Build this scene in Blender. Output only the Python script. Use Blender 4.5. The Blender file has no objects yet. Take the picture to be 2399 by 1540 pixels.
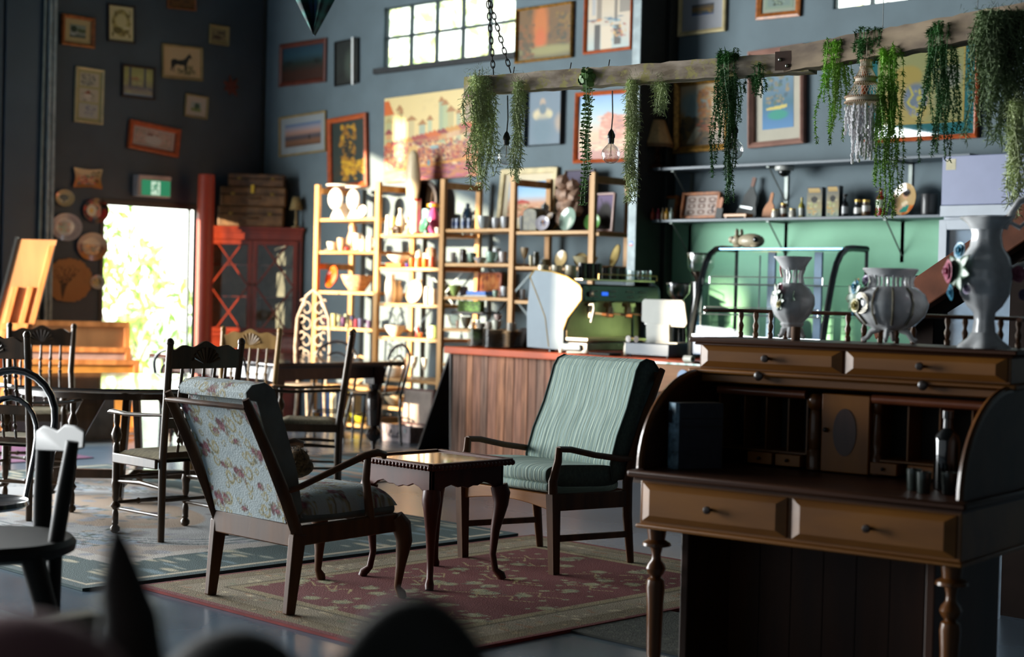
import bpy, bmesh, math, random
import numpy as np
from mathutils import Vector, Matrix, Euler
PI = math.pi
rnd = random.Random(7)
scene = bpy.context.scene
COL = scene.collection

# ---------------------------------------------------------------- camera
CF = 3800.0
YAW, PIT, ROL = math.radians(-44.62), math.radians(-1.265), math.radians(1.40)
EYE = Vector((0, 0, 1.4)); XLW = -14.65
cd = Vector((math.sin(YAW)*math.cos(PIT), math.cos(YAW)*math.cos(PIT), math.sin(PIT)))
cr0 = Vector((math.cos(YAW), -math.sin(YAW), 0)); cu0 = cr0.cross(cd)
CR = cr0*math.cos(ROL) + cu0*math.sin(ROL)
CU = -cr0*math.sin(ROL) + cu0*math.cos(ROL)
cam_data = bpy.data.cameras.new('camera')
cam = bpy.data.objects.new('camera', cam_data); COL.objects.link(cam)
cam_data.sensor_width = 36; cam_data.lens = 36*CF/2399
mw = Matrix((CR, CU, -cd)).transposed().to_4x4(); mw.translation = EYE
cam.matrix_world = mw
cam_data.dof.use_dof = True; cam_data.dof.focus_distance = 7.7; cam_data.dof.aperture_fstop = 1.9
cam_data.clip_end = 200
scene.camera = cam

# ---------------------------------------------------------------- light
w = bpy.data.worlds.new('sky'); scene.world = w; w.use_nodes = True
wn = w.node_tree.nodes; wl = w.node_tree.links
bg = wn['Background']
tc = wn.new('ShaderNodeTexCoord'); sp = wn.new('ShaderNodeSeparateXYZ'); rp = wn.new('ShaderNodeValToRGB')
wl.new(tc.outputs['Generated'], sp.inputs[0]); wl.new(sp.outputs['Z'], rp.inputs[0]); wl.new(rp.outputs[0], bg.inputs[0])
rp.color_ramp.elements[0].color = (1.0, 1.0, .86, 1); rp.color_ramp.elements[0].position = 0.0
rp.color_ramp.elements[1].color = (.50, .72, 1.0, 1); rp.color_ramp.elements[1].position = .6
bg.inputs[1].default_value = 2.4
SUN_DIR = Vector((.3387, .9409, -.120)).normalized()
sd = bpy.data.lights.new('sun', 'SUN'); sd.energy = 12.0; sd.color = (1, .80, .56); sd.angle = math.radians(.9)
so = bpy.data.objects.new('sun', sd); COL.objects.link(so); so.rotation_euler = SUN_DIR.to_track_quat('-Z', 'Y').to_euler()
def area(name, loc, rot, sx, sy, e, col):
    a = bpy.data.lights.new(name, 'AREA'); a.shape = 'RECTANGLE'; a.size = sx; a.size_y = sy; a.energy = e; a.color = col
    o = bpy.data.objects.new(name, a); COL.objects.link(o); o.location = loc; o.rotation_euler = rot; return o
# added fill lamps; no doorway behind the viewer, the left opening is unseen
area('rear_fill', (-6.2, -4.8, 2.5), (PI/2, 0, PI), 14.0, 4.4, 640, (.92, .97, 1.0))
area('side_opening_fill', (XLW+.1, 1.3, 2.2), (PI/2, 0, PI*1.5), 9.6, 4.2, 1400, (.95, .99, 1.0))
scene.view_settings.view_transform = 'Standard'; scene.view_settings.look = 'None'
scene.view_settings.exposure = 1.1; scene.view_settings.gamma = 1.0
scene.view_settings.use_curve_mapping = False
cy = scene.cycles
cy.max_bounces = 9; cy.diffuse_bounces = 5; cy.glossy_bounces = 4; cy.transmission_bounces = 6; cy.transparent_max_bounces = 12
cy.caustics_reflective = False; cy.caustics_refractive = False; cy.sample_clamp_indirect = 6.0
cy.use_denoising = True

# ---------------------------------------------------------------- rays
def ray(x, y): return CR*((x-1199.5)/CF) - CU*((y-770)/CF) + cd
def Zp(x, y, z=0.0): v = ray(x, y); return EYE + v*((z-EYE.z)/v.z)
def Xp(x, y, X): v = ray(x, y); return EYE + v*(X/v.x)
def Yp(x, y, Y): v = ray(x, y); return EYE + v*(Y/v.y)
def Dp(x, y, D): return EYE + ray(x, y)*D
def V(*a): return Vector(a)

# ---------------------------------------------------------------- materials
def lin(h):
    if not isinstance(h, str): return tuple(h)[:3]
    h = h.lstrip('#'); o = []
    for i in (0, 2, 4):
        c = int(h[i:i+2], 16)/255; o.append(c/12.92 if c <= .04045 else ((c+.055)/1.055)**2.4)
    return tuple(o)
MATS = {}
def _new(name):
    m = bpy.data.materials.new(name); m.use_nodes = True
    return m, m.node_tree.nodes, m.node_tree.links, m.node_tree.nodes['Principled BSDF']
def mat(name, col, rough=.5, metal=0.0, var=.12, scale=8.0, stretch=(1, 1, 1), bump=0.0, col2=None, coat=0.0, spec=.5, bscale=None):
    if name in MATS: return MATS[name]
    m, N, L, b = _new(name)
    b.inputs['Roughness'].default_value = rough; b.inputs['Metallic'].default_value = metal
    b.inputs['Coat Weight'].default_value = coat; b.inputs['Specular IOR Level'].default_value = spec
    c = lin(col); c2 = lin(col2) if col2 else tuple(max(0, v*(1-var*2.2)) for v in c)
    if not col2: c = tuple(min(1, v*(1+var*.6)) for v in c)
    t = N.new('ShaderNodeTexCoord'); mp = N.new('ShaderNodeMapping'); n = N.new('ShaderNodeTexNoise'); r = N.new('ShaderNodeValToRGB')
    mp.inputs['Scale'].default_value = stretch; n.inputs['Scale'].default_value = scale; n.inputs['Detail'].default_value = 5
    L.new(t.outputs['Object'], mp.inputs[0]); L.new(mp.outputs[0], n.inputs[0]); L.new(n.outputs[0], r.inputs[0])
    r.color_ramp.elements[0].position = .35; r.color_ramp.elements[1].position = .65
    r.color_ramp.elements[0].color = (*c2, 1); r.color_ramp.elements[1].color = (*c, 1)
    L.new(r.outputs[0], b.inputs['Base Color'])
    if bump:
        bp = N.new('ShaderNodeBump'); bp.inputs['Strength'].default_value = bump; bp.inputs['Distance'].default_value = .01
        src = n
        if bscale:
            src = N.new('ShaderNodeTexNoise'); src.inputs['Scale'].default_value = bscale; L.new(mp.outputs[0], src.inputs[0])
        L.new(src.outputs[0], bp.inputs['Height']); L.new(bp.outputs[0], b.inputs['Normal'])
    MATS[name] = m; return m
def wood(name, c1, c2, axis='z', rough=.4, scale=14, coat=0.0):
    st = {'x': (.12, 1, 1), 'y': (1, .12, 1), 'z': (1, 1, .12)}[axis]
    return mat(name, c1, rough, 0, 0, scale, st, .08, c2, coat, .25)
def vcol(name, rough=.6, coat=0.0, bump=0.0, bscale=60):
    if name in MATS: return MATS[name]
    m, N, L, b = _new(name); a = N.new('ShaderNodeVertexColor'); a.layer_name = 'Col'
    L.new(a.outputs[0], b.inputs['Base Color']); b.inputs['Roughness'].default_value = rough; b.inputs['Coat Weight'].default_value = coat
    if bump:
        n = N.new('ShaderNodeTexNoise'); n.inputs['Scale'].default_value = bscale; bp = N.new('ShaderNodeBump')
        bp.inputs['Strength'].default_value = bump; bp.inputs['Distance'].default_value = .01
        t = N.new('ShaderNodeTexCoord'); L.new(t.outputs['Object'], n.inputs[0]); L.new(n.outputs[0], bp.inputs['Height']); L.new(bp.outputs[0], b.inputs['Normal'])
    MATS[name] = m; return m
def glass(name, tint=(1, 1, 1), refl=.12, rough=.02, gain=.7):
    """thin pane: clear with a fresnel-like reflection"""
    if name in MATS: return MATS[name]
    m, N, L, b = _new(name); out = N['Material Output']
    tr = N.new('ShaderNodeBsdfTransparent'); tr.inputs[0].default_value = (*tint, 1)
    gl = N.new('ShaderNodeBsdfGlossy'); gl.inputs[1].default_value = rough
    lw = N.new('ShaderNodeLayerWeight'); lw.inputs[0].default_value = .25
    mr = N.new('ShaderNodeMath'); mr.operation = 'MULTIPLY_ADD'; mr.inputs[1].default_value = gain; mr.inputs[2].default_value = refl*.4
    L.new(lw.outputs['Facing'], mr.inputs[0])
    mx = N.new('ShaderNodeMixShader'); L.new(mr.outputs[0], mx.inputs[0]); L.new(tr.outputs[0], mx.inputs[1]); L.new(gl.outputs[0], mx.inputs[2])
    L.new(mx.outputs[0], out.inputs[0]); MATS[name] = m; return m
def emit(name, col, s):
    m, N, L, b = _new(name); b.inputs['Base Color'].default_value = (*lin(col), 1)
    b.inputs['Emission Color'].default_value = (*lin(col), 1); b.inputs['Emission Strength'].default_value = s; return m

# ---------------------------------------------------------------- mesh builder
class M:
    def __init__(s): s.v = []; s.f = []; s.c = None
    def add(s, vs, fs):
        o = len(s.v); s.v += [Vector(p) for p in vs]; s.f += [tuple(i+o for i in f) for f in fs]; return s
    def box(s, c, d, rot=None):
        hx, hy, hz = d[0]/2, d[1]/2, d[2]/2; c = Vector(c)
        P = [Vector((x, y, z)) for x in (-hx, hx) for y in (-hy, hy) for z in (-hz, hz)]
        if rot is not None:
            R = rot if isinstance(rot, Matrix) else Euler(rot).to_matrix(); P = [R @ p for p in P]
        return s.add([p+c for p in P], [(0, 1, 3, 2), (4, 6, 7, 5), (0, 4, 5, 1), (2, 3, 7, 6), (0, 2, 6, 4), (1, 5, 7, 3)])
    def b2(s, x0, x1, y0, y1, z0, z1): return s.box(((x0+x1)/2, (y0+y1)/2, (z0+z1)/2), (abs(x1-x0), abs(y1-y0), abs(z1-z0)))
    def bar(s, p0, p1, w, h, w1=None, h1=None, up=(0, 0, 1)):
        p0, p1 = Vector(p0), Vector(p1); t = (p1-p0).normalized(); up = Vector(up)
        a = t.cross(up)
        if a.length < 1e-3: a = t.cross(Vector((0, 1, 0)))
        a.normalize(); b = a.cross(t); w1 = w if w1 is None else w1; h1 = h if h1 is None else h1; P = []
        for p, ww, hh in ((p0, w, h), (p1, w1, h1)):
            for i, j in ((-1, -1), (1, -1), (1, 1), (-1, 1)): P.append(p + a*ww/2*i + b*hh/2*j)
        return s.add(P, [(0, 1, 2, 3), (7, 6, 5, 4), (0, 4, 5, 1), (1, 5, 6, 2), (2, 6, 7, 3), (3, 7, 4, 0)])
    def tube(s, pts, r, n=8, flat=1.0, up=(0, 0, 1), closed=False):
        pts = [Vector(p) for p in pts]; k = len(pts); R = r if isinstance(r, (list, tuple)) else [r]*k
        vs, fs = [], []; pa = None
        for i, p in enumerate(pts):
            t = (pts[(i+1) % k]-pts[i-1]) if closed else (pts[min(i+1, k-1)]-pts[max(i-1, 0)])
            t.normalize()
            if pa is None:
                a = t.cross(Vector(up))
                if a.length < 1e-3: a = t.cross(Vector((1, 0, 0)))
            else: a = pa - t*pa.dot(t)
            a.normalize(); pa = a; b = t.cross(a)
            for j in range(n):
                an = 2*PI*j/n; vs.append(p + a*math.cos(an)*R[i] + b*math.sin(an)*R[i]*flat)
        for i in range(k if closed else k-1):
            q = (i+1) % k
            for j in range(n): fs.append((i*n+j, i*n+(j+1) % n, q*n+(j+1) % n, q*n+j))
        if not closed: fs += [tuple(range(n))[::-1], tuple((k-1)*n+j for j in range(n))]
        return s.add(vs, fs)
    def lathe(s, prof, c=(0, 0, 0), n=20, R=None, wob=None, cap=True):
        c = Vector(c); vs, fs = [], []
        for i, (r, z) in enumerate(prof):
            for j in range(n):
                an = 2*PI*j/n; rr = r*(wob(an, i/(len(prof)-1)) if wob else 1)
                p = Vector((rr*math.cos(an), rr*math.sin(an), z)); vs.append((R @ p if R is not None else p)+c)
        k = len(prof)
        for i in range(k-1):
            for j in range(n): fs.append((i*n+j, i*n+(j+1) % n, (i+1)*n+(j+1) % n, (i+1)*n+j))
        if cap and prof[0][0] > 1e-4: fs.append(tuple(range(n))[::-1])
        if cap and prof[-1][0] > 1e-4: fs.append(tuple((k-1)*n+j for j in range(n)))
        return s.add(vs, fs)
    def prism(s, poly, o, U, W, d):
        """polygon (u,v) in plane o+U*u+W*v, extruded by vector d"""
        o, U, W, d = Vector(o), Vector(U), Vector(W), Vector(d); n = len(poly)
        A = [o+U*a+W*b for a, b in poly]; vs = A+[p+d for p in A]
        return s.add(vs, [tuple(range(n))[::-1], tuple(range(n, 2*n))]+[(i, (i+1) % n, n+(i+1) % n, n+i) for i in range(n)])
    def ell(s, c, r, n=14, m=8, R=None, dz=0.0):
        c = Vector(c); r = (r, r, r) if not isinstance(r, (tuple, list)) else r; vs, fs = [], []
        for i in range(m+1):
            a = -PI/2+PI*i/m
            for j in range(n):
                b = 2*PI*j/n; p = Vector((r[0]*math.cos(a)*math.cos(b), r[1]*math.cos(a)*math.sin(b), r[2]*math.sin(a)))
                vs.append((R @ p if R is not None else p)+c)
        for i in range(m):
            for j in range(n): fs.append((i*n+j, i*n+(j+1) % n, (i+1)*n+(j+1) % n, (i+1)*n+j))
        return s.add(vs, fs)
    def grid(s, fn, nu, nv, cols=None):
        o = len(s.v)
        for j in range(nv+1):
            for i in range(nu+1): s.v.append(Vector(fn(i/nu, j/nv)))
        for j in range(nv):
            for i in range(nu):
                a = o+j*(nu+1)+i; s.f.append((a, a+1, a+nu+2, a+nu+1))
        if cols is not None: s.c = cols
        return s
    def xf(s, mtx):
        s.v = [mtx @ p for p in s.v]; return s
    def build(s, name, m, parent=None, bevel=0.0, sub=0, flat=False, solid=0.0, ang=.7, label=None, loc=None, bseg=2):
        me = bpy.data.meshes.new(name)
        me.from_pydata([tuple(p) for p in s.v], [], s.f)
        if s.c is not None:
            at = me.color_attributes.new('Col', 'FLOAT_COLOR', 'POINT')
            c = np.ones((len(s.v), 4), np.float32); k = min(len(s.v), len(s.c)); c[:k, :3] = np.asarray(s.c, np.float32)[:k]
            if k < len(s.v): c[k:, :3] = c[0, :3]
            at.data.foreach_set('color', c.ravel())
        bm = bmesh.new(); bm.from_mesh(me)
        if s.c is None: bmesh.ops.remove_doubles(bm, verts=bm.verts, dist=1e-5)
        bmesh.ops.recalc_face_normals(bm, faces=bm.faces)
        bm.to_mesh(me); bm.free()
        if not flat:
            me.polygons.foreach_set('use_smooth', [True]*len(me.polygons)); me.set_sharp_from_angle(angle=ang)
        me.materials.append(m)
        o = bpy.data.objects.new(name, me); COL.objects.link(o)
        if parent is not None: o.parent = parent
        if loc is not None: o.location = loc
        if solid:
            md = o.modifiers.new('s', 'SOLIDIFY'); md.thickness = solid; md.offset = -1
        if bevel:
            md = o.modifiers.new('b', 'BEVEL'); md.width = bevel; md.segments = bseg; md.limit_method = 'ANGLE'; md.angle_limit = .6
            md.harden_normals = False
        if sub:
            md = o.modifiers.new('u', 'SUBSURF'); md.levels = sub; md.render_levels = sub
        if label: o['label'] = label
        return o
def tag(o, label, cat, group=None, kind=None):
    o['label'] = label; o['category'] = cat
    if group: o['group'] = group
    if kind: o['kind'] = kind
    return o
def thing(name, label, cat, loc=(0, 0, 0), rz=0.0, group=None):
    o = bpy.data.objects.new(name, None); COL.objects.link(o); o.empty_display_size = .05
    o.location = loc; o.rotation_euler = (0, 0, rz); return tag(o, label, cat, group)
def struct(o): o['kind'] = 'structure'; return o
def dup(root, loc=None, rz=None, label=None, group=None, name=None, sc=None):
    r = root.copy(); COL.objects.link(r)
    if loc is not None: r.location = loc
    if rz is not None: r.rotation_euler = (0, 0, rz)
    if sc is not None: r.scale = (sc, sc, sc) if not isinstance(sc, tuple) else sc
    if label: r['label'] = label
    if group: r['group'] = group
    for ch in list(root.children):
        c = ch.copy(); COL.objects.link(c); c.parent = r
        for g in list(ch.children):
            d = g.copy(); COL.objects.link(d); d.parent = c
    return r
# a small painter: works in 0..1 with y down, colours sRGB hex
def paint(nx, ny, ops, seed=1):
    rs = np.random.RandomState(seed); yy, xx = np.mgrid[0:ny+1, 0:nx+1].astype(float); xx /= nx; yy /= ny
    A = np.zeros((ny+1, nx+1, 3)); asp = nx/ny
    def noise(sc, oct=4):
        t = np.zeros_like(xx); amp = 1; tot = 0
        for k in range(oct):
            g = rs.rand(int(sc*2**k)+3, int(sc*2**k*max(asp, .3))+3)
            fy = yy*(g.shape[0]-2.01); fx = xx*(g.shape[1]-2.01); iy = fy.astype(int); ix = fx.astype(int); dy = fy-iy; dx = fx-ix
            dx = dx*dx*(3-2*dx); dy = dy*dy*(3-2*dy)
            t += amp*(g[iy, ix]*(1-dx)*(1-dy)+g[iy, ix+1]*dx*(1-dy)+g[iy+1, ix]*(1-dx)*dy+g[iy+1, ix+1]*dx*dy); tot += amp; amp *= .55
        return t/tot
    def blend(mask, c): A[:] = A*(1-mask[..., None])+np.array(lin(c))*mask[..., None]
    def poly(pts):
        m = np.zeros_like(xx, bool); n = len(pts)
        for i in range(n):
            (x0, y0), (x1, y1) = pts[i], pts[(i+1) % n]
            if y0 == y1: continue
            c = ((yy >= y0) != (yy >= y1)) & (xx < (x1-x0)*(yy-y0)/(y1-y0)+x0); m ^= c
        return m.astype(float)
    def seg(p, q, wd):
        px, py = xx-p[0], (yy-p[1])/asp; dx, dy = q[0]-p[0], (q[1]-p[1])/asp; l = dx*dx+dy*dy+1e-12
        t = np.clip((px*dx+py*dy)/l, 0, 1); return (np.hypot(px-t*dx, py-t*dy) < wd).astype(float)
    for o in ops:
        k = o[0]
        if k == 'f': blend(np.ones_like(xx), o[1])
        elif k == 'g':
            st = o[1:]; m = len(st)-1; cs = np.array([lin(c) for c in st]); f = np.clip(yy*m, 0, m-1e-6); i = f.astype(int); fr = (f-i)[..., None]
            A[:] = cs[i]*(1-fr)+cs[i+1]*fr
        elif k == 'r': blend(((xx >= o[1]) & (xx <= o[3]) & (yy >= o[2]) & (yy <= o[4])).astype(float)*(o[6] if len(o) > 6 else 1), o[5])
        elif k == 'e':
            d = np.hypot((xx-o[1])/o[3], (yy-o[2])/o[4]); s_ = o[6] if len(o) > 6 else .08; blend(np.clip((1-d)/max(s_, 1e-3)+.5, 0, 1), o[5])
        elif k == 'ring':
            d = np.hypot((xx-o[1])/o[3], (yy-o[2])/o[4]); blend((np.abs(d-1) < o[6]).astype(float), o[5])
        elif k == 'p': blend(poly(o[1]), o[2])
        elif k == 'n': blend(np.clip((noise(o[2])-.5)*o[3]+o[4], 0, 1)*(1 if len(o) < 6 else ((yy >= o[5]) & (yy <= o[6]))), o[1])
        elif k == 'l':
            for a, b in zip(o[1][:-1], o[1][1:]): blend(seg(a, b, o[2]), o[3])
        elif k == 'd':
            n_, bx, cs_, r_ = o[1:5]; ry = o[5] if len(o) > 5 else r_
            for _ in range(n_):
                cx, cy_ = bx[0]+rs.rand()*(bx[2]-bx[0]), bx[1]+rs.rand()*(bx[3]-bx[1]); q = r_*(.5+rs.rand()); qy = ry*(.5+rs.rand())*1.0
                x0, x1 = max(0, int((cx-q*1.5)*nx)), min(nx+1, int((cx+q*1.5)*nx)+2); y0, y1 = max(0, int((cy_-qy*1.5*asp)*ny)), min(ny+1, int((cy_+qy*1.5*asp)*ny)+2)
                if x0 >= x1 or y0 >= y1: continue
                dd = np.hypot((xx[y0:y1, x0:x1]-cx)/q, (yy[y0:y1, x0:x1]-cy_)/(qy*asp)); mk = np.clip((1-dd)*2.5, 0, 1)[..., None]
                A[y0:y1, x0:x1] = A[y0:y1, x0:x1]*(1-mk)+np.array(lin(cs_[rs.randint(len(cs_))]))*mk
        elif k == 'mirx': A[:, nx//2+1:] = A[:, :nx//2+(nx % 2)][:, ::-1][:, :A.shape[1]-nx//2-1]
        elif k == 'miry': A[ny//2+1:] = A[:ny//2+(ny % 2)][::-1][:A.shape[0]-ny//2-1]
    return np.clip(A, 0, 1)[::1].reshape(-1, 3)
# ================================================================ ROOM
XL, YB, YF, XR, HC = -14.65, 10.85, -5.0, 3.2, 6.0
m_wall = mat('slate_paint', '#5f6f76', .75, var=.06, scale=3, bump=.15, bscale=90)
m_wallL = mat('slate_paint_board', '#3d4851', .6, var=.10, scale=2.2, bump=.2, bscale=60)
m_dark = mat('dark_ceiling_paint', '#2c2f31', .8)
m_green = mat('mint_paint', '#8fcaa8', .7, var=.04, scale=3)
m_galv = mat('galvanised_steel', '#8a979a', .55, .2, var=.12, scale=12)
m_dsteel = mat('dark_painted_steel', '#2a2d2c', .5)
m_winframe = mat('window_frame_teal', '#1d3238', .5)
m_pane = glass('window_glass', (.97, 1, .97))
m_conc = mat('polished_concrete', '#5f6f7d', .26, var=.16, scale=.9, bump=.012, bscale=14, spec=.6)
_b = m_conc.node_tree.nodes['Principled BSDF']; _n = m_conc.node_tree
_t = _n.nodes.new('ShaderNodeTexNoise'); _t.inputs['Scale'].default_value = 2.5; _t.inputs['Detail'].default_value = 6
_r = _n.nodes.new('ShaderNodeMapRange'); _r.inputs[3].default_value = .17; _r.inputs[4].default_value = .36
_n.links.new(_t.outputs[0], _r.inputs[0]); _n.links.new(_r.outputs[0], _b.inputs['Roughness'])

def wall_openings(name, fixed, axis, a0, a1, z0, z1, holes, m, t=.05, out=1):
    """wall slab with rectangular openings; holes = (a0,a1,z0,z1)"""
    B = M(); A = sorted({a0, a1, *[h[0] for h in holes], *[h[1] for h in holes]}); Z = sorted({z0, z1, *[h[2] for h in holes], *[h[3] for h in holes]})
    for i in range(len(A)-1):
        for j in range(len(Z)-1):
            ca, cz = (A[i]+A[i+1])/2, (Z[j]+Z[j+1])/2
            if any(h[0] < ca < h[1] and h[2] < cz < h[3] for h in holes): continue
            if axis == 'x': B.b2(A[i], A[i+1], fixed, fixed+out*t, Z[j], Z[j+1])
            else: B.b2(fixed, fixed+out*t, A[i], A[i+1], Z[j], Z[j+1])
    return struct(B.build(name, m, flat=True))
struct(M().b2(XL-.15, XR+.15, YF-.15, YB+.15, -.12, 0).build('floor', m_conc, flat=True))
struct(M().b2(XL-.15, XR+.15, YF-.15, YB+.15, HC, HC+.15).build('ceiling', m_dark, flat=True))
DY0, DY1, DZ = 8.87, 9.985, 2.2
w1a, w1b = Yp(897, 160, YB), Yp(1205, 118, YB)
W1 = (w1a.x, w1b.x, 3.66, 4.27)
w2a = Yp(1950, 25, YB); W2 = (w2a.x, w2a.x+2.0, 3.69, 4.4)
# left wall: back door, unseen wide opening for sun, small pane added for light
LH = [(DY0, DY1, 0, DZ), (.5, 5.98, .45, 3.45), (4.0, 4.5, 3.5, 3.95)]
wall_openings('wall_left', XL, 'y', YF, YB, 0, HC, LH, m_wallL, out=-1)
wall_openings('wall_back', YB, 'x', XL, XR, 0, HC, [W1, W2], m_wall)
FH = [(-14.1, -13.78, 2.82, 3.5), (-13.2, -12.78, 2.84, 3.26)]  # unseen openings, added to throw sun on the machine panel and till
wall_openings('wall_front', YF, 'x', XL, XR, 0, HC, FH, m_dark, out=-1)
wall_openings('wall_right', XR, 'y', YF, YB, 0, HC, [], m_dark)
# mint painted lower wall behind the counter
gx0, gx1 = Yp(1545, 600, YB).x, Yp(2197, 600, YB).x+.9
struct(M().b2(gx0, gx1, YB-.012, YB, .9, 2.03).build('wall_backsplash', m_green, flat=True))

def window(name, x0, x1, z0, z1, nx, nz):
    f = M(); t = .022; y = YB
    for k in range(nx+1):
        x = x0+(x1-x0)*k/nx; f.b2(x-t/2, x+t/2, y+.03, y+.07, z0, z1)
    for k in range(nz+1):
        z = z0+(z1-z0)*k/nz; f.b2(x0, x1, y+.028, y+.072, z-t/2, z+t/2)
    o = struct(f.build(name, m_winframe, flat=True))
    M().b2(x0, x1, y+.048, y+.052, z0, z1).build('pane', m_pane, o, flat=True)
window('window_1', *W1, 5, 2); window('window_2', *W2, 6, 2)
struct(M().b2(W1[0]-.1, W1[1]+.05, YB-.05, YB+.0, 3.60, 3.655).build('trim_1', m_dark, flat=True))
# door opening frame + the open sliding glass leaf
B = M().b2(XL-.049, XL+.012, DY0-.05, DY0, 0, DZ+.05)  .b2(XL-.049, XL+.012, DY1, DY1+.045, 0, DZ+.05).b2(XL-.049, XL+.012, DY0-.05, DY1+.05, DZ, DZ+.06)
struct(B.build('door_1', mat('door_frame_dark', '#33302c', .5), bevel=.004))
d2 = struct(M().b2(XL-.04, XL-.0, DY1-.085, DY1-.062, 0, DZ).build('door_2', mat('door_leaf_paint', '#4a5a62', .4), bevel=.003))
# left wall cladding: the dark sheeted side panels, conduit and I-beam column
B = M()
for k, y in enumerate((6.45, 6.88, 7.31, 7.74)): B.b2(XL, XL+.03, y, y+.40, 0, HC-.3)
struct(B.build('wall_side_cladding', mat('navy_cladding', '#3c4954', .35, var=.08, scale=2), bevel=.006))
def ibeam(name, x, y, face, fw, dep):
    """column standing off the wall; face = 'x' or 'y' flange normal"""
    B = M(); t = .012
    if face == 'x':
        B.b2(x+dep-t, x+dep, y-fw/2, y+fw/2, 0, HC).b2(x, x+t, y-fw/2, y+fw/2, 0, HC).b2(x, x+dep, y-t/2, y+t/2, 0, HC)
        for z in (2.37, 4.0): B.lathe([(.012, 0), (.012, .004)], (x+dep, y+.01, z), 8, Matrix.Rotation(PI/2, 3, 'Y'))
    else:
        B.b2(x-fw/2, x+fw/2, y-dep, y-dep+t, 0, HC).b2(x-fw/2, x+fw/2, y-t, y, 0, HC).b2(x-t/2, x+t/2, y-dep, y, 0, HC)
    return struct(B.build(name, m_galv, flat=True))
ibeam('trim_2', XL, Xp(119, 400, XL+.1).y, 'x', .082, .10)
yc_ = Xp(99, 400, XL+.06).y
struct(M().tube([(XL+.06, yc_-.03, 0), (XL+.06, yc_+.02, 6)], .014, 10).build('trim_3', mat('pale_conduit', '#8f9183', .5)))
for z in (1.2, 2.4, 3.35, 4.0):
    pass
cx5 = Yp(1478, 600, 10.35).x
struct(M().b2(cx5-.0425, cx5+.0425, YB-.5, YB-.488, 0, HC).build('trim_4', m_galv, flat=True))
struct(M().b2(cx5-.006, cx5+.006, YB-.488, YB, 0, HC).b2(cx5-.0425, cx5+.0425, YB-.012, YB, 0, HC).build('trim_8', mat('column_web_black', '#1e2322', .8), flat=True))
cbx = Yp(1541, 600, YB-.12).x
B = M().b2(cx5+.05, cbx, YB-.12, YB, 0, HC)
struct(B.build('trim_5', mat('column_box_black', '#1e2322', .6), bevel=.004))
struct(M().tube([(cbx-.10, YB-.135, 0), (cbx-.10, YB-.135, HC)], .016, 8).tube([(cbx-.05, YB-.135, 0), (cbx-.05, YB-.135, HC)], .016, 8).build('trim_6', mat('black_conduit', '#2b3029', .5)))
# round red/blue safety sticker on the column
t = M().lathe([(.024, 0), (.024, .002)], (0, 0, 0), 24, Matrix.Rotation(PI/2, 3, 'X')).build('sticker', mat('sticker_blue', '#2f63b5', .4, var=0))
p = Yp(1477.5, 571, YB-.502); t.location = (cx5, YB-.5, p.z)
tag(t, 'small round blue and red sticker on the pale steel column', 'sticker')
M().prism([(.0235*math.cos(a), .0235*math.sin(a)) for a in [PI+.25+(PI-.5)*k/10 for k in range(11)]], (0, -.003, 0), (1, 0, 0), (0, 0, 1), (0, -.001, 0)).build('red_band', mat('sticker_red', '#b5363f', .4, var=0), t, flat=True)
M().b2(-.016, .016, -.0035, -.0030, -.003, .003).build('white_band', mat('sticker_white', '#dfe3e8', .4, var=0), t, flat=True)
# wall corner post & roof purlin
struct(M().b2(XL, XL+.03, YB-.04, YB, 0, HC).build('trim_7', m_dsteel, flat=True))

# rusty red round post by the door
pz = 2.55
tag(M().lathe([(.088, 0), (.088, pz), (.08, pz+.02)], (XL+.28, Xp(478, 700, XL+.28).y, 0), 32).build('post', mat('red_oxide_post', '#a8412e', .38, var=.05, scale=3)),
    'thick round red post standing between the open door and the glazed cabinet', 'post')

# ---------------------------------------------------------------- outside
struct(M().b2(-60, 30, -60, -5.2, -.2, -.14).b2(-60, XL-.16, -5.2, 40, -.2, -.14).b2(XL-.16, 30, YB+.16, 40, -.2, -.14).build('floor_outside', mat('pale_gravel', '#cfc9a8', .9, var=.1, scale=2), flat=True))
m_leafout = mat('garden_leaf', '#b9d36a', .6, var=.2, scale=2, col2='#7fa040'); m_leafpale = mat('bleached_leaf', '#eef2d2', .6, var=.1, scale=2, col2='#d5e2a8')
m_bark = mat('bark', '#6b5a48', .9)
def bush(name, c, r, n, label, lw=.09, cat='bush', seed=3):
    rs = random.Random(seed); B = M()
    for _ in range(n):
        a, b_ = rs.uniform(0, 2*PI), math.acos(rs.uniform(-.6, 1)); q = rs.uniform(.55, 1)**.5
        p = Vector((c[0]+r[0]*q*math.sin(b_)*math.cos(a), c[1]+r[1]*q*math.sin(b_)*math.sin(a), c[2]+r[2]*q*math.cos(b_)))
        R = Euler((rs.uniform(0, 6), rs.uniform(0, 6), rs.uniform(0, 6))).to_matrix(); s = lw*rs.uniform(.6, 1.4)
        B.add([p+R @ Vector(v) for v in ((-s, 0, 0), (0, -s*.35, 0), (s, 0, 0), (0, s*.35, 0))], [(0, 1, 2, 3)])
    o = thing(name, label, cat, (c[0], c[1], -.14)); 
    off = Vector((c[0], c[1], -.14)); B.v = [p-off for p in B.v]
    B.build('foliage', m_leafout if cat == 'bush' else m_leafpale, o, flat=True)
    T = M()
    for k in range(5):
        a = k*1.3; T.tube([(0, 0, 0), (r[0]*.2*math.cos(a), r[1]*.2*math.sin(a), (c[2]+.14)*.6), (r[0]*.5*math.cos(a), r[1]*.5*math.sin(a), c[2]+.14+r[2]*.3)], [.03, .02, .008], 6)
    T.build('stem', m_bark, o); return o
bush('garden_shrub', (-18.6, 11.6, .75), (.9, 1.1, 1.1), 500, 'slim green garden shrub seen through the open door', seed=1)
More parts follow.
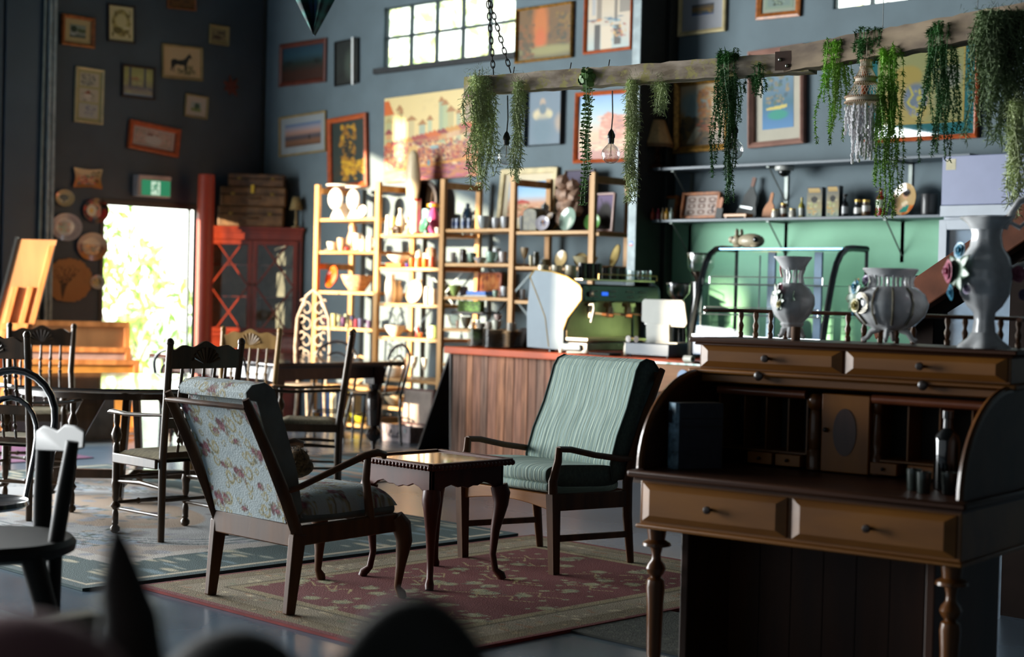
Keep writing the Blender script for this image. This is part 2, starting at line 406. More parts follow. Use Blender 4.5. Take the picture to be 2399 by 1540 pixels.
bush('garden_shrub', (-22.5, 12.6, 1.3), (1.6, 2.0, 1.8), 700, 'tall sunlit green shrub further out beyond the open door', .13, seed=2)
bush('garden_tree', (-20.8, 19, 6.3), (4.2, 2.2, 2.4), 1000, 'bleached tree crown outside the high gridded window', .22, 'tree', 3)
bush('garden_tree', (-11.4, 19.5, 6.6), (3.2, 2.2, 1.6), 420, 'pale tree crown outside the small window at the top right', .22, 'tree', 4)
# ================================================================ PICTURES
m_gilt = mat('gilt', '#b98a3e', .35, .5, var=.25, scale=40); m_paper = vcol('artwork', .75); m_oil = vcol('oil_canvas', .45, .15, .25, 180)
FR = {'orange': mat('frame_orange_wood', '#a5602a', .35, var=.2, scale=20), 'dark': mat('frame_dark_wood', '#35271e', .4), 'gold': m_gilt,
      'tan': mat('frame_tan_wood', '#a08a58', .45), 'oak': mat('frame_oak', '#b98d63', .4, var=.15, scale=25), 'red': mat('frame_red_brown', '#5a2a1e', .5),
      'cream': mat('frame_cream', '#d9c795', .45), 'rust': mat('frame_rust_pine', '#b4562a', .35, var=.12, scale=20), 'pink': mat('frame_rosewood', '#9b7568', .4),
      'black': mat('frame_black', '#1c1a19', .4)}
def matb(c): return mat('mount_'+c.strip('#'), c, .85, var=.02)
def picture(label, px, wall, frame, fw, ops, n=(40, 40), mount=None, mw=.0, thick=.03, oil=False, tilt=0.0, name='framed_picture', seed=1, inner=None, group=None, off=0.0, cat='picture', glz=False):
    """px = TL,TR,BR,BL pixel corners seen on the wall plane"""
    if wall == 'B': P = [Yp(x, y, YB-.03-off) for x, y in px]; nrm = Vector((0, -1, 0)); ux = Vector((1, 0, 0))
    else: P = [Xp(x, y, XL+.03+off) for x, y in px]; nrm = Vector((1, 0, 0)); ux = Vector((0, 1, 0))
    c = sum(P, Vector())/4; U = ((P[1]-P[0])+(P[2]-P[3]))/2; W = ((P[0]-P[3])+(P[1]-P[2]))/2
    wd, hg = U.length, W.length; ang = math.atan2(U.z, U.dot(ux))
    if abs(ang) < .012: ang = 0
    root = thing(name, label, cat, (0, 0, 0), group=group)
    X = ux; Z = Vector((0, 0, 1)); Mx = Matrix((X, -nrm, Z)).transposed()   # local x right, y into wall, z up
    R = Mx @ Matrix.Rotation(-ang, 3, 'Y') @ Matrix.Rotation(-tilt, 3, 'X')
    root.matrix_world = Matrix.Translation(c+nrm*(-.028)) @ R.to_4x4()
    a, b = wd/2, hg/2; f = fw; T = thick
    B = M(); y0, y1 = 0, -T
    for s0, s1, q0, q1 in (((-a, -b), (a, -b), (-a+f, -b+f), (a-f, -b+f)), ((a, -b), (a, b), (a-f, -b+f), (a-f, b-f)), ((a, b), (-a, b), (a-f, b-f), (-a+f, b-f)), ((-a, b), (-a, -b), (-a+f, b-f), (-a+f, -b+f))):
        vs = [(s0[0], y0, s0[1]), (s1[0], y0, s1[1]), (s1[0], y1*.8, s1[1]), (s0[0], y1*.8, s0[1]), (q0[0], y0, q0[1]), (q1[0], y0, q1[1]), (q1[0], y1*.55, q1[1]), (q0[0], y1*.55, q0[1])]
        mid = lambda s, q: (s[0]*.6+q[0]*.4, y1, s[1]*.6+q[1]*.4)
        vs += [mid(s0, q0), mid(s1, q1)]
        B.add(vs, [(0, 1, 2, 3), (3, 2, 9, 8), (8, 9, 6, 7), (7, 6, 5, 4), (4, 5, 1, 0)])
    if fw > 0: B.build('frame', FR[frame], root, ang=.4)
    ia, ib = a-f, b-f
    if mount:
        M().b2(-ia, ia, -.006, 0, -ib, ib).build('mount', matb(mount), root, flat=True); ia -= mw; ib -= mw*(inner or 1)
        if isinstance(inner, tuple): pass
    yy_ = -.008 if mount else -.006
    if fw == 0:
        M().b2(-a, a, -T+.002, 0, -b, b).build('stretcher', matb('#8a7a66'), root, flat=True); yy_ = -T
    B = M().grid(lambda u, v: (-ia+2*ia*u, yy_, ib-2*ib*v), n[0], n[1], paint(n[0], n[1], ops, seed))
    B.build('canvas' if oil else 'print', m_oil if oil else m_paper, root, flat=True)
    if glz: M().b2(-a+f, a-f, yy_-.006, yy_-.004, -b+f, b-f).build('glazing', m_pane, root, flat=True)
    return root
# ---- left wall
picture('lake landscape in orange-brown frame with cream mount, top left by the steel column', [(148, 31), (225, 43), (221, 113), (144, 104)], 'L', 'orange', .035,
        [('g', '#7d8a78', '#8f968a', '#3c4a3e'), ('n', '#2c3a28', 6, 4, -.2, 0, .5), ('e', .25, .35, .2, .25, '#2b3a26'), ('e', .8, .45, .35, .16, '#4d5a3a'), ('r', 0, .62, 1, .7, '#93958a'), ('n', '#20281f', 5, 3, 0, .7, 1), ('e', .2, .78, .22, .07, '#9ba39c')], (40, 32), '#b5a274', .06, inner=.9, thick=.04)
r_ = picture('oval country scene engraving on cream paper in thin dark frame', [(256, 7), (321, 15), (317, 103), (253, 95)], 'L', 'dark', .018,
        [('f', '#cfc596'), ('e', .5, .48, .36, .38, '#a89858', .03), ('n', '#6c6030', 9, 5, -.1), ('e', .5, .42, .24, .2, '#c9bd88', .3), ('ring', .5, .48, .37, .39, '#8a7c46', .02), ('e', .35, .7, .2, .1, '#6c6030'), ('e', .7, .62, .15, .05, '#cfc596'),
         ('p', [(0, 0), (1, 0), (1, .08), (0, .08)], '#cfc596'), ('p', [(0, .9), (1, .9), (1, 1), (0, 1)], '#cfc596'), ('r', 0, 0, .1, 1, '#cfc596'), ('r', .9, 0, 1, 1, '#cfc596')], (40, 52))
picture('small brown sepia print cut by the top of the picture', [(396, -48), (462, -40), (459, 25), (393, 18)], 'L', 'orange', .016, [('f', '#6f4a22'), ('n', '#4a2e18', 5, 3, 0), ('l', [(.2, .7), (.8, .75)], .02, '#33200f')], (20, 20))
picture('small beige framed print of animals hanging highest on the right of the left wall', [(495, 56), (540, 63), (536, 107), (491, 101)], 'L', 'tan', .02,
        [('f', '#a39765'), ('r', .08, .1, .92, .9, '#8a7c58'), ('n', '#4f4238', 5, 5, -.6), ('e', .4, .65, .28, .12, '#574638'), ('e', .6, .35, .2, .1, '#5d4f3c')], (24, 24))
horse = [(.18, .83), (.20, .62), (.19, .5), (.22, .43), (.30, .40), (.38, .43), (.50, .42), (.58, .36), (.64, .26), (.69, .20), (.70, .16), (.715, .20), (.735, .24), (.77, .33), (.75, .36), (.71, .33), (.68, .40), (.65, .47), (.635, .55), (.62, .62), (.615, .74), (.62, .86), (.585, .87), (.575, .72), (.55, .60), (.45, .60), (.37, .58), (.30, .62), (.28, .72), (.285, .80), (.30, .84), (.265, .84), (.25, .72), (.235, .66), (.22, .80)]
picture('dark horse standing in profile on buff paper in pale wooden frame', [(383, 101), (478, 112), (475, 190), (381, 181)], 'L', 'tan', .022,
        [('f', '#c8ae85'), ('n', '#b79d74', 4, 2, -.5), ('d', 60, (.38, .72, .85, .92), ['#6e6a45', '#8a8358', '#5a5a3c'], .045, .012), ('d', 30, (.55, .62, .8, .85), ['#6e6a45', '#5a5a3c'], .012, .05), ('p', horse, '#1d211f'), ('l', [(.66, .28), (.6, .4), (.52, .47)], .012, '#2f3a3d')], (84, 66))
r_ = picture('tall narrow frame with three small village drawings one above another', [(181, 155), (247, 164), (241, 293), (174, 284)], 'L', 'cream', .022,
        [('f', '#a39c6c'), ('r', .12, .06, .88, .32, '#b4ab95'), ('r', .12, .36, .88, .62, '#b4ab95'), ('r', .12, .66, .88, .94, '#aba79b'), ('d', 60, (.2, .09, .75, .3), ['#5c6a66', '#7b8378', '#4c5550'], .05, .02), ('p', [(.25, .52), (.45, .42), (.62, .5), (.6, .58), (.28, .58)], '#c9bfae'), ('p', [(.3, .47), (.48, .39), (.62, .47)], '#8c4a30'),
         ('d', 40, (.2, .45, .82, .6), ['#5c6a56', '#6b4a3a', '#7b8378'], .035, .012), ('d', 50, (.35, .7, .85, .9), ['#52608a', '#8088a0', '#4a5570'], .03, .014)], (40, 78), thick=.03)
r_ = picture('square black frame with misty yellow park between two tree trunks', [(289, 149), (367, 159), (364, 234), (286, 226)], 'L', 'dark', .022,
        [('g', '#9a9a62', '#a8a86a', '#8f8a72', '#a39c8c'), ('n', '#c0be86', 4, 3, -.2), ('d', 20, (.15, .35, .5, .45), ['#a87a5a', '#9c8458'], .06, .03), ('r', .18, 0, .27, .72, '#4f5560'), ('r', .7, 0, .77, .70, '#4f5560'), ('r', 0, .66, 1, .8, '#8a8480', .7), ('d', 25, (.1, .66, .95, .8), ['#5f6470', '#8a7a78'], .08, .015), ('r', 0, .93, 1, 1, '#8fa0b5')], (40, 40))
picture('small square white mounted picture with green tree', [(438, 218), (491, 228), (486, 280), (433, 271)], 'L', 'tan', .016,
        [('f', '#b5ab9e'), ('r', .24, .3, .76, .74, '#9aa39c'), ('r', .24, .6, .76, .76, '#7a8a58'), ('e', .55, .5, .14, .18, '#3f5544'), ('d', 20, (.28, .6, .74, .76), ['#5a6e3c', '#8a9458'], .04)], (30, 30))
picture('tilted rust-coloured pine frame with pink floral sampler', [(307, 279), (424, 304), (417, 369), (299, 346)], 'L', 'rust', .05,
        [('f', '#b9aba5'), ('r', .05, .1, .95, .9, '#8e8580'), ('r', .065, .13, .935, .87, '#b49c92'), ('d', 110, (.08, .15, .92, .85), ['#8a9478', '#c08a7c', '#a8907f', '#7c8a80', '#c9b3a6'], .028, .02), ('e', .5, .6, .2, .25, '#b9b4b0', .3), ('d', 14, (.36, .2, .62, .42), ['#5a2c2c', '#8a5a40'], .02)], (64, 36), thick=.05)
# starfish ornament
c = Xp(541, 203, XL); B = M()
poly = []
for k in range(14):
    a = 2*PI*k/14; r = (.12 if k % 2 == 0 else .06)*(.85+.3*((k*37) % 5)/5); poly.append((r*math.cos(a), r*math.sin(a)))
B.prism(poly, (0, 0, 0), (0, 1, 0), (0, 0, 1), (.02, 0, 0))
tag(B.build('wall_ornament', mat('dried_flower_red', '#6a3226', .8, var=.2, scale=30), loc=(XL, c.y, c.z), bevel=.004), 'dark red star-shaped dried flower on the left wall below the small beige print', 'ornament')
# plates on the left wall
def wall_plate(px, py, wpx, hpx, label, ops, rim=None, square=False, name='wall_plate', seed=1, n=36):
    c = Xp(px, py, XL+.02); D = (c-EYE).dot(cd); w = wpx*D/CF/.70/2; h = hpx*D/CF/2
    root = thing(name, label, 'plate', (XL, c.y, c.z))
    cols = paint(n, n, ops, seed)
    def fn(u, v):
        x, y = 2*u-1, 1-2*v
        if square:
            k = 1-.10*math.cos(2*PI*x*.5)**2*0; r = max(abs(x), abs(y)); s = 1+.05*math.cos(3*PI*y)*abs(x)+0
            X, Y = x*w*(1-.06*math.cos(PI*y)), y*h*(1-.06*math.cos(PI*x))
        else:
            X, Y = x*math.sqrt(max(0, 1-y*y/2)), y*math.sqrt(max(0, 1-x*x/2)); r = math.hypot(X, Y); X *= w; Y *= h
        return (.012+.022*max(0, (r-.6))/.4, X, Y)
    M().grid(fn, n, n, cols).build('glazed_face', vcol('glazed_face', .15, .4), root)
    M().lathe([(.35, .004), (.6, .006), (1.0, .028)], n=32, cap=False).xf(Matrix.Translation((0, 0, 0)) @ Matrix.Diagonal((1, w, h, 1)) @ Matrix.Rotation(PI/2, 4, 'Y') ).build('back', mat('plate_back_'+(rim or 'c'), '#b89a70', .3), root) if not square else M().b2(.002, .008, -w*.8, w*.8, -h*.8, h*.8).build('back', mat('plate_back_c', '#b89a70', .3), root)
    return root
wall_plate(205, 418, 50, 44, 'square wavy-edged plate with orange flower scene above the round plates', [('g', '#c8b68c', '#c0a070', '#b98040', '#c87828'), ('d', 60, (.15, .35, .9, .85), ['#9c3a24', '#c8603a', '#6a6a3c', '#d09060'], .06), ('d', 12, (.6, .1, .9, .4), ['#7a6a4a'], .05)], square=True)
wall_plate(151, 464, 35, 40, 'small round cream plate with dark tree silhouette', [('f', '#b9a678'), ('e', .5, .45, .26, .18, '#241f16', .3), ('r', .46, .5, .54, .75, '#241f16'), ('d', 20, (.3, .3, .7, .6), ['#241f16'], .06)])
wall_plate(224, 494, 48, 58, 'glossy red and brown patterned plate beside the door frame', [('f', '#8a3a28'), ('d', 60, (0, 0, 1, 1), ['#5a3020', '#a84a34', '#7a5a30', '#3a2a20'], .12), ('e', .36, .5, .2, .24, '#b9b09a', .1), ('e', .36, .5, .08, .09, '#c8a040'), ('e', .8, .3, .12, .1, '#1d1a16'), ('e', .75, .6, .2, .2, '#a82a24', .3)])
wall_plate(155, 532, 57, 65, 'large white round plate with grey engraved scene', [('f', '#b7a9a2'), ('ring', .5, .5, .4, .4, '#8f847c', .02), ('e', .5, .5, .24, .2, '#8a7c6e', .5), ('d', 40, (.3, .35, .7, .65), ['#6a5c4e', '#9a8878', '#a05a4a'], .05)])
wall_plate(216, 578, 57, 66, 'large orange-rimmed plate with village scene under the red one', [('g', '#c0ac90', '#bda68c', '#a87850', '#c88030'), ('d', 70, (.15, .4, .85, .75), ['#7a5040', '#4f4a3a', '#c08048', '#8a6a5a'], .07), ('e', .55, .3, .4, .14, '#bfae98', .5)])
wall_plate(228, 661, 28, 34, 'smallest round white plate with ochre flower low beside the doorway', [('f', '#b5b7a8'), ('e', .5, .5, .3, .3, '#8a7a40', .2), ('d', 16, (.3, .3, .7, .7), ['#c8a050', '#5a4a2a'], .06)])
# wood slice with burnt tree
c = Xp(162, 657, XL+.02); D = (c-EYE).dot(cd); W_, H_ = 84*D/CF/.70/2, 104*D/CF/2; rs = random.Random(5); n = 44
rad = [1+rs.uniform(-.05, .04) for _ in range(60)]
def fn(u, v):
    x, y = 2*u-1, 1-2*v; X, Y = x*math.sqrt(max(0, 1-y*y/2)), y*math.sqrt(max(0, 1-x*x/2)); a = math.atan2(Y, X) % (2*PI); k = rad[int(a/(2*PI)*59.9)] if math.hypot(X, Y) > .9 else 1
    return (.025, X*W_*k, Y*H_*k)
root = thing('wood_slice', 'rough-edged round wooden slice with burnt drawing of a bare tree', 'wall decoration', (XL, c.y, c.z))
ops = [('f', '#a87440'), ('n', '#8f5f32', 5, 3, -.6)]
for k in range(14):
    x = .3+.012*k; ops.append(('l', [(.32, .95), (.31+.01*k, .6), (.12+.045*k+.02*((k*7) % 3), .22+.03*((k*5) % 4))], .006, '#4a3218'))
ops.append(('d', 60, (.08, .15, .62, .5), ['#6b4a26'], .015))
M().grid(fn, n, n, paint(n, n, ops)).build('burnt_face', m_paper, root, flat=True)
M().lathe([(1.0, 0), (1.0, .024)], n=40).xf(Matrix.Diagonal((1, W_, H_, 1)) @ Matrix.Rotation(PI/2, 4, 'Y')).build('bark_edge', m_bark, root)
# exit sign
pa, pb, pc, pd = Xp(323, 407, XL+.1), Xp(401, 411, XL+.1), Xp(399, 463, XL+.1), Xp(323, 460, XL+.1)
cy_, cz_ = (pa.y+pb.y)/2, (pa.z+pd.z)/2; sw, sh = (pb.y-pa.y)/2, (pa.z-pd.z)/2-.005
root = thing('exit_sign', 'green running-man exit sign in pale grey housing above the door', 'sign', (XL, cy_, cz_))
M().b2(0, .10, -sw, sw, -sh, sh).build('housing', mat('sign_housing', '#a59c98', .4, var=.03), root, bevel=.008)
gx = .102; e_g = emit('exit_green', '#1f8f68', .28); e_w = emit('exit_white', '#bfe0cc', .38)
M().b2(.1, gx, -sw*.76, sw*.96, -sh*.88, sh*.55).build('green_panel', e_g, root, flat=True)
M().b2(gx, gx+.001, -sw*.2, sw*.34, -sh*.82, sh*.45).build('doorway_symbol', e_w, root, flat=True)
F = M()
def lb(p, q, wd): F.bar((gx+.002, p[0]*sw, p[1]*sh), (gx+.002, q[0]*sw, q[1]*sh), wd*sh, .002, up=(1, 0, 0))
F.lathe([(.09*sh, 0), (.09*sh, .002)], (gx+.001, .16*sw, .33*sh), 14, Matrix.Rotation(PI/2, 3, 'Y'))
lb((.12, .2), (.04, -.15), .2); lb((.1, .14), (.26, -.02), .09); lb((.1, .14), (-.1, .0), .09); lb((-.1, 0), (-.12, -.15), .08); lb((.05, -.15), (.2, -.4), .12); lb((.2, -.4), (.2, -.7), .1); lb((.03, -.15), (-.06, -.42), .12); lb((-.06, -.42), (-.24, -.45), .1)
F.build('running_figure', e_g, root, flat=True)
M().b2(.1, .112, -sw*.96, sw*.98, sh*.62, sh*.95).build('top_lip', mat('sign_lip', '#b59f9c', .4), root)
# ---- back wall
desert = [('g', '#3f7fb5', '#7fb0c8', '#9fb9b4', '#c9a07a', '#b08a5a', '#a8744a')]
picture('dark red framed night landscape high near the corner', [(652, 105), (762, 88), (762, 190), (652, 205)], 'B', 'red', .05, [('g', '#1d3a4a', '#234552', '#1c2a24', '#3a1f14', '#3a1f14'), ('n', '#0f1614', 5, 4, -.3, .4, .7)], (36, 34), oil=True)
t = picture('narrow dark picture with window light put in as a white right edge beside the high window', [(782, 98), (838, 88), (838, 193), (782, 203)], 'B', 'black', .012, [('g', '#1c2220', '#232a26', '#1a1f1b'), ('e', .6, .55, .2, .3, '#3f4a40', .8), ('e', .72, .6, .06, .05, '#8a4028', .4), ('n', '#0d100e', 4, 3, -.4)], (24, 40), oil=True)
a_ = Yp(836, 140, YB); 
M().b2(.10, .128, -.035, .0, -.245, .245).build('window_light_strip', mat('window_light_white', '#e8ecea', .5, var=0), t, flat=True)  # white strip stands in for a slit of window light
picture('tilted wide white-mounted desert sunset in khaki frame', [(648, 280), (757, 256), (765, 357), (656, 364)], 'B', 'tan', .02, [('g', '#4a6a8f', '#8f8a92', '#a88070', '#3a3f4a', '#7a5238', '#5a4030'), ('n', '#2f3540', 5, 3, -.6, .45, .6), ('r', .66, .55, .7, .75, '#2a2220')], (40, 30), '#8f9698', .075, thick=.03)
picture('tall orange-framed oil of golden autumn foliage', [(766, 279), (856, 265), (863, 434), (770, 448)], 'B', 'rust', .05, [('f', '#22302a'), ('n', '#3a3018', 4, 3, -.3), ('d', 120, (.25, .08, .7, .95), ['#a8761c', '#c8961c', '#8a5c14'], .05, .07), ('d', 60, (.3, .65, .95, .85), ['#d8a820', '#c08c1a'], .06, .04), ('d', 30, (.38, .28, .62, .6), ['#1d1c12'], .045, .05)], (40, 70), oil=True, thick=.05)
mk = [('g', '#dcc58a', '#e0c88c', '#d9c08a', '#c8a46a'), ('n', '#c8b080', 6, 3, -.8)]
for x, w_, t_, c1 in ((.05, .06, .30, '#8f9a86'), (.17, .05, .16, '#b8a068'), (.19, .03, .2, '#8f8a58'), (.3, .07, .3, '#c0b284'), (.42, .06, .36, '#8fa89a'), (.50, .05, .32, '#a8b89a'), (.62, .04, .12, '#86a088'), (.66, .05, .16, '#9fb088'), (.72, .06, .24, '#b0a878'), (.80, .04, .28, '#98a890'), (.9, .06, .2, '#a08878')):
    mk += [('r', x-w_/2, t_, x+w_/2, .62, c1, .8), ('p', [(x-w_*.9, t_), (x, t_-.07), (x+w_*.9, t_)], '#a87848')]
mk += [('p', [(0, .04), (.05, .03), (.11, .2), (0, .22)], '#c8601c'), ('p', [(.83, .1), (.9, .02), (.99, .14)], '#7a4a58'), ('r', .86, .12, .98, .6, '#8a7a6a', .5), ('r', 0, .2, .09, .55, '#a8a46a', .7)]
for k in range(26):
    x = .05+.95*((k*.381) % 1); y = .42+.16*((k*.618) % 1); s = .05+.04*((k*.27) % 1)
    mk += [('r', x-s*.6, y, x+s*.6, y+.07, ['#c8905a', '#b86848', '#a87858', '#d0a880'][k % 4], .85), ('p', [(x-s, y+.01), (x, y-.06), (x+s, y+.01)], ['#8a3a3a', '#c8642c', '#a04a40', '#c89048'][k % 4])]
mk += [('r', 0, .62, 1, 1, '#a8563c', .75), ('d', 900, (0, .55, 1, .86), ['#8a3434', '#c8703c', '#d8a868', '#6a2c3c', '#b05a50', '#e0c090', '#a83a2c', '#5a4458'], .011, .014), ('p', [(.2, .9), (.28, .6), (.36, .58), (.4, .9)], '#d0a868'), ('d', 120, (0, .85, 1, 1), ['#a84a5a', '#c87848', '#8f4a60', '#b8647a'], .05, .012), ('l', [(0, .88), (.4, .84), (1, .78)], .012, '#d09040'), ('e', .55, .63, .05, .025, '#8fa8a8'), ('r', .48, .78, .5, .84, '#4a8a94')]
picture('large unframed canvas of a crowded market with tents and towers', [(896, 234), (1112, 205), (1133, 411), (908, 427)], 'B', None, 0, mk, (110, 96), oil=True, thick=.04, tilt=.0, seed=4)
picture('amber forest avenue painting in thin gold frame right of the high window', [(1208.6, 20), (1339, 4), (1341, 134), (1204.6, 149)], 'B', 'gold', .022, [('f', '#6a4a1c'), ('n', '#35301a', 4, 4, 0), ('e', .42, .35, .14, .5, '#b8641c', .7), ('e', .42, .6, .1, .2, '#c05a1c', .7), ('r', 0, .78, 1, 1, '#5f5a34', .8), ('e', .6, .84, .5, .09, '#8a8450', .9), ('d', 50, (0, .3, .3, 1), ['#7a4a18', '#4a3a18'], .04), ('d', 40, (.7, .1, 1, .7), ['#7a5a1c', '#3a341a'], .04)], (56, 56), oil=True, thick=.04)
picture('sailing boats with long reflections in red-brown frame beside the column', [(1372, -70), (1481, -86), (1480, 115), (1363, 128)], 'B', 'rust', .028, [('g', '#b0a080', '#b8a890', '#c8b8a0', '#c0b8a8', '#a8b8b4'), ('r', .22, .3, .32, .62, '#5a5048', .7), ('r', .62, .2, .7, .64, '#4a4440', .8), ('r', .1, .1, .2, .55, '#8f9aa8', .6), ('r', .75, .35, 1, .55, '#5a5a58', .7), ('d', 20, (.05, .6, .95, .66), ['#8a4a30', '#c07838', '#3f6a80', '#2f5a78'], .08, .012), ('r', .17, .68, .31, 1, '#3f3c38'), ('r', .62, .7, .78, .95, '#4a4640'), ('r', .33, .7, .58, 1, '#d0c0a8'), ('d', 30, (.55, .64, .9, .9), ['#a05a48', '#c8a060', '#7fa0a8'], .03, .03)], (44, 72), oil=True, thick=.035)
picture('faded blue portrait of a seated figure in pale clothing', [(1230, 214), (1316, 208), (1317, 338), (1232, 343)], 'B', 'black', .008, [('f', '#5d7180'), ('n', '#50646f', 3, 2, -.4), ('e', .42, .22, .08, .09, '#a8927c', .4), ('e', .42, .42, .26, .11, '#b8ab8c', .5), ('e', .43, .33, .1, .1, '#4f6674', .4), ('e', .25, .45, .08, .08, '#c8b890', .4), ('e', .62, .44, .08, .07, '#c0b48c', .4), ('e', .92, .6, .14, .16, '#9a8a7a', .9), ('e', .42, .75, .3, .25, '#4f6a78', .8)], (40, 60), oil=True, thick=.05)
picture('red rock desert landscape under blue sky in orange wood frame', [(1343, 219), (1481, 208), (1484, 379), (1347, 382)], 'B', 'rust', .034, [('g', '#4a86b8', '#7aa6c0', '#a8b4b0', '#c8a078', '#c09068', '#a0583c'), ('p', [(.4, .62), (.44, .34), (.55, .26), (.75, .32), (1, .32), (1, .7), (.4, .7)], '#b86a48'), ('d', 40, (.42, .32, 1, .6), ['#c8886a', '#8f4a3c', '#d0a080'], .07, .018), ('d', 90, (0, .6, 1, .9), ['#c89a74', '#b8785a', '#d0b088', '#8f6a5a'], .06, .02), ('r', 0, .86, 1, 1, '#9a4434', .7)], (56, 64), oil=True, thick=.04)
picture('golden autumn mountain forest in broad gilt frame right of the column', [(1573, 190), (1706, 175), (1712, 349), (1583, 361)], 'B', 'gold', .055, [('g', '#c0ab88', '#b8a078', '#9a7a48', '#8a6a3c', '#5a4a30'), ('e', .3, .3, .3, .2, '#8fa09a', .6), ('p', [(.1, .5), (.25, .15), (.42, .4), (.35, .55)], '#7f9694'), ('d', 120, (.4, .05, 1, .75), ['#c07c30', '#a8682c', '#b88c48', '#8a5c30'], .05), ('r', .68, .2, .7, .9, '#c8a860'), ('d', 60, (0, .55, .6, .95), ['#3a3422', '#6a5428', '#5a4a2a'], .07), ('p', [(.15, .95), (.35, .68), (.5, .72), (.3, .95)], '#a09a80'), ('d', 30, (.4, .6, .9, .8), ['#c06a34', '#a04c28'], .05, .02)], (56, 72), oil=True, thick=.05)
picture('white and cream framed coastal print high on the wall behind the counter', [(1587, -30), (1699, -42), (1699, 71), (1589, 86)], 'B', 'cream', .035, [('g', '#3a4a5a', '#6a5a48', '#7a6038', '#4f5a58', '#3a5a90'), ('n', '#a08040', 5, 4, -.4)], (30, 34), '#a5a7ad', .10, inner=1.25, thick=.035)
picture('small brown framed flower picture cut by the top edge', [(1770, -40), (1875, -52), (1874, 37), (1771, 47)], 'B', 'orange', .05, [('f', '#7a8a78'), ('r', .1, .1, .9, .85, '#6f8078'), ('d', 30, (.3, .2, .7, .8), ['#3f4a3c', '#8a9a84'], .07)], (26, 26), '#8f9484', .03)
picture('blue lake print with wide cream mount in brown wood frame below the beam', [(1752, 122), (1882, 103), (1888, 335), (1757, 348)], 'B', 'pink', .045, [('g', '#5a86a0', '#6a8494', '#5f7a8c', '#4a7080', '#4f7aa0', '#5a86b0'), ('d', 60, (.15, .1, .85, .6), ['#7a7a6c', '#4f6470', '#8f8268', '#5a6e60'], .06), ('e', .5, .78, .32, .08, '#3f9080', .4), ('p', [(.14, .66), (.8, .62), (.8, .67), (.6, .69), (.14, .70)], '#c8b868')], (50, 90), '#b3ae9e', .075, inner=1.3, thick=.06)
picture('very large orange framed map-like print with bright teal mount by the fridge', [(2014, 92), (2288, 60), (2299, 320), (2024, 338)], 'B', 'rust', .035, [('f', '#a8a070'), ('n', '#8f968a', 3, 3, -.2), ('r', .02, .02, .98, .98, '#b0a470', .3), ('e', .35, .35, .17, .15, '#c0a058', .2), ('e', .33, .75, .3, .3, '#c8a868', .4), ('e', .45, .65, .14, .2, '#7f86a0', .3), ('l', [(.38, .5), (.42, .6), (.36, .7), (.42, .78), (.5, .72), (.5, .88), (.42, .9)], .012, '#d8c060'), ('d', 30, (.36, .5, .6, .95), ['#d8c060', '#8f90b8'], .025), ('e', .85, .4, .12, .14, '#a09a94', .5), ('l', [(.6, .3), (.95, .25)], .004, '#7a86a8'), ('r', 0, 0, 1, .02, '#d0a850'), ('r', 0, .98, 1, 1, '#d0a850'), ('r', .985, 0, 1, 1, '#d0a850')], (96, 84), '#23727f', .09, inner=1.05, thick=.045, glz=True)
# ================================================================ TIMBER SHELVING (four bays along the back wall)
m_pine = wood('pine', '#c59a66', '#a9793f', 'z', .45, 10); m_pinex = wood('pine_board', '#c8a06e', '#ab7d46', 'x', .45, 9)
RY0, RY1 = 10.27, 10.73
px_posts = [(742, 437), (880, 428), (1035, 418), (1203, 410), (1388, 397)]
PXS = [Yp(x, 700, RY0).x for x in (737+3, 882, 1034, 1198, 1384)]
RT = 2.44
rack = thing('shelving_rack', 'long open pine shelving rack of five upright ladders against the back wall', 'shelving', (PXS[0], RY0, 0))
ro = Vector((PXS[0], RY0, 0))
for X in PXS:
    B = M().b2(X-.03, X+.03, RY0-.02, RY0+.02, 0, RT).b2(X-.03, X+.03, RY1-.02, RY1+.02, 0, RT)
    for z in (RT-.06, 1.62, .12): B.b2(X-.012, X+.012, RY0+.02, RY1-.02, z-.03, z+.03)
    B.xf(Matrix.Translation(-ro)).build('upright', m_pine, rack, bevel=.003)
def shz(px, py): return Yp(px, py, RY0).z
SH = {1: [shz(810, 511), shz(810, 588), shz(810, 683), shz(810, 768), shz(810, 905), .07],
      2: [shz(960, 548), shz(960, 627), shz(960, 712), shz(960, 792), shz(960, 890), shz(960, 958)],
      3: [shz(1115, 536), shz(1115, 617), shz(1115, 696), shz(1115, 772), shz(1060, 852), shz(1060, 900), .07],
      4: [shz(1290, 541), shz(1290, 625), shz(1290, 706), shz(1290, 790), .5, .07],
      5: [shz(1430, 544), shz(1430, 628), shz(1430, 706), 1.0, .5]}
for b in (1, 2, 3, 4, 5):
    x0 = PXS[b-1]+.03; x1 = PXS[b]-.03 if b < 5 else -9.13
    for z in SH[b]:
        M().b2(x0, x1, RY0+.0, RY1, z-.03, z).xf(Matrix.Translation(-ro)).build('shelf_board', m_pinex, rack, bevel=.003)
    B = M()
    if b in (2, 3): B.bar((x0, RY1+.01, 1.0), (x1, RY1+.01, 1.75), .02, .003, up=(0, 1, 0)).bar((x1, RY1+.014, 1.0), (x0, RY1+.014, 1.75), .02, .003, up=(0, 1, 0)).xf(Matrix.Translation(-ro)).build('cross_brace', m_galv, rack, flat=True)

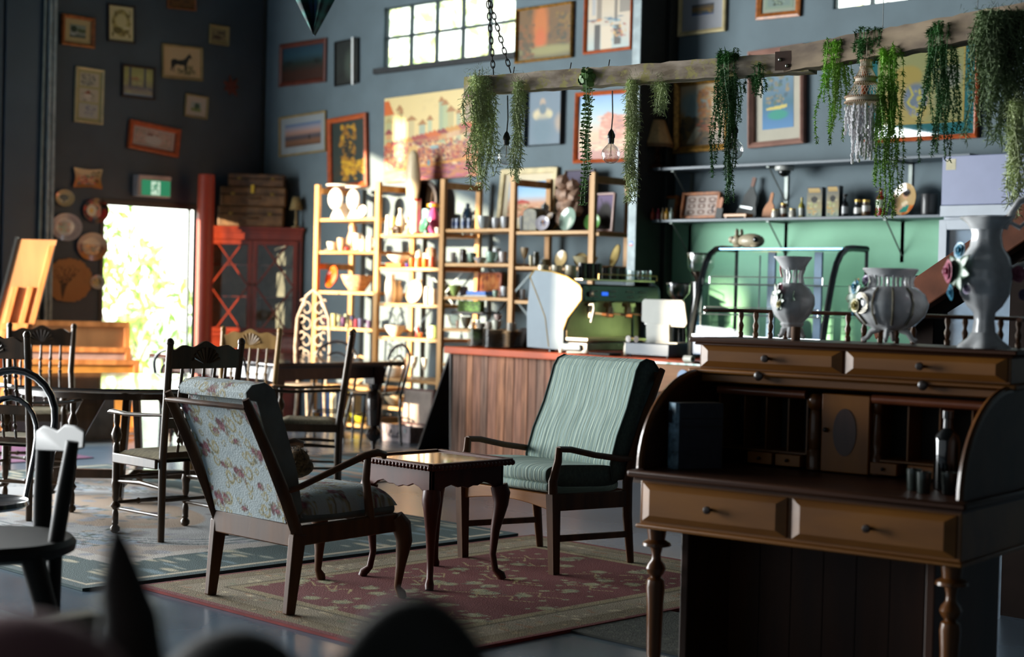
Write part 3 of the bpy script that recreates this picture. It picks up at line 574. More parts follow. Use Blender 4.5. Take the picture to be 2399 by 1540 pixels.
# ---------------------------------------------------------------- things on the shelves
CW = '#d9d2c4'
def mc(c, rough=.25, metal=0.0, coat=.3): return mat('glaze_'+c.strip('#')+('m' if metal else ''), c, rough, metal, .06, 14, coat=coat)
m_clear = glass('clear_glassware', (.92, .96, .96), .35, .04)
def vase_prof(kind):
    return {'cup': [(.55, 0), (.6, .03), (.8, .25), (.97, .7), (1, 1), (.93, 1), (.9, .7), (.72, .25), (.5, .08), (0, .07)],
            'mug': [(.86, 0), (.95, .03), (1, .15), (1, 1), (.92, 1), (.92, .1), (0, .08)],
            'bowl': [(.35, 0), (.38, .06), (.55, .2), (.85, .6), (1, 1), (.96, 1), (.8, .62), (.5, .25), (0, .15)],
            'vase': [(.5, 0), (.58, .04), (.95, .3), (1, .45), (.8, .65), (.4, .8), (.35, .88), (.52, 1), (.46, 1), (.28, .88), (0, .8)],
            'tall': [(.8, 0), (.9, .05), (1, .3), (.95, .7), (.7, .9), (.75, 1), (.65, 1), (.55, .9), (0, .85)],
            'bottle': [(.9, 0), (1, .05), (1, .55), (.85, .68), (.38, .78), (.34, .97), (.4, 1), (0, 1)],
            'jar': [(.85, 0), (1, .06), (1, .7), (.8, .82), (.8, .86), (.9, .88), (.9, 1), (0, 1)],
            'jug': [(.6, 0), (.7, .04), (1, .3), (.95, .55), (.62, .8), (.7, 1), (.62, 1), (.5, .8), (0, .75)],
            'pot': [(.7, 0), (.9, .1), (1, .4), (.9, .68), (.7, .78), (.82, .8), (.7, .9), (.2, .95), (.16, 1), (0, 1)],
            'goblet': [(.6, 0), (.62, .03), (.12, .08), (.1, .4), (.5, .5), (.9, .75), (1, 1), (.94, 1), (.8, .75), (.4, .53), (0, .5)],
            'tumbler': [(.8, 0), (.86, .04), (1, 1), (.94, 1), (.8, .08), (0, .07)],
            'can': [(.98, 0), (1, .03), (1, .97), (.98, 1), (0, 1)],
            'barrel': [(.8, 0), (.95, .15), (1, .5), (.95, .85), (.8, 1), (0, 1)]}[kind]
def ware(kind, x, y, z, r, h, m, label, name=None, cat=None, handle=False, lid=None, band=None, saucer=None, group=None, n=18, cap=None, rz=None):
    names = {'cup': 'cup', 'mug': 'mug', 'bowl': 'bowl', 'vase': 'vase', 'tall': 'vase', 'bottle': 'bottle', 'jar': 'jar', 'jug': 'jug', 'pot': 'teapot', 'goblet': 'goblet', 'tumbler': 'tumbler', 'can': 'tin', 'barrel': 'barrel'}
    nm = name or names[kind]; ct = cat or names[kind]; many = handle or band or cap or saucer
    prof = [(a*r, b*h) for a, b in vase_prof(kind)]
    if saucer: z += .0125
    if many: root = thing(nm, label, ct, (x, y, z), rz if rz is not None else rnd.uniform(-1, 1), group); M().lathe(prof, n=n).build('body', m, root)
    else:
        root = tag(M().lathe(prof, n=n).build(nm, m, loc=(x, y, z)), label, ct, group); root.rotation_euler = (0, 0, rnd.uniform(0, 3))
    if handle:
        M().tube([(r*.92, 0, h*.82), (r*1.35, 0, h*.85), (r*1.6, 0, h*.6), (r*1.4, 0, h*.32), (r*.88, 0, h*.25)], r*.11, 6).build('handle', m, root)
        if kind in ('jug', 'pot'): M().tube([(-r*.8, 0, h*.45), (-r*1.2, 0, h*.6), (-r*1.45, 0, h*.85)], [r*.2, r*.13, r*.1], 6).build('spout', m, root)
    if band: M().lathe([(r*1.01, h*band[1]), (r*1.015, h*band[2])], n=n, cap=False).build('band' if len(band) < 4 else band[3], mc(band[0]), root)
    if cap: M().lathe([(r*cap[1], 0), (r*cap[1], h*cap[2]), (0, h*cap[2])], (0, 0, h), n).build('lid', mat('lid_'+cap[0].strip('#'), cap[0], .35, .3), root)
    if saucer: M().lathe([(r*.6, -.0115), (r*1.45, .0), (r*1.42, .003), (r*.6, -.001), (0, -.001)], n=n).build('saucer', m, root)
    return root
def on(b, lv, px, wpx, hpx, back=.16):
    """spot on a shelf: bay, level, pixel x; sizes in pixels -> x,y,z,r,h"""
    z = SH[b][lv]; z += .002; y = RY0+back
    p = Yp(px, 600, y); D = (p-EYE).dot(cd); r = wpx*D/CF/2; h = hpx*D/CF; x = p.x; lo, hi = PXS[b-1]+.034+r, (PXS[b]-.034-r if b < 5 else -9.0)
    x = min(max(x, lo), hi) if lo < hi else (lo+hi)/2
    if lv > 0: h = min(h, SH[b][lv-1]-.035-z)
    return x, y, z, r, h
LV = ['top', 'second', 'third', 'fourth', 'fifth', 'lowest']
def disc(x, y, z, r, m, label, tilt=1.2, rz=0.0, name='plate', cat='plate', rim=None, deep=.12, group=None, face=None):
    """plate standing on edge, leaning back"""
    root = thing(name, label, cat, (x, y, z), rz, group); R = Matrix.Translation((0, 0, r*math.sin(tilt))) @ Matrix.Rotation(tilt, 4, 'X')
    if face is None: M().lathe([(0, .0), (r*.6, .0), (r*.7, r*deep*.5), (r, r*deep), (r*1.0, r*deep+.004), (r*.68, r*deep*.5+.005), (r*.58, .006), (0, .006)], n=28).xf(R).build('dish', m, root)
    else:
        q = 26; cols = paint(q, q, face, 3)
        def fn(u, v):
            a, b_ = 2*u-1, 1-2*v; X, Y = a*math.sqrt(max(0, 1-b_*b_/2)), b_*math.sqrt(max(0, 1-a*a/2)); rr = math.hypot(X, Y); return (X*r, Y*r, .006+r*deep*max(0, (rr-.6)/.4))
        M().lathe([(r*.5, -.002), (r*1.0, r*deep)], n=28, cap=False).xf(R).build('back', m, root)
        M().grid(fn, q, q, cols).xf(R).build('painted_face', vcol('glazed_face', .15, .4), root)
    if rim: M().lathe([(r*.985, r*deep), (r*1.01, r*deep+.003), (r*.97, r*deep+.008)], n=28, cap=False).xf(R).build('rim', mc(rim, .25, 1), root)
    return root
white, cream = mc('#e6e0d4'), mc('#d8c8a4')
# --- bay 1
x, y, z, r, h = on(1, 0, 795, 34, 48)
sc_ = thing('kitchen_scales', 'white enamel kitchen scales with round dial on the top shelf of the left bay', 'scales', (x, y, z), 0)
M().prism([(-.12, 0), (.12, 0), (.05, .09), (.05, .16), (-.05, .16), (-.05, .09)], (0, -.05, 0), (1, 0, 0), (0, 0, 1), (0, .12, 0)).build('body', white, sc_, bevel=.012)
M().lathe([(.105, 0), (.11, .02), (.095, .035), (0, .035)], (0, -.05, .2), 28, Matrix.Rotation(PI/2, 3, 'X')).build('dial', white, sc_)
M().lathe([(.02, 0), (.16, .015), (.165, .03), (.15, .03), (0, .02)], (0, .02, .315), 28).build('pan', white, sc_)
x, y, z, r, h = on(1, 0, 832, 34, 48)
o = dup(sc_, (x, y, z), .15, 'second white scales with a flat pan beside the dial scales, left bay top shelf'); o.scale = (.75, .75, .93)
x, y, z, r, h = on(1, 0, 857, 28, 34, .1); disc(x, y-.05, z, r*1.05, white, 'round white clock-like dish with orange rim, right end of the left bay top shelf', 1.35, face=[('f', '#e8e0cc'), ('ring', .5, .5, .9, .9, '#b85030', .08), ('e', .5, .5, .3, .3, '#d8a888')])
x, y, z, r, h = on(1, 1, 826, 30, 60, .3); ware('jug', x, y, z, r, h, mc('#c89a78'), 'tall terracotta coffee pot at the back of the left bay second shelf', 'coffee_pot', 'pot', handle=True, rz=2.6)
for px, wp, hp, c, lb_ in ((778, 30, 18, '#e8dfcb', 'low stack of cream dishes at the left end'), (800, 26, 30, '#d8b48c', 'peach coloured mug beside the cream dishes'), (836, 26, 38, '#ece4d4', 'tall white cup in front of the coffee pot'), (850, 22, 26, '#e0d0b4', 'rounded cream cup next to the tall white cup'), (866, 20, 34, '#e6e0d4', 'slim white cup by the second upright')):
    x, y, z, r, h = on(1, 1, px, wp*.86, hp, .1); ware('cup' if wp > 24 else 'mug', x, y, z, r, h, mc(c), lb_+', left bay second shelf', saucer=(px in (778, 836)), handle=px in (836, 866, 800))
x, y, z, r, h = on(1, 1, 812, 12, 10, .08); tag(M().ell((0, 0, r*.8), (r, r, r*.8)).build('pincushion', mc('#b83a3a'), loc=(x, y, z)), 'small red round trinket among white cups on the left bay second shelf', 'trinket')
x, y, z, r, h = on(1, 2, 780, 52, 50, .12)
o = disc(x, y, z+.02, .115, mat('orange_glass', '#d8601c', .15, 0, .2, 20, coat=.5), 'glowing orange glass dish standing on edge on the left bay third shelf', 1.3, -.2, 'glass_dish', 'dish', deep=.35)
x, y, z, r, h = on(1, 2, 838, 78, 38, .2)
M_b = M().lathe([(.4*r, 0), (.5*r, .01), (.8*r, h*.5), (r, h), (.96*r, h), (.76*r, h*.5), (.4*r, .02), (0, .02)], n=36, wob=lambda a, t: 1+.05*math.cos(12*a)*t)
tag(M_b.build('cut_glass_bowl', mat('peach_glass', '#e8b890', .12, 0, .2, 40, coat=.6), loc=(x, y, z)), 'wide scalloped peach glass bowl beside the orange dish', 'bowl')
for k, (px, c, wp, hp) in enumerate(((762, '#5a2a38', 16, 26), (775, '#7a3a3a', 16, 24), (786, '#c8c488', 15, 30), (797, '#b8c0a0', 15, 27), (808, '#6a4a6a', 13, 24), (817, '#c8cfa8', 15, 30), (829, '#4a4a6a', 12, 28), (838, '#8a3a4a', 12, 20), (848, '#5a5a7a', 12, 22), (858, '#3a3a5a', 12, 20), (868, '#6a5a7a', 12, 19))):
    x, y, z, r, h = on(1, 3, px, wp, hp, .08+.1*(k % 2)); ware('tumbler' if k % 3 else 'goblet', x, y, z, r, h, mat('tinted_glass_%d' % k, c, .12, 0, .1, 10, coat=.5), ['dark ruby', 'brick red', 'pale gold', 'sage', 'plum', 'pale green tall', 'navy', 'crimson', 'slate blue', 'indigo', 'mauve'][k]+' drinking glass on the left bay fourth shelf', 'drinking_glass', 'glass', group='coloured glasses, left bay fourth shelf')
for px, wp, lb_, c, hp in ((792, 50, 'big oval white platter standing behind the bentwood chairs', '#dfe3d0', 0), (846, 70, 'round gold rimmed platter standing right of the white platter', '#b8966a', 0)):
    x, y, z, r, h = on(1, 4, px, wp, 10, .25); disc(x, y, z, r, mc(c), lb_, 1.35, rim='#a8783c' if wp > 70 else None)
for k, (px, c, hp, wp) in enumerate(((776, '#2f4f8a', 70, 9), (784, '#d8d4c8', 66, 7), (792, '#4a6aa0', 68, 8), (800, '#c8b890', 64, 9), (809, '#e0d8c0', 70, 7), (818, '#384a6a', 66, 9), (828, '#b8a888', 60, 8))):
    x, y, z, r, h = on(1, 5, px, wp, hp, .15); B = M().b2(-r, r, -.11, .11, 0, h); o = thing('book', ['navy', 'ivory', 'mid blue', 'buff', 'cream', 'dark blue', 'sandy'][k]+' book standing in the row at the foot of the left bay', 'book', (x, y+.02, z+.0), 0, 'books at the foot of the left bay')
    B.build('cover', mc(c, .6), o, bevel=.002); M().b2(-r*.8, r*.8, -.10, .108, h-.004, h+.001).build('pages', mc('#d8cfb8', .8), o, flat=True)
x, y, z, r, h = on(1, 5, 852, 50, 22, .15); ware('bowl', x, y, z, r, h, mc('#c8cc3a'), 'bright yellow-green bowl low in the left bay near the table leg')
# --- bay 2
x, y, z, r, h = on(2, 0, 914, 58, 120, .30)
hn = M().lathe([(.06, 0), (.065, .01), (.02, .025), (.018, .16), (.05, .22), (.06, .30), (.085, .45), (.09, .58), (.07, .70), (.06, .78), (.03, .82), (0, .83)], n=22, wob=lambda a, t: 1-.25*abs(math.sin(a))*(t > .3))
tag(hn.build('dress_form', mat('ivory_form', '#dcc9a4', .4, 0, .1, 6), loc=(x, y, z)), 'slender ivory dress-form figure rising above the second bay', 'figure')
x, y, z, r, h = on(2, 0, 962, 84, 92, .39)
B = M(); nseg = 22
outer = [(-.17, 0), (-.17, .3)]+[(-.17*math.cos(PI*k/nseg), .3+.17*math.sin(PI*k/nseg)) for k in range(nseg+1)]+[(.17, 0)]
o = thing('arched_mirror', 'dark arched mirror standing behind the red and white tin', 'mirror', (x, y, z+.02))
B.prism([(a*1.12, b*1.12) for a, b in outer], (0, .0, 0), (1, 0, 0), (0, 0, 1), (0, .025, 0)).build('backboard', mat('dark_mirror_wood', '#2a1c14', .4), o)
M().prism([(a*.95, b+.02) for a, b in outer], (0, -.004, 0), (1, 0, 0), (0, 0, 1), (0, .003, 0)).build('mirror_glass', mat('mirror_dark', '#3a3028', .06, .9, .02), o, flat=True)
x, y, z, r, h = on(2, 0, 971, 25, 82, .07)
tin = ware('can', x, y, z+.0, r, h, mc('#e8dccc'), 'tall red and white tin standing in front of the arched mirror', 'tin', 'tin', band=('#c02a1c', .93, 1.0))
M().lathe([(r*1.01, h*.0), (r*1.012, h*.04)], n=18).build('lower_band', mc('#c02a1c'), tin)
for px, c, kind, wp, hp, lb_ in ((888, '#ece2cc', 'tall', 14, 44, 'cream column vase at the left end'), (951, '#c8a070', 'barrel', 12, 42, 'tan ribbed vase behind the white figurine vase'), (936, '#efe6cf', 'vase', 20, 60, 'tall white figurine vase'), (918, '#d8cc7a', 'can', 13, 42, 'pale yellow tin'), (1000, '#8ab8c0', 'can', 26, 60, 'pale blue patterned canister'), (957, '#b8842c', 'barrel', 9, 34, 'amber jar'), (1024, '#b8b4ac', 'cup', 14, 14, 'tiny grey cup by the third upright')):
    x, y, z, r, h = on(2, 0, px, wp, hp, .07+.26*(px in (951,))+.22*(px == 1000)); ware(kind, x, y, z, r, h, mc(c), lb_+' on the top shelf of the second bay')
x, y, z, r, h = on(2, 0, 999, 38, 40, .03); disc(x, y, z, r, mc('#4f8a70'), 'green glazed bowl tipped on its side to face out', 1.3, -.3, 'bowl', 'bowl', deep=.5)
x, y, z, r, h = on(2, 0, 948, 34, 20, .06); o = thing('animal_figurine', 'small dark brown bear figurine walking on the second bay top shelf', 'figurine', (x-.06, y-.06, z), PI)
M().ell((0, 0, .055), (.055, .03, .03)).ell((.055, 0, .05), (.024, .02, .02)).ell((.078, 0, .043), (.012, .01, .01)).build('body', mc('#3f2a1a', .5), o)
for sx in (-.035, .035):
    for sy in (-.015, .015): M().tube([(sx, sy, .045), (sx, sy, 0)], .01, 6).build('leg', mc('#3f2a1a', .5), o)
x, y, z, r, h = on(2, 0, 1022, 32, 36, .20); o = ware('vase', x-.005, y-.04, z+.0, r*1.0, h*2.05, mc('#b84878'), 'shiny pink globe vase with yellow ringed neck by the third upright', band=('#d09a2c', .86, .95, 'neck_ring'))
x, y, z, r, h = on(2, 1, 920, 58, 18, .14); ware('bowl', x, y, z+.045, r, h, mc('#efe6d0'), 'shallow white bowl resting on wooden boxes, second bay second shelf')
tag(M().b2(-.11, .11, -.09, .09, 0, .042).build('wooden_box', wood('warm_box', '#c8783c', '#a85a28', 'x'), loc=(x+.02, y, z), bevel=.004), 'flat orange wooden box under the shallow white bowl', 'box')
for k, (px, c, kind, wp, hp, lb_) in enumerate(((981, '#efe4cc', 'pot', 18, 42, 'white lidded jar'), (998, '#e8d8b8', 'mug', 14, 34, 'cream mug'), (1010, '#b8907a', 'pot', 32, 50, 'pink-brown lidded biscuit barrel'), (966, '#c86a28', 'tumbler', 16, 22, 'orange tumbler in front left'), (982, '#b85a20', 'tumbler', 16, 24, 'second orange tumbler'), (996, '#c87830', 'tumbler', 16, 22, 'amber tumbler in front'), (955, '#3a2a8a', 'cup', 10, 9, 'tiny violet cup'), (1012, '#a84a34', 'mug', 16, 26, 'rust figurine-shaped mug'))):
    x, y, z, r, h = on(2, 1, px, wp, hp, .05+.16*(k < 3)); ware(kind, x, y, z, r, h, mc(c), lb_+' on the second shelf of the second bay', group=None)
for k, (px, c, kind, wp, hp, lb_) in enumerate(((908, '#efe6d2', 'tall', 26, 66, 'tall white jug-like vase'), (936, '#f0e8d6', 'vase', 22, 52, 'white bulbous vase'), (1016, '#ece4d2', 'mug', 18, 36, 'white mug by the third upright'), (1002, '#e8dfcc', 'tall', 14, 40, 'narrow white vase'))):
    x, y, z, r, h = on(2, 2, px, wp, hp, .1+.1*(k % 2)); ware(kind, x, y, z, r, h, mc(c), lb_+' on the third shelf of the second bay')
x, y, z, r, h = on(2, 2, 973, 56, 66, .24); o = thing('round_board', 'round peach wooden paddle with a short handle leaning in the second bay', 'board', (x, y, z))
M().lathe([(r, 0), (r, .012), (r*.93, .016), (0, .014)], (0, 0, r), 34, Matrix.Rotation(PI/2-.2, 3, 'X')).build('disc', mc('#dcb890', .5), o)
M().b2(-.02, .02, .07, .085, 2*r-.02, 2*r+.0).build('handle', mc('#b88860', .5), o, bevel=.004)
for k, (px, c, kind, wp, hp, lb_) in enumerate(((925, '#f2ead8', 'bowl', 54, 26, 'wide white leaf-edged bowl'), (974, '#a82a1c', 'bottle', 10, 30, 'small red bottle'), (985, '#c8642c', 'cup', 12, 12, 'small orange cup'), (1003, '#efe8d2', 'mug', 14, 26, 'slim white beaker'), (1018, '#a8c078', 'jar', 26, 30, 'pale green glass jar by the third upright'))):
    x, y, z, r, h = on(2, 3-0, px, wp, hp, .1); ware(kind, x, RY0+.12+.03*(k % 2), z, r, h, mc(c), lb_+' on the fourth shelf of the second bay')
for k, (px, c, kind, wp, hp, lb_, lv) in enumerate(((908, '#eee6d4', 'pot', 42, 44, 'large white lidded tureen', 4), (953, '#d8b090', 'jug', 14, 46, 'peach jug beside the tureen', 4), (974, '#efe8da', 'goblet', 22, 52, 'tall white candle cup', 4), (1000, '#f0ead8', 'goblet', 14, 50, 'thin white stem glass', 4), (918, '#d8c8a8', 'bowl', 56, 24, 'wide woven dish low left', 5), (985, '#cfc0a4', 'bowl', 62, 20, 'wide woven dish low right', 5))):
    x, y, z, r, h = on(2, lv, px, wp, hp, .14); ware(kind, x, y, z, r, h, mc(c), lb_+' on the '+LV[lv]+' shelf of the second bay', handle=kind == 'jug')
# --- bay 3
for k, px in enumerate((1056, 1070, 1084, 1098)):
    x, y, z, r, h = on(3, 0, px, 10.5, 25, .08); ware('mug', x, y, z, r, h, mc('#8a97ac'), 'blue and white striped beaker, '+['leftmost', 'second', 'third', 'rightmost'][k]+' of four on the third bay top shelf', group='striped beakers', band=('#2f4a7a', .3, .7, 'stripe'))
x, y, z, r, h = on(3, 0, 1093, 30, 62, .22); ware('bottle', x, y, z, r*.85, h, mc('#34506a'), 'dark blue sake bottle behind the striped beakers', band=('#9ab0c0', .2, .26, 'stripe'))
x, y, z, r, h = on(3, 0, 1131, 32, 30, .06); ware('cup', x, y, z, r, h, mc('#9aa09f'), 'grey stoneware mortar with pestle on the third bay top shelf', 'mortar', 'mortar')
for px, wp, hp, lb_ in ((1160, 22, 26, 'grey patterned cup left'), (1182, 24, 28, 'grey patterned cup right')):
    x, y, z, r, h = on(3, 0, px, wp, hp, .12); ware('cup', x, y, z, r, h, mc('#a3a5a8'), lb_+' of a pair below the leaning desert picture', handle=True)
x, y, z, r, h = on(3, 0, 1212, 150, 135, .38)
def lean_pic(pxc, yb, z, wm, hm, label, frame, fw, ops, n, mount=None, mwid=0., rz=0., tilt=.12, thick=.03):
    root = thing('framed_picture', label, 'picture', (pxc, yb, z), rz); R = Matrix.Rotation(-tilt, 4, 'X'); a, b = wm/2, hm
    B = M()
    for q in ((-a, -a+fw, 0, b), (a-fw, a, 0, b), (-a+fw, a-fw, 0, fw), (-a+fw, a-fw, b-fw, b)): B.b2(q[0], q[1], -thick, 0, q[2], q[3])
    B.xf(R).build('frame', FR[frame], root, bevel=.004)
    ia, z0, z1 = a-fw, fw, b-fw
    if mount: M().b2(-ia, ia, -.008, 0, z0, z1).xf(R).build('mount', matb(mount), root, flat=True); ia -= mwid; z0 += mwid; z1 -= mwid
    M().grid(lambda u, v: (-ia+2*ia*u, -.011, z1-(z1-z0)*v), n[0], n[1], paint(n[0], n[1], ops, 2)).xf(R).build('print', m_paper, root, flat=True); return root
pA, pB = Yp(1143, 520, 10.66), Yp(1268, 512, 10.66); ztop = Yp(1215, 393, 10.66).z; zb = RT-.42*1
lean_pic((pA.x+pB.x)/2+.02, 10.785, RT+.003 if False else SH[3][0]+.006, pB.x-pA.x+.04, ztop-SH[3][0], 'large leaning picture of a desert hill under blue sky in cream frame behind the cups', 'cream', .05, [('g', '#5f9ad0', '#8fbadc', '#a8c4d8', '#c89a80', '#c08a6a', '#b07858'), ('p', [(.1, .62), (.35, .5), (.55, .56), (.6, .62)], '#b04a40'), ('d', 60, (0, .62, 1, .95), ['#c8a080', '#7a7a4a', '#a86a4a', '#d0b090'], .07, .02)], (44, 50), '#d8ccb0', .07, tilt=.10)
def bowls(b, lv, L, phrase):
    for k, (px, c, kind, wp, hp, lb_, opt) in enumerate(L):
        x, y, z, r, h = on(b, lv, px, wp, hp, .08+.12*(k % 2)); ware(kind, x, y, z, r, h, m_clear if c == 'clear' else mc(c), lb_+' on the '+phrase, handle='h' in opt, saucer='s' in opt)
bowls(3, 1, [(1046, '#c0b8b0', 'cup', 13, 22, 'pale teacup with saucer, far left', 'hs'), (1068, '#2c2a26', 'jar', 15, 34, 'dark jar with wooden lid, left', ''), (1086, '#3a2c24', 'jar', 16, 30, 'dark jar with brass lid', ''), (1106, '#86a090', 'cup', 22, 22, 'sage green teacup', 'hs'), (1124, '#b8b4b0', 'bowl', 30, 14, 'grey bowl', ''), (1127, '#cfcac4', 'cup', 26, 14, 'pale cup stacked high', 'h'), (1150, '#8aa896', 'cup', 24, 24, 'second sage green teacup', 'hs'), (1163, '#b0b4b8', 'cup', 18, 36, 'tilted grey ladle cup', ''), (1178, '#c8c0bc', 'cup', 20, 24, 'white cup with orange spot', 'hs')], 'third bay second shelf')
x, y, z, r, h = on(3, 1, 1130, 40, 10, .1); tag(M().b2(-.07, .07, -.05, .05, 0, .025).build('small_box', mc('#7a2f2a', .5), loc=(x+.0, y+.27, z), bevel=.003), 'dark red flat box at the back among teacups in the third bay', 'box')
x, y, z, r, h = on(3, 2, 1058, 86, 52, .4)
lean_pic(x+.01, RY1-.04, z+.004, .32, .22, 'small orange abstract panel leaning at the back of the second and third bays', 'rust', .012, [('f', '#b8622c'), ('d', 40, (0, 0, 1, 1), ['#c87838', '#8a3c20', '#d08848', '#6a3420'], .08, .12)], (30, 22), tilt=.05)
bowls(3, 2, [(1048, '#a8c070', 'bowl', 30, 26, 'lime patterned basket', ''), (1076, '#aab2c8', 'cup', 22, 20, 'blue willow cup, left', 'hs'), (1163, '#9ab4a4', 'cup', 14, 16, 'pale green cup beyond the blue box', 'h'), (1184, '#c8ccd0', 'cup', 20, 22, 'white teacup at the right end', 'hs')], 'third bay third shelf')
x, y, z, r, h = on(3, 2, 1128, 62, 13, .1); tag(M().b2(-.125, .125, -.06, .06, .014, .05).build('blue_box', mc('#1f64b8', .5), loc=(x, y-.0, z), bevel=.003), 'long bright blue box lying on the third bay third shelf', 'box')
tag(M().b2(-.15, .15, -.07, .07, 0, .013).build('tray', mc('#cfc8b8', .5), loc=(x, y-.0, z), bevel=.003), 'pale flat tray under the bright blue box', 'tray')
x, y, z, r, h = on(3, 3, 1072, 80, 24, .2); tag(M().b2(-.15, .15, -.03, .03, .0, .10).build('green_box', mat('green_foliage_print', '#7aa83a', .6, 0, .4, 40), loc=(max(x, PXS[2]+.19), y, SH[3][2]-.139), bevel=.003), 'bright green patterned box hanging low under the third shelf of the third bay', 'box')
tag(M().b2(PXS[2]+.032, PXS[2]+.45, RY0+.1, RY0+.34, SH[3][2]-.155, SH[3][2]-.14).build('thin_shelf', mat('thin_dark_shelf', '#3a2a1c', .5)), 'thin dark sub-shelf holding the green patterned box', 'shelf')
bowls(3, 3, [(1054, 'clear', 'bowl', 30, 30, 'wide clear glass bowl', ''), (1096, '#b8b0a0', 'bowl', 26, 26, 'wide pale pottery dish', ''), (1076, '#b07a5a', 'cup', 7, 18, 'small brown cup', ''), (1113, '#c08a58', 'cup', 10, 16, 'amber glass cup', ''), (1124, 'clear', 'tumbler', 12, 22, 'clear tumbler', '')], 'third bay fourth shelf behind the black plates')
bowls(3, 5, [(1048, '#b0a89c', 'bowl', 30, 26, 'wide grey shell dish', ''), (1072, '#cfc6b8', 'mug', 10, 12, 'small white cup', '')], 'low shelf beside the counter end')
# --- bay 4
lx, ly, lz, lr, lh = on(4, 0, 1340, 80, 100, .38)
lean_pic(lx, 10.715, SH[4][0]+.006, .36, .56, 'dark violet panel leaning behind the garlic-like ornament', 'black', .01, [('f', '#5a5468'), ('n', '#3f3a48', 3, 2, -.3)], (10, 10), tilt=.06)
x, y, z, r, h = on(4, 0, 1325, 66, 110, .31)
garl = thing('garlic_ornament', 'big cluster of pale carved garlic bulbs piled on the fourth bay', 'ornament', (x, y, z))
for k, (gx_, gz_, gr_) in enumerate(((-.03, .40, .07), (.07, .37, .06), (-.08, .30, .075), (.02, .28, .06), (.09, .27, .065), (-.05, .19, .08), (.06, .17, .08), (.12, .15, .06), (-.11, .09, .06), (.01, .07, .09))):
    M().lathe([(.1*gr_, -gr_), (gr_*.8, -gr_*.6), (gr_, 0), (gr_*.75, gr_*.5), (gr_*.25, gr_*.95), (.1*gr_, gr_*1.3), (0, gr_*1.3)], (gx_, (k % 3)*.03-.03, gz_+.045), 20, Euler((rnd.uniform(-.5, .5), rnd.uniform(-.6, .6), 0)).to_matrix(), lambda a, t: 1+.08*math.cos(7*a)).build('bulb', mat('garlic_skin', '#ab8a74', .6, 0, .2, 20), garl)
x, y, z, r, h = on(4, 0, 1240, 46, 56, .14); tag(M().prism([(-r, 0), (r, 0), (r, h*.75)]+[(r*math.cos(a)*1, h*.75+h*.22*math.sin(a)) for a in [PI*k/10 for k in range(1, 10)]]+[(-r, h*.75)], (0, -.05, 0), (1, 0, 0), (0, 0, 1), (0, .12, 0)).build('tea_cosy', mat('olive_tin', '#5a563c', .5, 0, .3, 18), loc=(x+.05, y-.06, z), bevel=.01), 'squat dark olive domed tin on the fourth bay top shelf', 'tin')
x, y, z, r, h = on(4, 0, 1226, 24, 70, .3); ware('pot', x+.02, y, z, r, h, mc('#8f9596', .3, 1), 'pewter lidded coffee pot behind the olive tin', 'coffee_pot', 'pot')
x, y, z, r, h = on(4, 0, 1218, 12, 36, .05); ware('cup', x, y, z, r, h, mc('#9a9c9e'), 'grey tall cup at the left end of the fourth bay top shelf')
x, y, z, r, h = on(4, 0, 1289, 56, 70, .26); disc(x+.0, y+.0, z, r*.85, mc('#4a4034', .2, 1), 'dark silver tray with beaded bright rim standing on edge', 1.35, rim='#e8d8b0', name='tray', cat='tray', deep=.05)
x, y, z, r, h = on(4, 0, 1275, 36, 46, .04); disc(x, y-.03, z, r*.98, white, 'white plate with blue and red flowers facing out at the front', 1.3, .35, face=[('f', '#bdb8c0'), ('ring', .5, .5, .85, .85, '#8f9098', .06), ('d', 26, (.3, .28, .72, .75), ['#2f4a80', '#8a3a3a', '#3a5a4a', '#b8904a'], .055)])
x, y, z, r, h = on(4, 0, 1330, 62, 66, .14); disc(x, y, z, r*.9, mc('#9cb4a4'), 'pale green marbled plate, largest on the fourth bay top shelf', 1.35, -.1, face=[('f', '#8fa596'), ('n', '#b8c4b8', 5, 3, -.6), ('e', .62, .68, .12, .28, '#d0d4c8', .1), ('p', [(.7, .55), (.9, .5), (.85, .75), (.75, .95)], '#b8c8b8')])
x, y, z, r, h = on(4, 0, 1386, 44, 66, .22); disc(x, y, z, r, mc('#5f9a4c'), 'oval green and white platter partly behind the last upright', 1.35, .3, rim='#c8a860')
bowls(4, 1, [(1216, '#b09878', 'goblet', 20, 44, 'tan goblet with orange pattern', ''), (1232, '#8a3a2c', 'cup', 12, 16, 'dark red saucer cup', 's'), (1256, '#3a3a2c', 'jar', 16, 34, 'dark green hobnail jar', ''), (1280, '#8f8868', 'bowl', 22, 18, 'olive bowl', ''), (1244, '#c8bc98', 'cup', 9, 26, 'cream cup tipped on its side', '')], 'fourth bay second shelf')
x, y, z, r, h = on(4, 1, 1316, 36, 56, .2); disc(x, y, z, r*1.1, mc('#b8a070'), 'oval floral tray standing on edge behind the white mugs', 1.35, rim='#6a3a2a')
x, y, z, r, h = on(4, 1, 1362, 26, 46, .2); disc(x, y, z, r*1.3, mc('#a89460'), 'narrow olive dish standing left of the last upright', 1.35, .6, rim='#4a2a20')
bowls(4, 1, [(1372, '#a09878', 'bowl', 60, 24, 'wide khaki dish under the oval trays', '')], 'fourth bay second shelf right side')
bowls(4, 2, [(1226, '#b8bcc0', 'cup', 14, 22, 'pale cup with saucer beside the coffee machine', 'hs')], 'fourth bay third shelf')
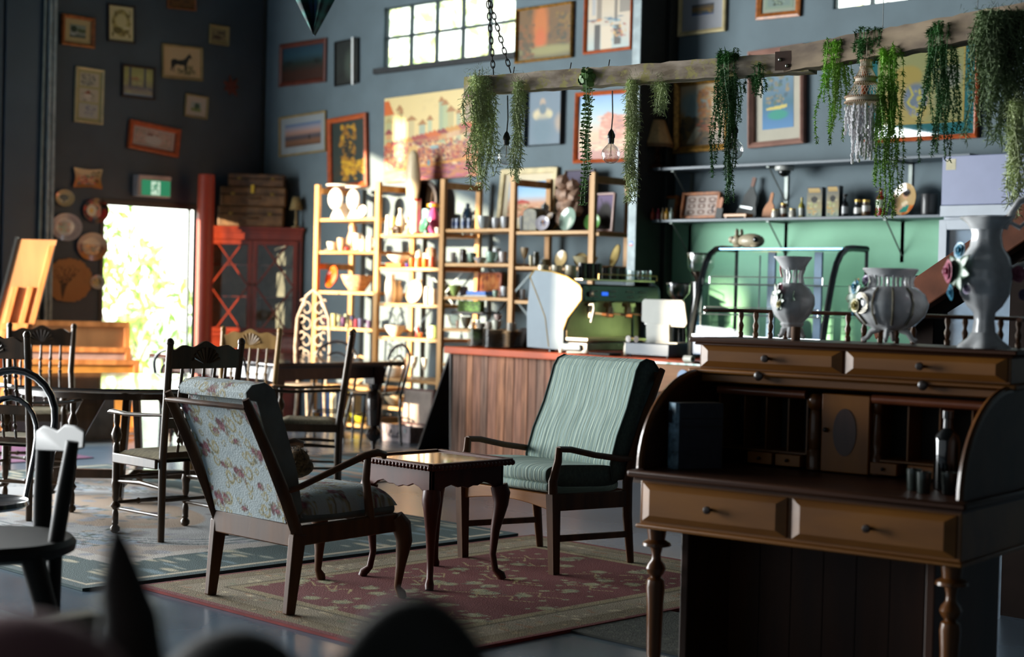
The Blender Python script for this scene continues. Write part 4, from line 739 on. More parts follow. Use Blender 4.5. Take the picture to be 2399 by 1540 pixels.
# --- bay 5
x, y, z, r, h = on(5, 1, 1418, 40, 56, .25); disc(x-.03, y-.02, z+.003, r*1.4, mc('#b09c62'), 'big oval brass-coloured tray leaning right of the last upright', 1.3, -.5, rim='#5a3424', name='tray', cat='tray')
x, y, z, r, h = on(5, 0, 1442, 60, 78, .3)
lean_pic(-9.36, RY1-.14, z+.022, .24, .33, 'small rosewood frame holding a dark furry hat silhouette', 'pink', .016, [('g', '#6a5a78', '#4a4258'), ('e', .55, .7, .42, .5, '#1c1814', .3), ('l', [(.25, .1), (.4, .3)], .02, '#1c1814')], (24, 30), tilt=.08)
# ================================================================ SERVICE COUNTER
m_slab = mat('varnished_red_timber', '#a8461f', .42, var=.15, scale=3, spec=.15)
ct_y = 9.42; ZC = .93
cA = Yp(1040, 816, ct_y); cB = Yp(1389, 836, ct_y); cC = Yp(1700, 850, ct_y-.12)
counter = thing('service_counter', 'long cafe counter clad in upright reclaimed planks with a red timber top', 'counter', (cA.x, ct_y, 0)); co = V(cA.x, ct_y, 0)
B = M(); x = cA.x+.05; rs = random.Random(11); cols = []
while x < cB.x+.0:
    w_ = rs.uniform(.062, .118); n0 = len(B.v); B.b2(x+.004, x+w_-.004, ct_y+.055+rs.uniform(0, .006), ct_y+.08, .0, ZC-.06)
    base = lin(rs.choice(['#8c6350', '#966a52', '#7d5a49', '#a07054', '#7f6152', '#926c57', '#6c5347']))
    B.v[n0:] = B.v[n0:]; cols += [base]*8; x += w_
B.c = cols
mp_ = vcol('plank_cladding', .85, 0, .3, 30)
_n = mp_.node_tree; _a = [n for n in _n.nodes if n.type == 'VERTEX_COLOR'][0]; _t = _n.nodes.new('ShaderNodeTexCoord'); _m = _n.nodes.new('ShaderNodeMapping'); _m.inputs['Scale'].default_value = (22, 22, 1.6)
_no = _n.nodes.new('ShaderNodeTexNoise'); _no.inputs['Scale'].default_value = 2.0; _no.inputs['Detail'].default_value = 6; _mx = _n.nodes.new('ShaderNodeMix'); _mx.data_type = 'RGBA'; _mx.blend_type = 'MULTIPLY'; _mx.inputs[0].default_value = .75
_r = _n.nodes.new('ShaderNodeValToRGB'); _r.color_ramp.elements[0].position = .36; _r.color_ramp.elements[0].color = (.35, .33, .32, 1); _r.color_ramp.elements[1].position = .6; _r.color_ramp.elements[1].color = (1.15, 1.1, 1.05, 1)
_n.links.new(_t.outputs['Object'], _m.inputs[0]); _n.links.new(_m.outputs[0], _no.inputs[0]); _n.links.new(_no.outputs[0], _r.inputs[0]); _n.links.new(_a.outputs[0], _mx.inputs[6]); _n.links.new(_r.outputs[0], _mx.inputs[7]); _n.links.new(_mx.outputs[2], _n.nodes['Principled BSDF'].inputs['Base Color'])
B.v = [p-co for p in B.v]; B.build('plank_cladding', mp_, counter, flat=True)
M().b2(.06, -9.08-cA.x, .085, .78, 0.0, ZC-.062).b2(-9.08-cA.x, cB.x-.02-cA.x+1.9, .085, 1.05, 0.0, ZC-.062).build('carcass', mat('counter_dark', '#1c1612', .8), counter, flat=True)
M().prism([(0, 0), (cB.x-.02-cA.x+1.9, 0), (cB.x-.02-cA.x+1.9, 1.07), (-9.08-cA.x, 1.07), (-9.08-cA.x, .8), (0, .8)], (0, 0, ZC-.058), (1, 0, 0), (0, 1, 0), (0, 0, .058)).build('countertop', m_slab, counter, bevel=.006)
# heavy reclaimed beam unit with glass top
bx0 = cB.x-.01
m_beam = wood('reclaimed_beam', '#a5764f', '#74503a', 'x', .6, 7)
unit = thing('beam_counter', 'thick reclaimed timber beam front with a glass top beside the plank counter', 'counter', (bx0, ct_y-.14, 0))
M().b2(0, 2.1, 0, .13, ZC-.235, ZC-.028).build('timber_front', m_beam, unit, bevel=.006)
M().b2(.02, 2.08, .02, .12, 0, ZC-.24).build('base', mat('counter_dark2', '#3a2a1e', .8), unit)
M().b2(.0, 2.1, -.012, .13, ZC-.026, ZC-.012).build('glass_top', mat('glass_edge_green', '#4f8a78', .08, 0, .02, coat=.6), unit)
for bx in (.22,): M().lathe([(.026, 0), (.026, .004)], (bx, -.001, ZC-.115), 9, Matrix.Rotation(PI/2, 3, 'X')).build('bolt_hole', mat('bolt_hole_black', '#0d0b0a', .9), unit)
M().lathe([(.05, 0), (.05, .006)], (1.02, -.001, ZC-.11), 20, Matrix.Rotation(PI/2, 3, 'X')).build('steel_plate', mat('blued_steel', '#4f5f74', .4, .5), unit)
def P_(px, y, z=ZC): return Yp(px, 700, y).x
ZC2 = ZC+.002
# black dinner plates in stacks
m_bplate = mat('black_plate', '#11161c', .12, coat=.5)
def pl_stack(px, y, n, dr, lb):
    x = P_(px, y); pl = None
    for k in range(n):
        if pl is None: pl = M().lathe([(dr*.62, 0), (dr*.7, .002), (dr, .009), (dr, .011), (dr*.66, .005), (0, .004)], n=32).build('dinner_plate', m_bplate, loc=(x, y, ZC2)); tag(pl, lb, 'plate', 'stacked black plates, '+lb.split(' ')[-2]+' stack'); o = pl
        else: o = pl.copy(); COL.objects.link(o)
        o.location = (x+rnd.uniform(-.002, .002), y+rnd.uniform(-.002, .002), ZC2+k*.0125)
pl_stack(1124, ct_y+.36, 12, .098, 'glossy black dinner plate in the left stack at the counter end')
pl_stack(1161, ct_y+.22, 12, .098, 'glossy black dinner plate in the middle stack on the counter')
pl_stack(1206, ct_y+.43, 11, .088, 'glossy black dinner plate in the right stack by the coffee machine')
for px, y, zz, wp, hp, c, kind, lb in ((1128, .36, .152, 30, 14, '#b0a89c', 'bowl', 'pale dish on top of the left plate stack'), (1147, .24, .155, 20, 18, '#a89c92', 'cup', 'grey espresso cup on the black plates'), (1165, .22, .155, 24, 22, '#b8b8a8', 'cup', 'pale green rimmed cup on the middle plate stack'), (1200, .43, .142, 22, 20, '#a8a298', 'mug', 'small pale mug on the right plate stack')):
    yy = ct_y+y; x = P_(px, yy); ware(kind, x, yy, ZC+zz, wp*13.5/CF/2, hp*13.5/CF, mc(c), lb)
x = P_(1168, ct_y+.22); ware('cup', x, ct_y+.22, ZC+.155+.079, .035, .05, mc('#b09a92'), 'pinkish cup stacked above the pale green rimmed cup')
tag(M().lathe([(.07, 0), (.075, .01), (.07, .025), (0, .027)], n=24, wob=lambda a, t: 1+.02*math.cos(20*a)).build('pie', mc('#c07a3a', .6), loc=(P_(1202, ct_y+.42), ct_y+.42, ZC+.142)), 'golden crimped pie on the right plate stack', 'pie') if False else None
# dark hat
hx = P_(1222, ct_y+.62); hat = thing('dark_cloth', 'crumpled dark brown cloth slumped beside the coffee machine panel', 'cloth', (hx+.06, ct_y+.64, ZC2))
M().lathe([(.0, .17), (.05, .165), (.09, .12), (.105, .06), (.125, .02), (.13, 0)], n=30, wob=lambda a, t: 1+.12*math.cos(3*a+1)+.05*math.cos(7*a)).build('cloth_folds', mat('dark_cloth', '#251b17', .8), hat)
# espresso machine
m_pan = mat('machine_panel_white', '#8e99a1', .8, var=.02, spec=.15); m_chr = mat('chrome', '#cdb998', .32, .9, .05); m_blk = mat('black_gloss', '#0e1110', .15, coat=.4)
ey = ct_y+.10; pa, pb = Yp(1237, 700, ey), Yp(1362, 700, ey); ex0, ex1 = pa.x, pb.x; edp = .98
esp = thing('espresso_machine', 'large three-group espresso machine with curved white side panel on the counter', 'coffee machine', (ex1, ey, ZC)); eW = ex1-ex0
def pz(py, y=ey, px=1300): return Yp(px, py, y).z-ZC
side = [(-eW*1.0, .05), (-eW*1.01, pz(790)*1), (-eW*.97, pz(650)), (-eW*.88, pz(633)), (-eW*.55, pz(637)), (-eW*.28, pz(648)), (-eW*.04, pz(668)), (0, pz(677)), (0, pz(700)), (-eW*.12, pz(722)), (-eW*.25, pz(745)), (-eW*.32, pz(772)), (-eW*.32, .075), (-.01, .07), (-.0, .028), (-eW*.35, .02)]
side = [(a, max(b, .0)) for a, b in side]
side = [(-eW*1.0, .03), (-eW*1.02, .30)]+side[2:]
sp_ = M().prism(side, (0, 0, 0), (1, 0, 0), (0, 0, 1), (0, .035, 0)).build('side_panel', m_pan, esp, bevel=.006)
ed = [(a, b) for a, b in side[2:12]]
M().tube([(a*1.002, .0, b+.001) for a, b in ed], .005, 6).build('panel_edge_trim', mat('yellow_trim', '#b8953a', .4), esp)
M().tube([(-eW*.97, -.001, pz(650)), (-eW*.80, -.001, pz(700)), (-eW*.66, -.001, pz(745)), (-eW*.58, -.001, .04)], .004, 5).build('panel_seam', mat('yellow_trim', '#b8953a', .4), esp)
M().prism([(a*.7, b) for a, b in side], (0, edp-.035, 0), (1, 0, 0), (0, 0, 1), (0, .035, 0)).build('far_panel', m_pan, esp, bevel=.006)
M().b2(-eW*.70, -.02, .03, edp-.03, pz(668)-.06, pz(668)).b2(-eW*.68, -eW*.34, .03, edp-.03, .1, pz(668)).build('body', m_chr, esp, bevel=.008)
M().prism([(-.02, pz(706)), (.012, pz(703)), (-.01, pz(668)), (-.05, pz(664))], (0, .03, 0), (1, 0, 0), (0, 0, 1), (0, edp-.06, 0)).build('control_panel', m_blk, esp)
zc_ = pz(686)
for k, yy in enumerate((.14, .36, .58, .74)):
    B = M()
    for i in range(5):
        for j in (-1, 1): B.ell((.005, yy+i*.018-.03, zc_+j*.022), .006, 8, 5)
    B.build('button_set', mat('button_white', '#d8d4cc', .4), esp)
M().b2(.002, .008, .24, .31, zc_-.014, zc_+.014).build('blue_display', emit('blue_display', '#2456c8', .9), esp, flat=True)
M().ell((.02, .10, zc_), .022, 12, 8).build('steam_knob', mc('#d8d0c0'), esp)
M().b2(-eW*.3, .06, .02, edp-.02, .10, .125).build('drip_tray', m_chr, esp, bevel=.004)
M().b2(-eW*.28, .05, .03, edp-.03, .02, .09).build('lower_body', mat('brushed_steel', '#8d857c', .35, .8), esp, bevel=.01)
for yy in (.05, edp-.05):
    for xx in (-.03, -eW*.6): M().lathe([(.03, 0), (.022, .03)], (xx, yy, 0), 12).build('foot', m_blk, esp)
for yy in (.17, .40, .63):
    g = M().lathe([(.04, 0), (.042, .02), (.034, .05), (.034, .08)], (-.04, yy, pz(716)-.05), 18).b2(-.09, -.0, yy-.03, yy+.03, pz(716)-.0, pz(716)+.03).build('group_head', m_chr, esp)
    M().lathe([(.032, -.03), (.036, 0), (.036, .012)], (-.04, yy, pz(716)-.06), 18).tube([(-.02, yy, pz(716)-.052), (.06, yy+.03, pz(716)-.06)], .009, 8).build('portafilter', m_chr, g)
    M().tube([(.05, yy+.027, pz(716)-.06), (.14, yy+.06, pz(716)-.07)], [.012, .014], 8).build('handle', mc('#6a4428'), g)
M().tube([(.0, .09, pz(712)), (.05, .09, pz(712)+.005), (.06, .085, pz(712)-.03), (.045, .07, pz(712)-.14)], .008, 8).build('steam_wand', mc('#e0ddd4'), esp)
M().b2(-eW*.32, -eW*.3, .03, edp-.03, .125, pz(700)).build('splash_back', m_chr, esp)
tz = pz(652); M().b2(-eW*.70, -.03, .04, edp-.04, tz-.01, tz).build('cup_tray', m_chr, esp)
M().tube([(-.002, .2, tz), (-.002, .2, tz+.04), (-.002, edp-.05, tz+.04), (-.002, edp-.05, tz)], .005, 6).build('cup_rail', mat('yellow_trim', '#b8953a', .4), esp)
# cups on the machine
def over(px, py, D): return Dp(px, py, D)
mug = None
def mcup(px, yy, lb, m, r=.04, h=.085, zz=0, kind='mug', handle=True, grp='cups on the coffee machine', flip=False):
    x = Yp(px, 640, ey+yy).x; o = ware(kind, x, ey+yy, ZC+tz+.002+zz, r, h, m, lb, handle=handle, group=grp, rz=rnd.uniform(-2, 2)); return o
wm = mc('#c8bda0')
for px, yy, zz, lb in ((1273, .10, .085, 'cream mug at the left end of the coffee machine top'), (1304, .16, .085, 'second cream mug from the left on the coffee machine'), (1337, .21, .085, 'third cream mug with its handle to the right on the coffee machine')):
    mcup(px, yy, lb, wm, .047, .105, 0, 'mug')
mcup(1318, .30, 'small white cup tucked behind the third cream mug', mc('#d0ccc0'), .025, .05, 0, 'cup')
bk = mc('#15171a', .3)
for px, yy, lb in ((1364, .30, 'black cup nearest the cream mugs on the coffee machine'), (1382, .38, 'black cup second from the cream mugs'), (1400, .46, 'tall black cup at the middle of the coffee machine top'), (1420, .54, 'black cup with a blue glint right of the middle'), (1440, .62, 'squat black cup left of the drinking glasses'), (1458, .70, 'black cup nearest the drinking glasses')):
    mcup(px, yy, lb, bk, .035, .13 if px < 1410 else .10, 0)
for px, yy, lb in ((1440, .76, 'clear tumbler behind the squat black cup'), (1466, .74, 'clear tumbler in the back row of the machine top'), (1482, .82, 'clear tumbler in the middle of the glasses'), (1500, .84, 'taller clear tumbler in the glass group'), (1478, .90, 'clear tumbler near the right end of the machine'), (1518, .88, 'last clear tumbler at the right end of the machine')):
    mcup(px, yy, lb, m_clear, .032, .08, 0, 'tumbler', False)
# cash drawer, tablet stand, small things
yd = ct_y+.16; d0, d1 = Yp(1464, 830, yd), Yp(1566, 830, yd); dw = d1.x-d0.x
dr = thing('cash_drawer', 'dark blue metal cash drawer under the white till screen', 'cash drawer', (d0.x, yd, ZC+.0))
M().b2(0, dw, 0, .36, .014, .105).build('case', mat('drawer_blue_black', '#2c3b4a', .45, var=.06), dr, bevel=.004)
for a in (.03, dw-.03):
    for b_ in (.03, .38): M().lathe([(.01, 0), (.01, .014)], (a, b_, 0), 10).build('foot', m_blk, dr)
M().b2(.01, dw-.01, -.003, .0, .02, .022).build('drawer_gap', m_blk, dr)
zt = ZC+.107; ypos = yd+.14; t0, t1 = Yp(1503, 740, ypos), Yp(1604, 740, ypos); tw = t1.x-t0.x
pos = thing('till_screen', 'white point-of-sale touch screen seen from behind on its stand', 'till', ((t0.x+t1.x)/2, ypos, zt))
zh = Yp(1550, 702, ypos).z-zt; zl = Yp(1550, 765, ypos).z-zt; m_pos = mat('till_white', '#b4b5b0', .8, var=.02, spec=.15)
R_ = Matrix.Rotation(-.22, 4, 'X')
M().prism([(-tw*.5, zl+.035), (-tw*.5, zh-.02), (-tw*.46, zh), (tw*.42, zh-.0), (tw*.48, zh-.02), (tw*.55, zl+.03), (tw*.5, zl), (-tw*.3, zl-.0)], (0, 0, 0), (1, 0, 0), (0, 0, 1), (0, .025, 0)).build('screen', m_pos, pos, bevel=.006)
M().b2(-tw*.47, tw*.46, .026, .028, zl+.01, zh-.01).build('display_glass', m_blk, pos)
M().prism([(-tw*.34, .012), (-tw*.36, zl+.02), (tw*.18, zl+.02), (tw*.2, .012)], (0, -.02, 0), (1, 0, 0), (0, 0, 1), (0, .05, 0)).build('stand', m_pos, pos, bevel=.008)
M().b2(-tw*.34, tw*.4, -.03, .12, 0, .012).build('base', m_pos, pos, bevel=.004)
B = M().tube([(.0, 0, .03), (.03, -.004, .045), (.06, 0, .03), (.03, .004, .012)], .004, 6, closed=True).tube([(.08, 0, .03), (.11, -.004, .045), (.14, 0, .03), (.11, .004, .012)], .004, 6, closed=True).tube([(.06, 0, .035), (.08, 0, .035)], .004, 6)
sg = thing('sunglasses', 'tortoiseshell sunglasses lying on the cash drawer beside the till screen', 'sunglasses', (d0.x-.0, yd+.002, zt-.001)); B.build('frame', mc('#c89a58', .3), sg)
M().lathe([(.026, 0), (.026, .002)], (.03, 0, .028), 14, Matrix.Rotation(PI/2, 3, 'X')).build('lens', mc('#3a2418', .1), sg); M().lathe([(.026, 0), (.026, .002)], (.11, 0, .028), 14, Matrix.Rotation(PI/2, 3, 'X')).build('lens', mc('#3a2418', .1), sg)
M().tube([(0, 0, .03), (-.01, .08, .004)], .003, 5).build('arm', mc('#c89a58', .3), sg); M().tube([(.14, 0, .03), (.13, .08, .004)], .003, 5).build('arm', mc('#c89a58', .3), sg)
ware('tall', d0.x-.035, yd+.06, ZC2, .024, .10, mc('#cfc2a8'), 'squat cream pepper pot at the left side of the cash drawer', 'pepper_pot', 'pot')
tr = thing('paper_roll', 'white receipt paper roll lying on the glass counter top', 'paper roll', (Yp(1612, 835, ct_y-.05).x, ct_y-.05, ZC-.01))
M().tube([(-.03, 0, .026), (.045, 0, .026)], .026, 18).build('roll', mc('#d8d4c8', .7), tr); M().tube([(.0452, 0, .026), (.047, 0, .026)], .012, 12).build('core', m_blk, tr)
tag(M().b2(-.11, .11, -.07, .07, 0, .016).build('bar_mat', mat('rubber_mat', '#1c1c1a', .7), loc=(P_(1420, ct_y+.1), ct_y+.1, ZC2), bevel=.004), 'flat black bar mat in front of the coffee machine', 'mat')
x = P_(1330, ct_y+.1); ware('can', P_(1317, ct_y+.04), ct_y+.04, ZC2, .016, .03, mc('#d8d2c2'), 'small white shaker in front of the coffee machine panel', 'shaker', 'shaker')
o = thing('white_spoon', 'white ceramic ladle lying on the counter before the coffee machine', 'spoon', (P_(1352, ct_y+.045), ct_y+.045, ZC2), .2)
M().ell((.09, 0, .018), (.03, .022, .016)).build('bowl', mc('#e0dcd0'), o); M().tube([(.07, 0, .012), (-.08, 0, .008)], [.006, .01], 8).build('handle', mc('#e0dcd0'), o)
# ---------------- curved glass cake display
m_edge = mat('case_black_edge', '#14191b', .25, coat=.3)
cy0 = ct_y+.30; ZCC = 1; q0, q1 = Yp(1618, 800, cy0), Yp(1925, 800, cy0); cw = q1.x-q0.x; cdp = .55; ctop = Yp(1750, 586, cy0+.25).z-ZC
case = thing('cake_display', 'curved glass cake display cabinet with wire shelves on the counter', 'display cabinet', (q0.x, cy0, ZC+.015))
prof = [(0, .0), (.005, .12), (.03, .26), (.075, .45), (.12, ctop-.22), (.16, ctop-.12), (.21, ctop-.05), (.28, ctop-.008), (.36, ctop), (cdp, ctop-.0)]
for xx in (0, cw):
    outer = prof+[(cdp, 0)]; B = M().tube([(xx, a, max(b, .012)) for a, b in prof], .024, 8, up=(1, 0, 0)).tube([(xx, cdp, ctop), (xx, cdp, .0)], .014, 8).build('end_frame', m_edge, case)
    M().prism([(a, b) for a, b in outer], (xx-.002, 0, 0), (0, 1, 0), (0, 0, 1), (.004, 0, 0)).build('end_glass', m_pane, case, flat=True)
M().grid(lambda u, v: (cw*u, *[(lambda t: (prof[min(int(t), 7)+1][0]*(t-int(t))+prof[min(int(t), 7)+1-1][0]*(1-t+int(t)), prof[min(int(t), 7)+1][1]*(t-int(t))+prof[min(int(t), 7)][1]*(1-t+int(t))))(min(1.0+v*6.99, 7.99))][0]), 1, 28).build('curved_glass', glass('case_glass', (.9, .97, 1), .1, .03, .25), case)
M().b2(0, cw, .28, cdp, ctop-.012, ctop).build('top_panel', mat('case_top_steel', '#5d87ad', .18, .6), case)
M().b2(.0, cw, .0, cdp, .02, .155).build('base', mat('case_base_blue', '#2e4a6e', .4), case, bevel=.008)
M().b2(0, cw, -.004, .012, .155, .175).build('lower_trim', mc('#b8c4cc', .3, 1), case)
M().b2(cw-.16, cw-.05, -.006, -.002, .045, .085).build('brand_plate', mc('#c8d4cc', .5), case, flat=True)
for zz, y0_ in ((.33, .06), (.56, .11)):
    B = M().tube([(.05, y0_, zz), (cw-.05, y0_, zz)], .005, 6).tube([(.08, y0_+.0, zz+.055), (cw-.08, y0_, zz+.055)], .004, 6).tube([(.05, cdp-.05, zz), (cw-.05, cdp-.05, zz)], .005, 6)
    for k in range(30): xx = .05+(cw-.1)*k/29; B.tube([(xx, y0_, zz), (xx, cdp-.05, zz)], .0022, 4)
    B.tube([(.08, y0_, zz), (.08, y0_, zz+.055)], .004, 5).tube([(cw-.08, y0_, zz), (cw-.08, y0_, zz+.055)], .004, 5).build('wire_shelf', mc('#cfd6d4', .3, 1), case)
for xx in (.30*cw, .66*cw): M().b2(xx-.035, xx+.035, cdp-.03, cdp-.01, .155, ctop-.02).build('rear_door_stile', mat('case_stile_blue', '#2a5880', .4), case, bevel=.003)
M().tube([(.24*cw, cdp-.08, .16), (.24*cw, cdp-.08, ctop-.05)], .006, 6).build('shelf_ladder', mc('#cfd6d4', .3, 1), case)
M().b2(cw-.03, cw+.01, .30, cdp, ctop-.015, ctop+.01).build('top_corner', m_edge, case)
def text_obj(body, name, m, size, parent, loc, rot, align='CENTER', ext=.001):
    cu = bpy.data.curves.new(name, 'FONT'); cu.body = body; cu.size = size; cu.align_x = align; cu.align_y = 'CENTER'; cu.extrude = ext
    o = bpy.data.objects.new(name, cu); COL.objects.link(o)
    dg = bpy.context.evaluated_depsgraph_get(); me = bpy.data.meshes.new_from_object(o.evaluated_get(dg)); bpy.data.objects.remove(o)
    o = bpy.data.objects.new(name, me); COL.objects.link(o); me.materials.clear(); me.materials.append(m); o.parent = parent; o.location = loc; o.rotation_euler = rot; return o
text_obj('Exquisite', 'brand_lettering', mc('#141a1c', .5), .026, case, (cw-.105, -.0075, .065), (PI/2, 0, 0))
# pig figurine
px_ = Yp(1733, 580, cy0+.40); pig = thing('pig_figurine', 'cream and black spotted pig figurine lying on top of the cake display', 'figurine', (px_.x+.06, cy0+.42, ZC+ctop+.020), 0)
pm = mc('#b5a88c', .5); M().ell((.03, 0, .055), (.12, .065, .058), 18, 10).ell((-.09, -.01, .06), (.05, .045, .045), 14, 8).build('body', pm, pig)
M().lathe([(.022, 0), (.026, .02), (.024, .03), (0, .03)], (-.125, -.015, .07), 14, Matrix.Rotation(-PI/2-.2, 3, 'Y')).build('snout', pm, pig)
for sy in (-.04, .02): M().ell((-.075, sy, .115), (.012, .022, .036), 10, 6).build('ear', pm, pig)
M().ell((-.11, -.045, .075), (.016, .009, .012)).build('eye_patch', m_blk, pig); M().ell((.105, -.048, .065), (.022, .014, .022)).build('black_spot', m_blk, pig)
for sx in (-.06, .1): M().ell((sx, -.05, .014), (.04, .022, .014), 10, 6).build('trotter', pm, pig)
# coffee grinders behind
def grinder(px, y, top, lb, rr=.075, base=.0):
    x = Yp(px, 650, y).x; h = Yp(px, top, y).z-ZC; o = thing('coffee_grinder', lb, 'coffee grinder', (x, y, ZC2))
    M().lathe([(rr*.9, 0), (rr*.9, h*.3), (rr*.7, h*.55), (rr*.75, h*.72), (0, h*.72)], n=24).build('body', m_blk, o)
    M().lathe([(rr*.35, h*.70), (rr*.5, h*.76), (rr*1.05, h*.86), (rr*1.1, h-.01)], n=24, cap=False).build('bean_hopper', glass('hopper_glass', (.8, .8, .75), .5, .05), o)
    M().lathe([(rr*.34, h*.705), (rr*.48, h*.76), (rr*.8, h*.82), (0, h*.83)], n=20).build('coffee_beans', mc('#2a1a12', .6), o)
    M().lathe([(rr*1.16, h-.012), (rr*1.16, h), (0, h)], n=24).build('lid', m_blk, o)
grinder(1590, ct_y+.66, 664, 'black coffee grinder with glass hopper right of the espresso machine', .085)
grinder(1641, ct_y+.72, 594, 'tall coffee grinder with a clear hopper behind the cake display edge', .10)
M()
# ---------------- wall shelves right
s1, s1r = Yp(1492, 394, YB-.32), Yp(1985, 374, YB-.32); s2, s2r = Yp(1489, 515, YB-.32), Yp(2212, 503, YB-.32)
m_sh = mat('grey_shelf', '#4f5c66', .45, var=.05)
ZS1, ZS2 = (s1.z+s1r.z)/2, (s2.z+s2r.z)/2
xs0 = cx5+.07
for nm, z, x1, lb in (('upper', ZS1, Yp(2290, 370, YB-.2).x, 'upper long grey wall shelf carrying only the fringed lamp'), ('lower', ZS2, s2r.x, 'lower long grey wall shelf crowded with jars and boards')):
    o = thing('wall_shelf', lb, 'shelf', (xs0, YB, z)); M().b2(0.07, x1-xs0, -.31, -.002, -.022, 0).build('shelf_board', m_sh, o, bevel=.002)
    M().b2(.0, .08, -.325, -.14, -.022, 0).build('shelf_end', m_sh, o)
    for bx in ((1618, 1843, 2116) if nm == 'lower' else (1618, 1840, 2130)):
        X = Yp(bx, 560, YB).x-xs0; M().b2(X-.016, X+.016, -.012, -.001, -.34, -.023).b2(X-.012, X+.012, -.27, -.012, -.034, -.023).bar((X, -.25, -.03), (X, -.01, -.29), .01, .006).build('bracket', mat('shelf_bracket_steel', '#6e7672', .4, .4), o)
def sx_(px, back=.2): return Yp(px, 500, YB-back).x
def szz(wpx, px=1800): D = (Yp(px, 500, YB-.2)-EYE).dot(cd); return wpx*D/CF
def shelf_ware(kind, px, wpx, hpx, c, lb, back=.17, **k):
    return ware(kind, sx_(px, back), YB-back, ZS2+.002, szz(wpx, px)/2, szz(hpx, px), m_clear if c == 'clear' else mc(c), lb+' on the lower wall shelf', **k)
def shadowbox(px, wpx, hpx, back, lb, ops, fr='orange'):
    lean_pic(sx_(px, back), YB-back, ZS2+.009, szz(wpx, px)/.78, szz(hpx, px), lb, fr, .022, ops, (44, 34), tilt=.16, thick=.04)
tools = [('f', '#b5a59c')]
for k in range(3):
    for j in range(3): cx_, cy2 = .2+.3*k, .2+.3*j; tools += [('ring', cx_, cy2, .09, .09, '#6a4f44', .25), ('r', cx_-.11, cy2+.12, cx_+.11, cy2+.135, '#4a3c38')]
shadowbox(1561, 56, 56, .10, 'smaller display frame of ropework at the left end of the lower wall shelf', [('f', '#8f9a92')]+tools[1:6]+[('r', .1, .55, .35, .62, '#c8b060'), ('r', .65, .6, .9, .66, '#c8b060')])
shadowbox(1642, 88, 62, .14, 'larger brown display frame of sailor knots on the lower wall shelf', tools+[('r', .8, .5, .86, .85, '#3a3438')])
for k, (px, c) in enumerate(((1529, '#c84a28'), (1542, '#b82a4a'), (1553, '#b8a078'), (1562, '#c8962c'), (1573, '#8fa098'))):
    shelf_ware('bottle', px, 10, 26, c, ['orange', 'crimson', 'beige', 'yellow', 'pale'][k]+' miniature bottle before the ropework frame', .27, cap=('#1a1a1c', .5, .05))
def knife(px, lean, L, blade, lb, wdt=.05):
    o = thing('cheese_board', lb, 'serving board', (sx_(px, .2), YB-.2, ZS2+.003)); return o
sb = thing('slate_board', 'tall dark bottle-shaped slate board leaning on the lower wall shelf', 'serving board', (sx_(1746, .1), YB-.1, ZS2+.024))
w_, h_ = szz(40, 1746)/.7/2, szz(96, 1750); lz = .14
prof_ = [(-w_, 0), (-w_*.98, h_*.12), (-w_*.62, h_*.36), (-w_*.60, h_*.52), (-w_*.25, h_*.70), (-w_*.17, h_*.76), (.0+w_*.17, h_*.76), (w_*.28, h_*.70), (w_*.70, h_*.5), (w_*.72, h_*.34), (w_, h_*.12), (w_, 0)]
Rl = Matrix.Rotation(.16, 4, 'Y') @ Matrix.Rotation(-.12, 4, 'X')
M().prism(prof_, (0, 0, 0), (1, 0, 0), (0, 0, 1), (0, .012, 0)).xf(Rl).build('slate', mat('slate', '#2e3434', .6), sb)
M().prism([(-w_*.16, h_*.76), (-w_*.2, h_*.98), (0, h_), (w_*.2, h_*.98), (w_*.16, h_*.76)], (0, 0, 0), (1, 0, 0), (0, 0, 1), (0, .014, 0)).xf(Rl).build('handle', mc('#6a3c24', .5), sb)
M().b2(-w_*.75, w_*.5, -.004, -.001, h_*.2, h_*.25).xf(Rl).build('blade_slot', mc('#c8d0d0', .3, 1), sb)
cb = thing('serving_board', 'pale wooden block board lying flat on two feet before the slate board', 'serving board', (sx_(1724, .27), YB-.24, ZS2+.003))
M().b2(-szz(33), szz(33), -.045, .05, .012, .035).build('board', mc('#c08a54', .5), cb, bevel=.003); M().b2(-szz(30), -szz(26), -.04, .045, 0, .012).b2(szz(26), szz(30), -.04, .045, 0, .012).build('foot', mc('#9a6a3c', .5), cb)
cb = thing('serving_board', 'orange wooden paddle board leaning right of the slate board', 'serving board', (sx_(1797, .1), YB-.1, ZS2+.012)); w_, h_ = szz(26)/2, szz(62)
Rl = Matrix.Rotation(.14, 4, 'Y') @ Matrix.Rotation(-.12, 4, 'X')
M().prism([(-w_*1.2, 0), (-w_*1.2, h_*.3), (-w_*.8, h_*.5), (-w_*.35, h_*.62), (-w_*.3, h_*.95), (0, h_), (w_*.3, h_*.95), (w_*.35, h_*.62), (w_*.9, h_*.5), (w_*1.2, h_*.3), (w_*1.2, 0)], (0, 0, 0), (1, 0, 0), (0, 0, 1), (0, .012, 0)).xf(Rl).build('paddle', mc('#b8743c', .5), cb)
cb = thing('cleaver', 'small black-bladed cheese cleaver with orange handle between knot frame and slate board', 'cleaver', (sx_(1690, .2), YB-.24, ZS2+.007)); Rl = Matrix.Rotation(.1, 4, 'Y') @ Matrix.Rotation(-.1, 4, 'X')
M().b2(-.035, .03, 0, .008, 0, .085).xf(Rl).build('blade', mat('slate', '#2e3434', .6), cb); M().prism([(-.016, .085), (-.02, .15), (-.006, .172), (.014, .172), (.02, .15), (.014, .085)], (0, -.002, 0), (1, 0, 0), (0, 0, 1), (0, .014, 0)).xf(Rl).build('handle', mc('#b06a3c', .5), cb)
cap = ('#c8a850', .85, .16)
shelf_ware('jar', 1816, 18, 17, '#c8c4b8', 'short gold-lidded jar with white label, left of the spice jars', .24, cap=cap)
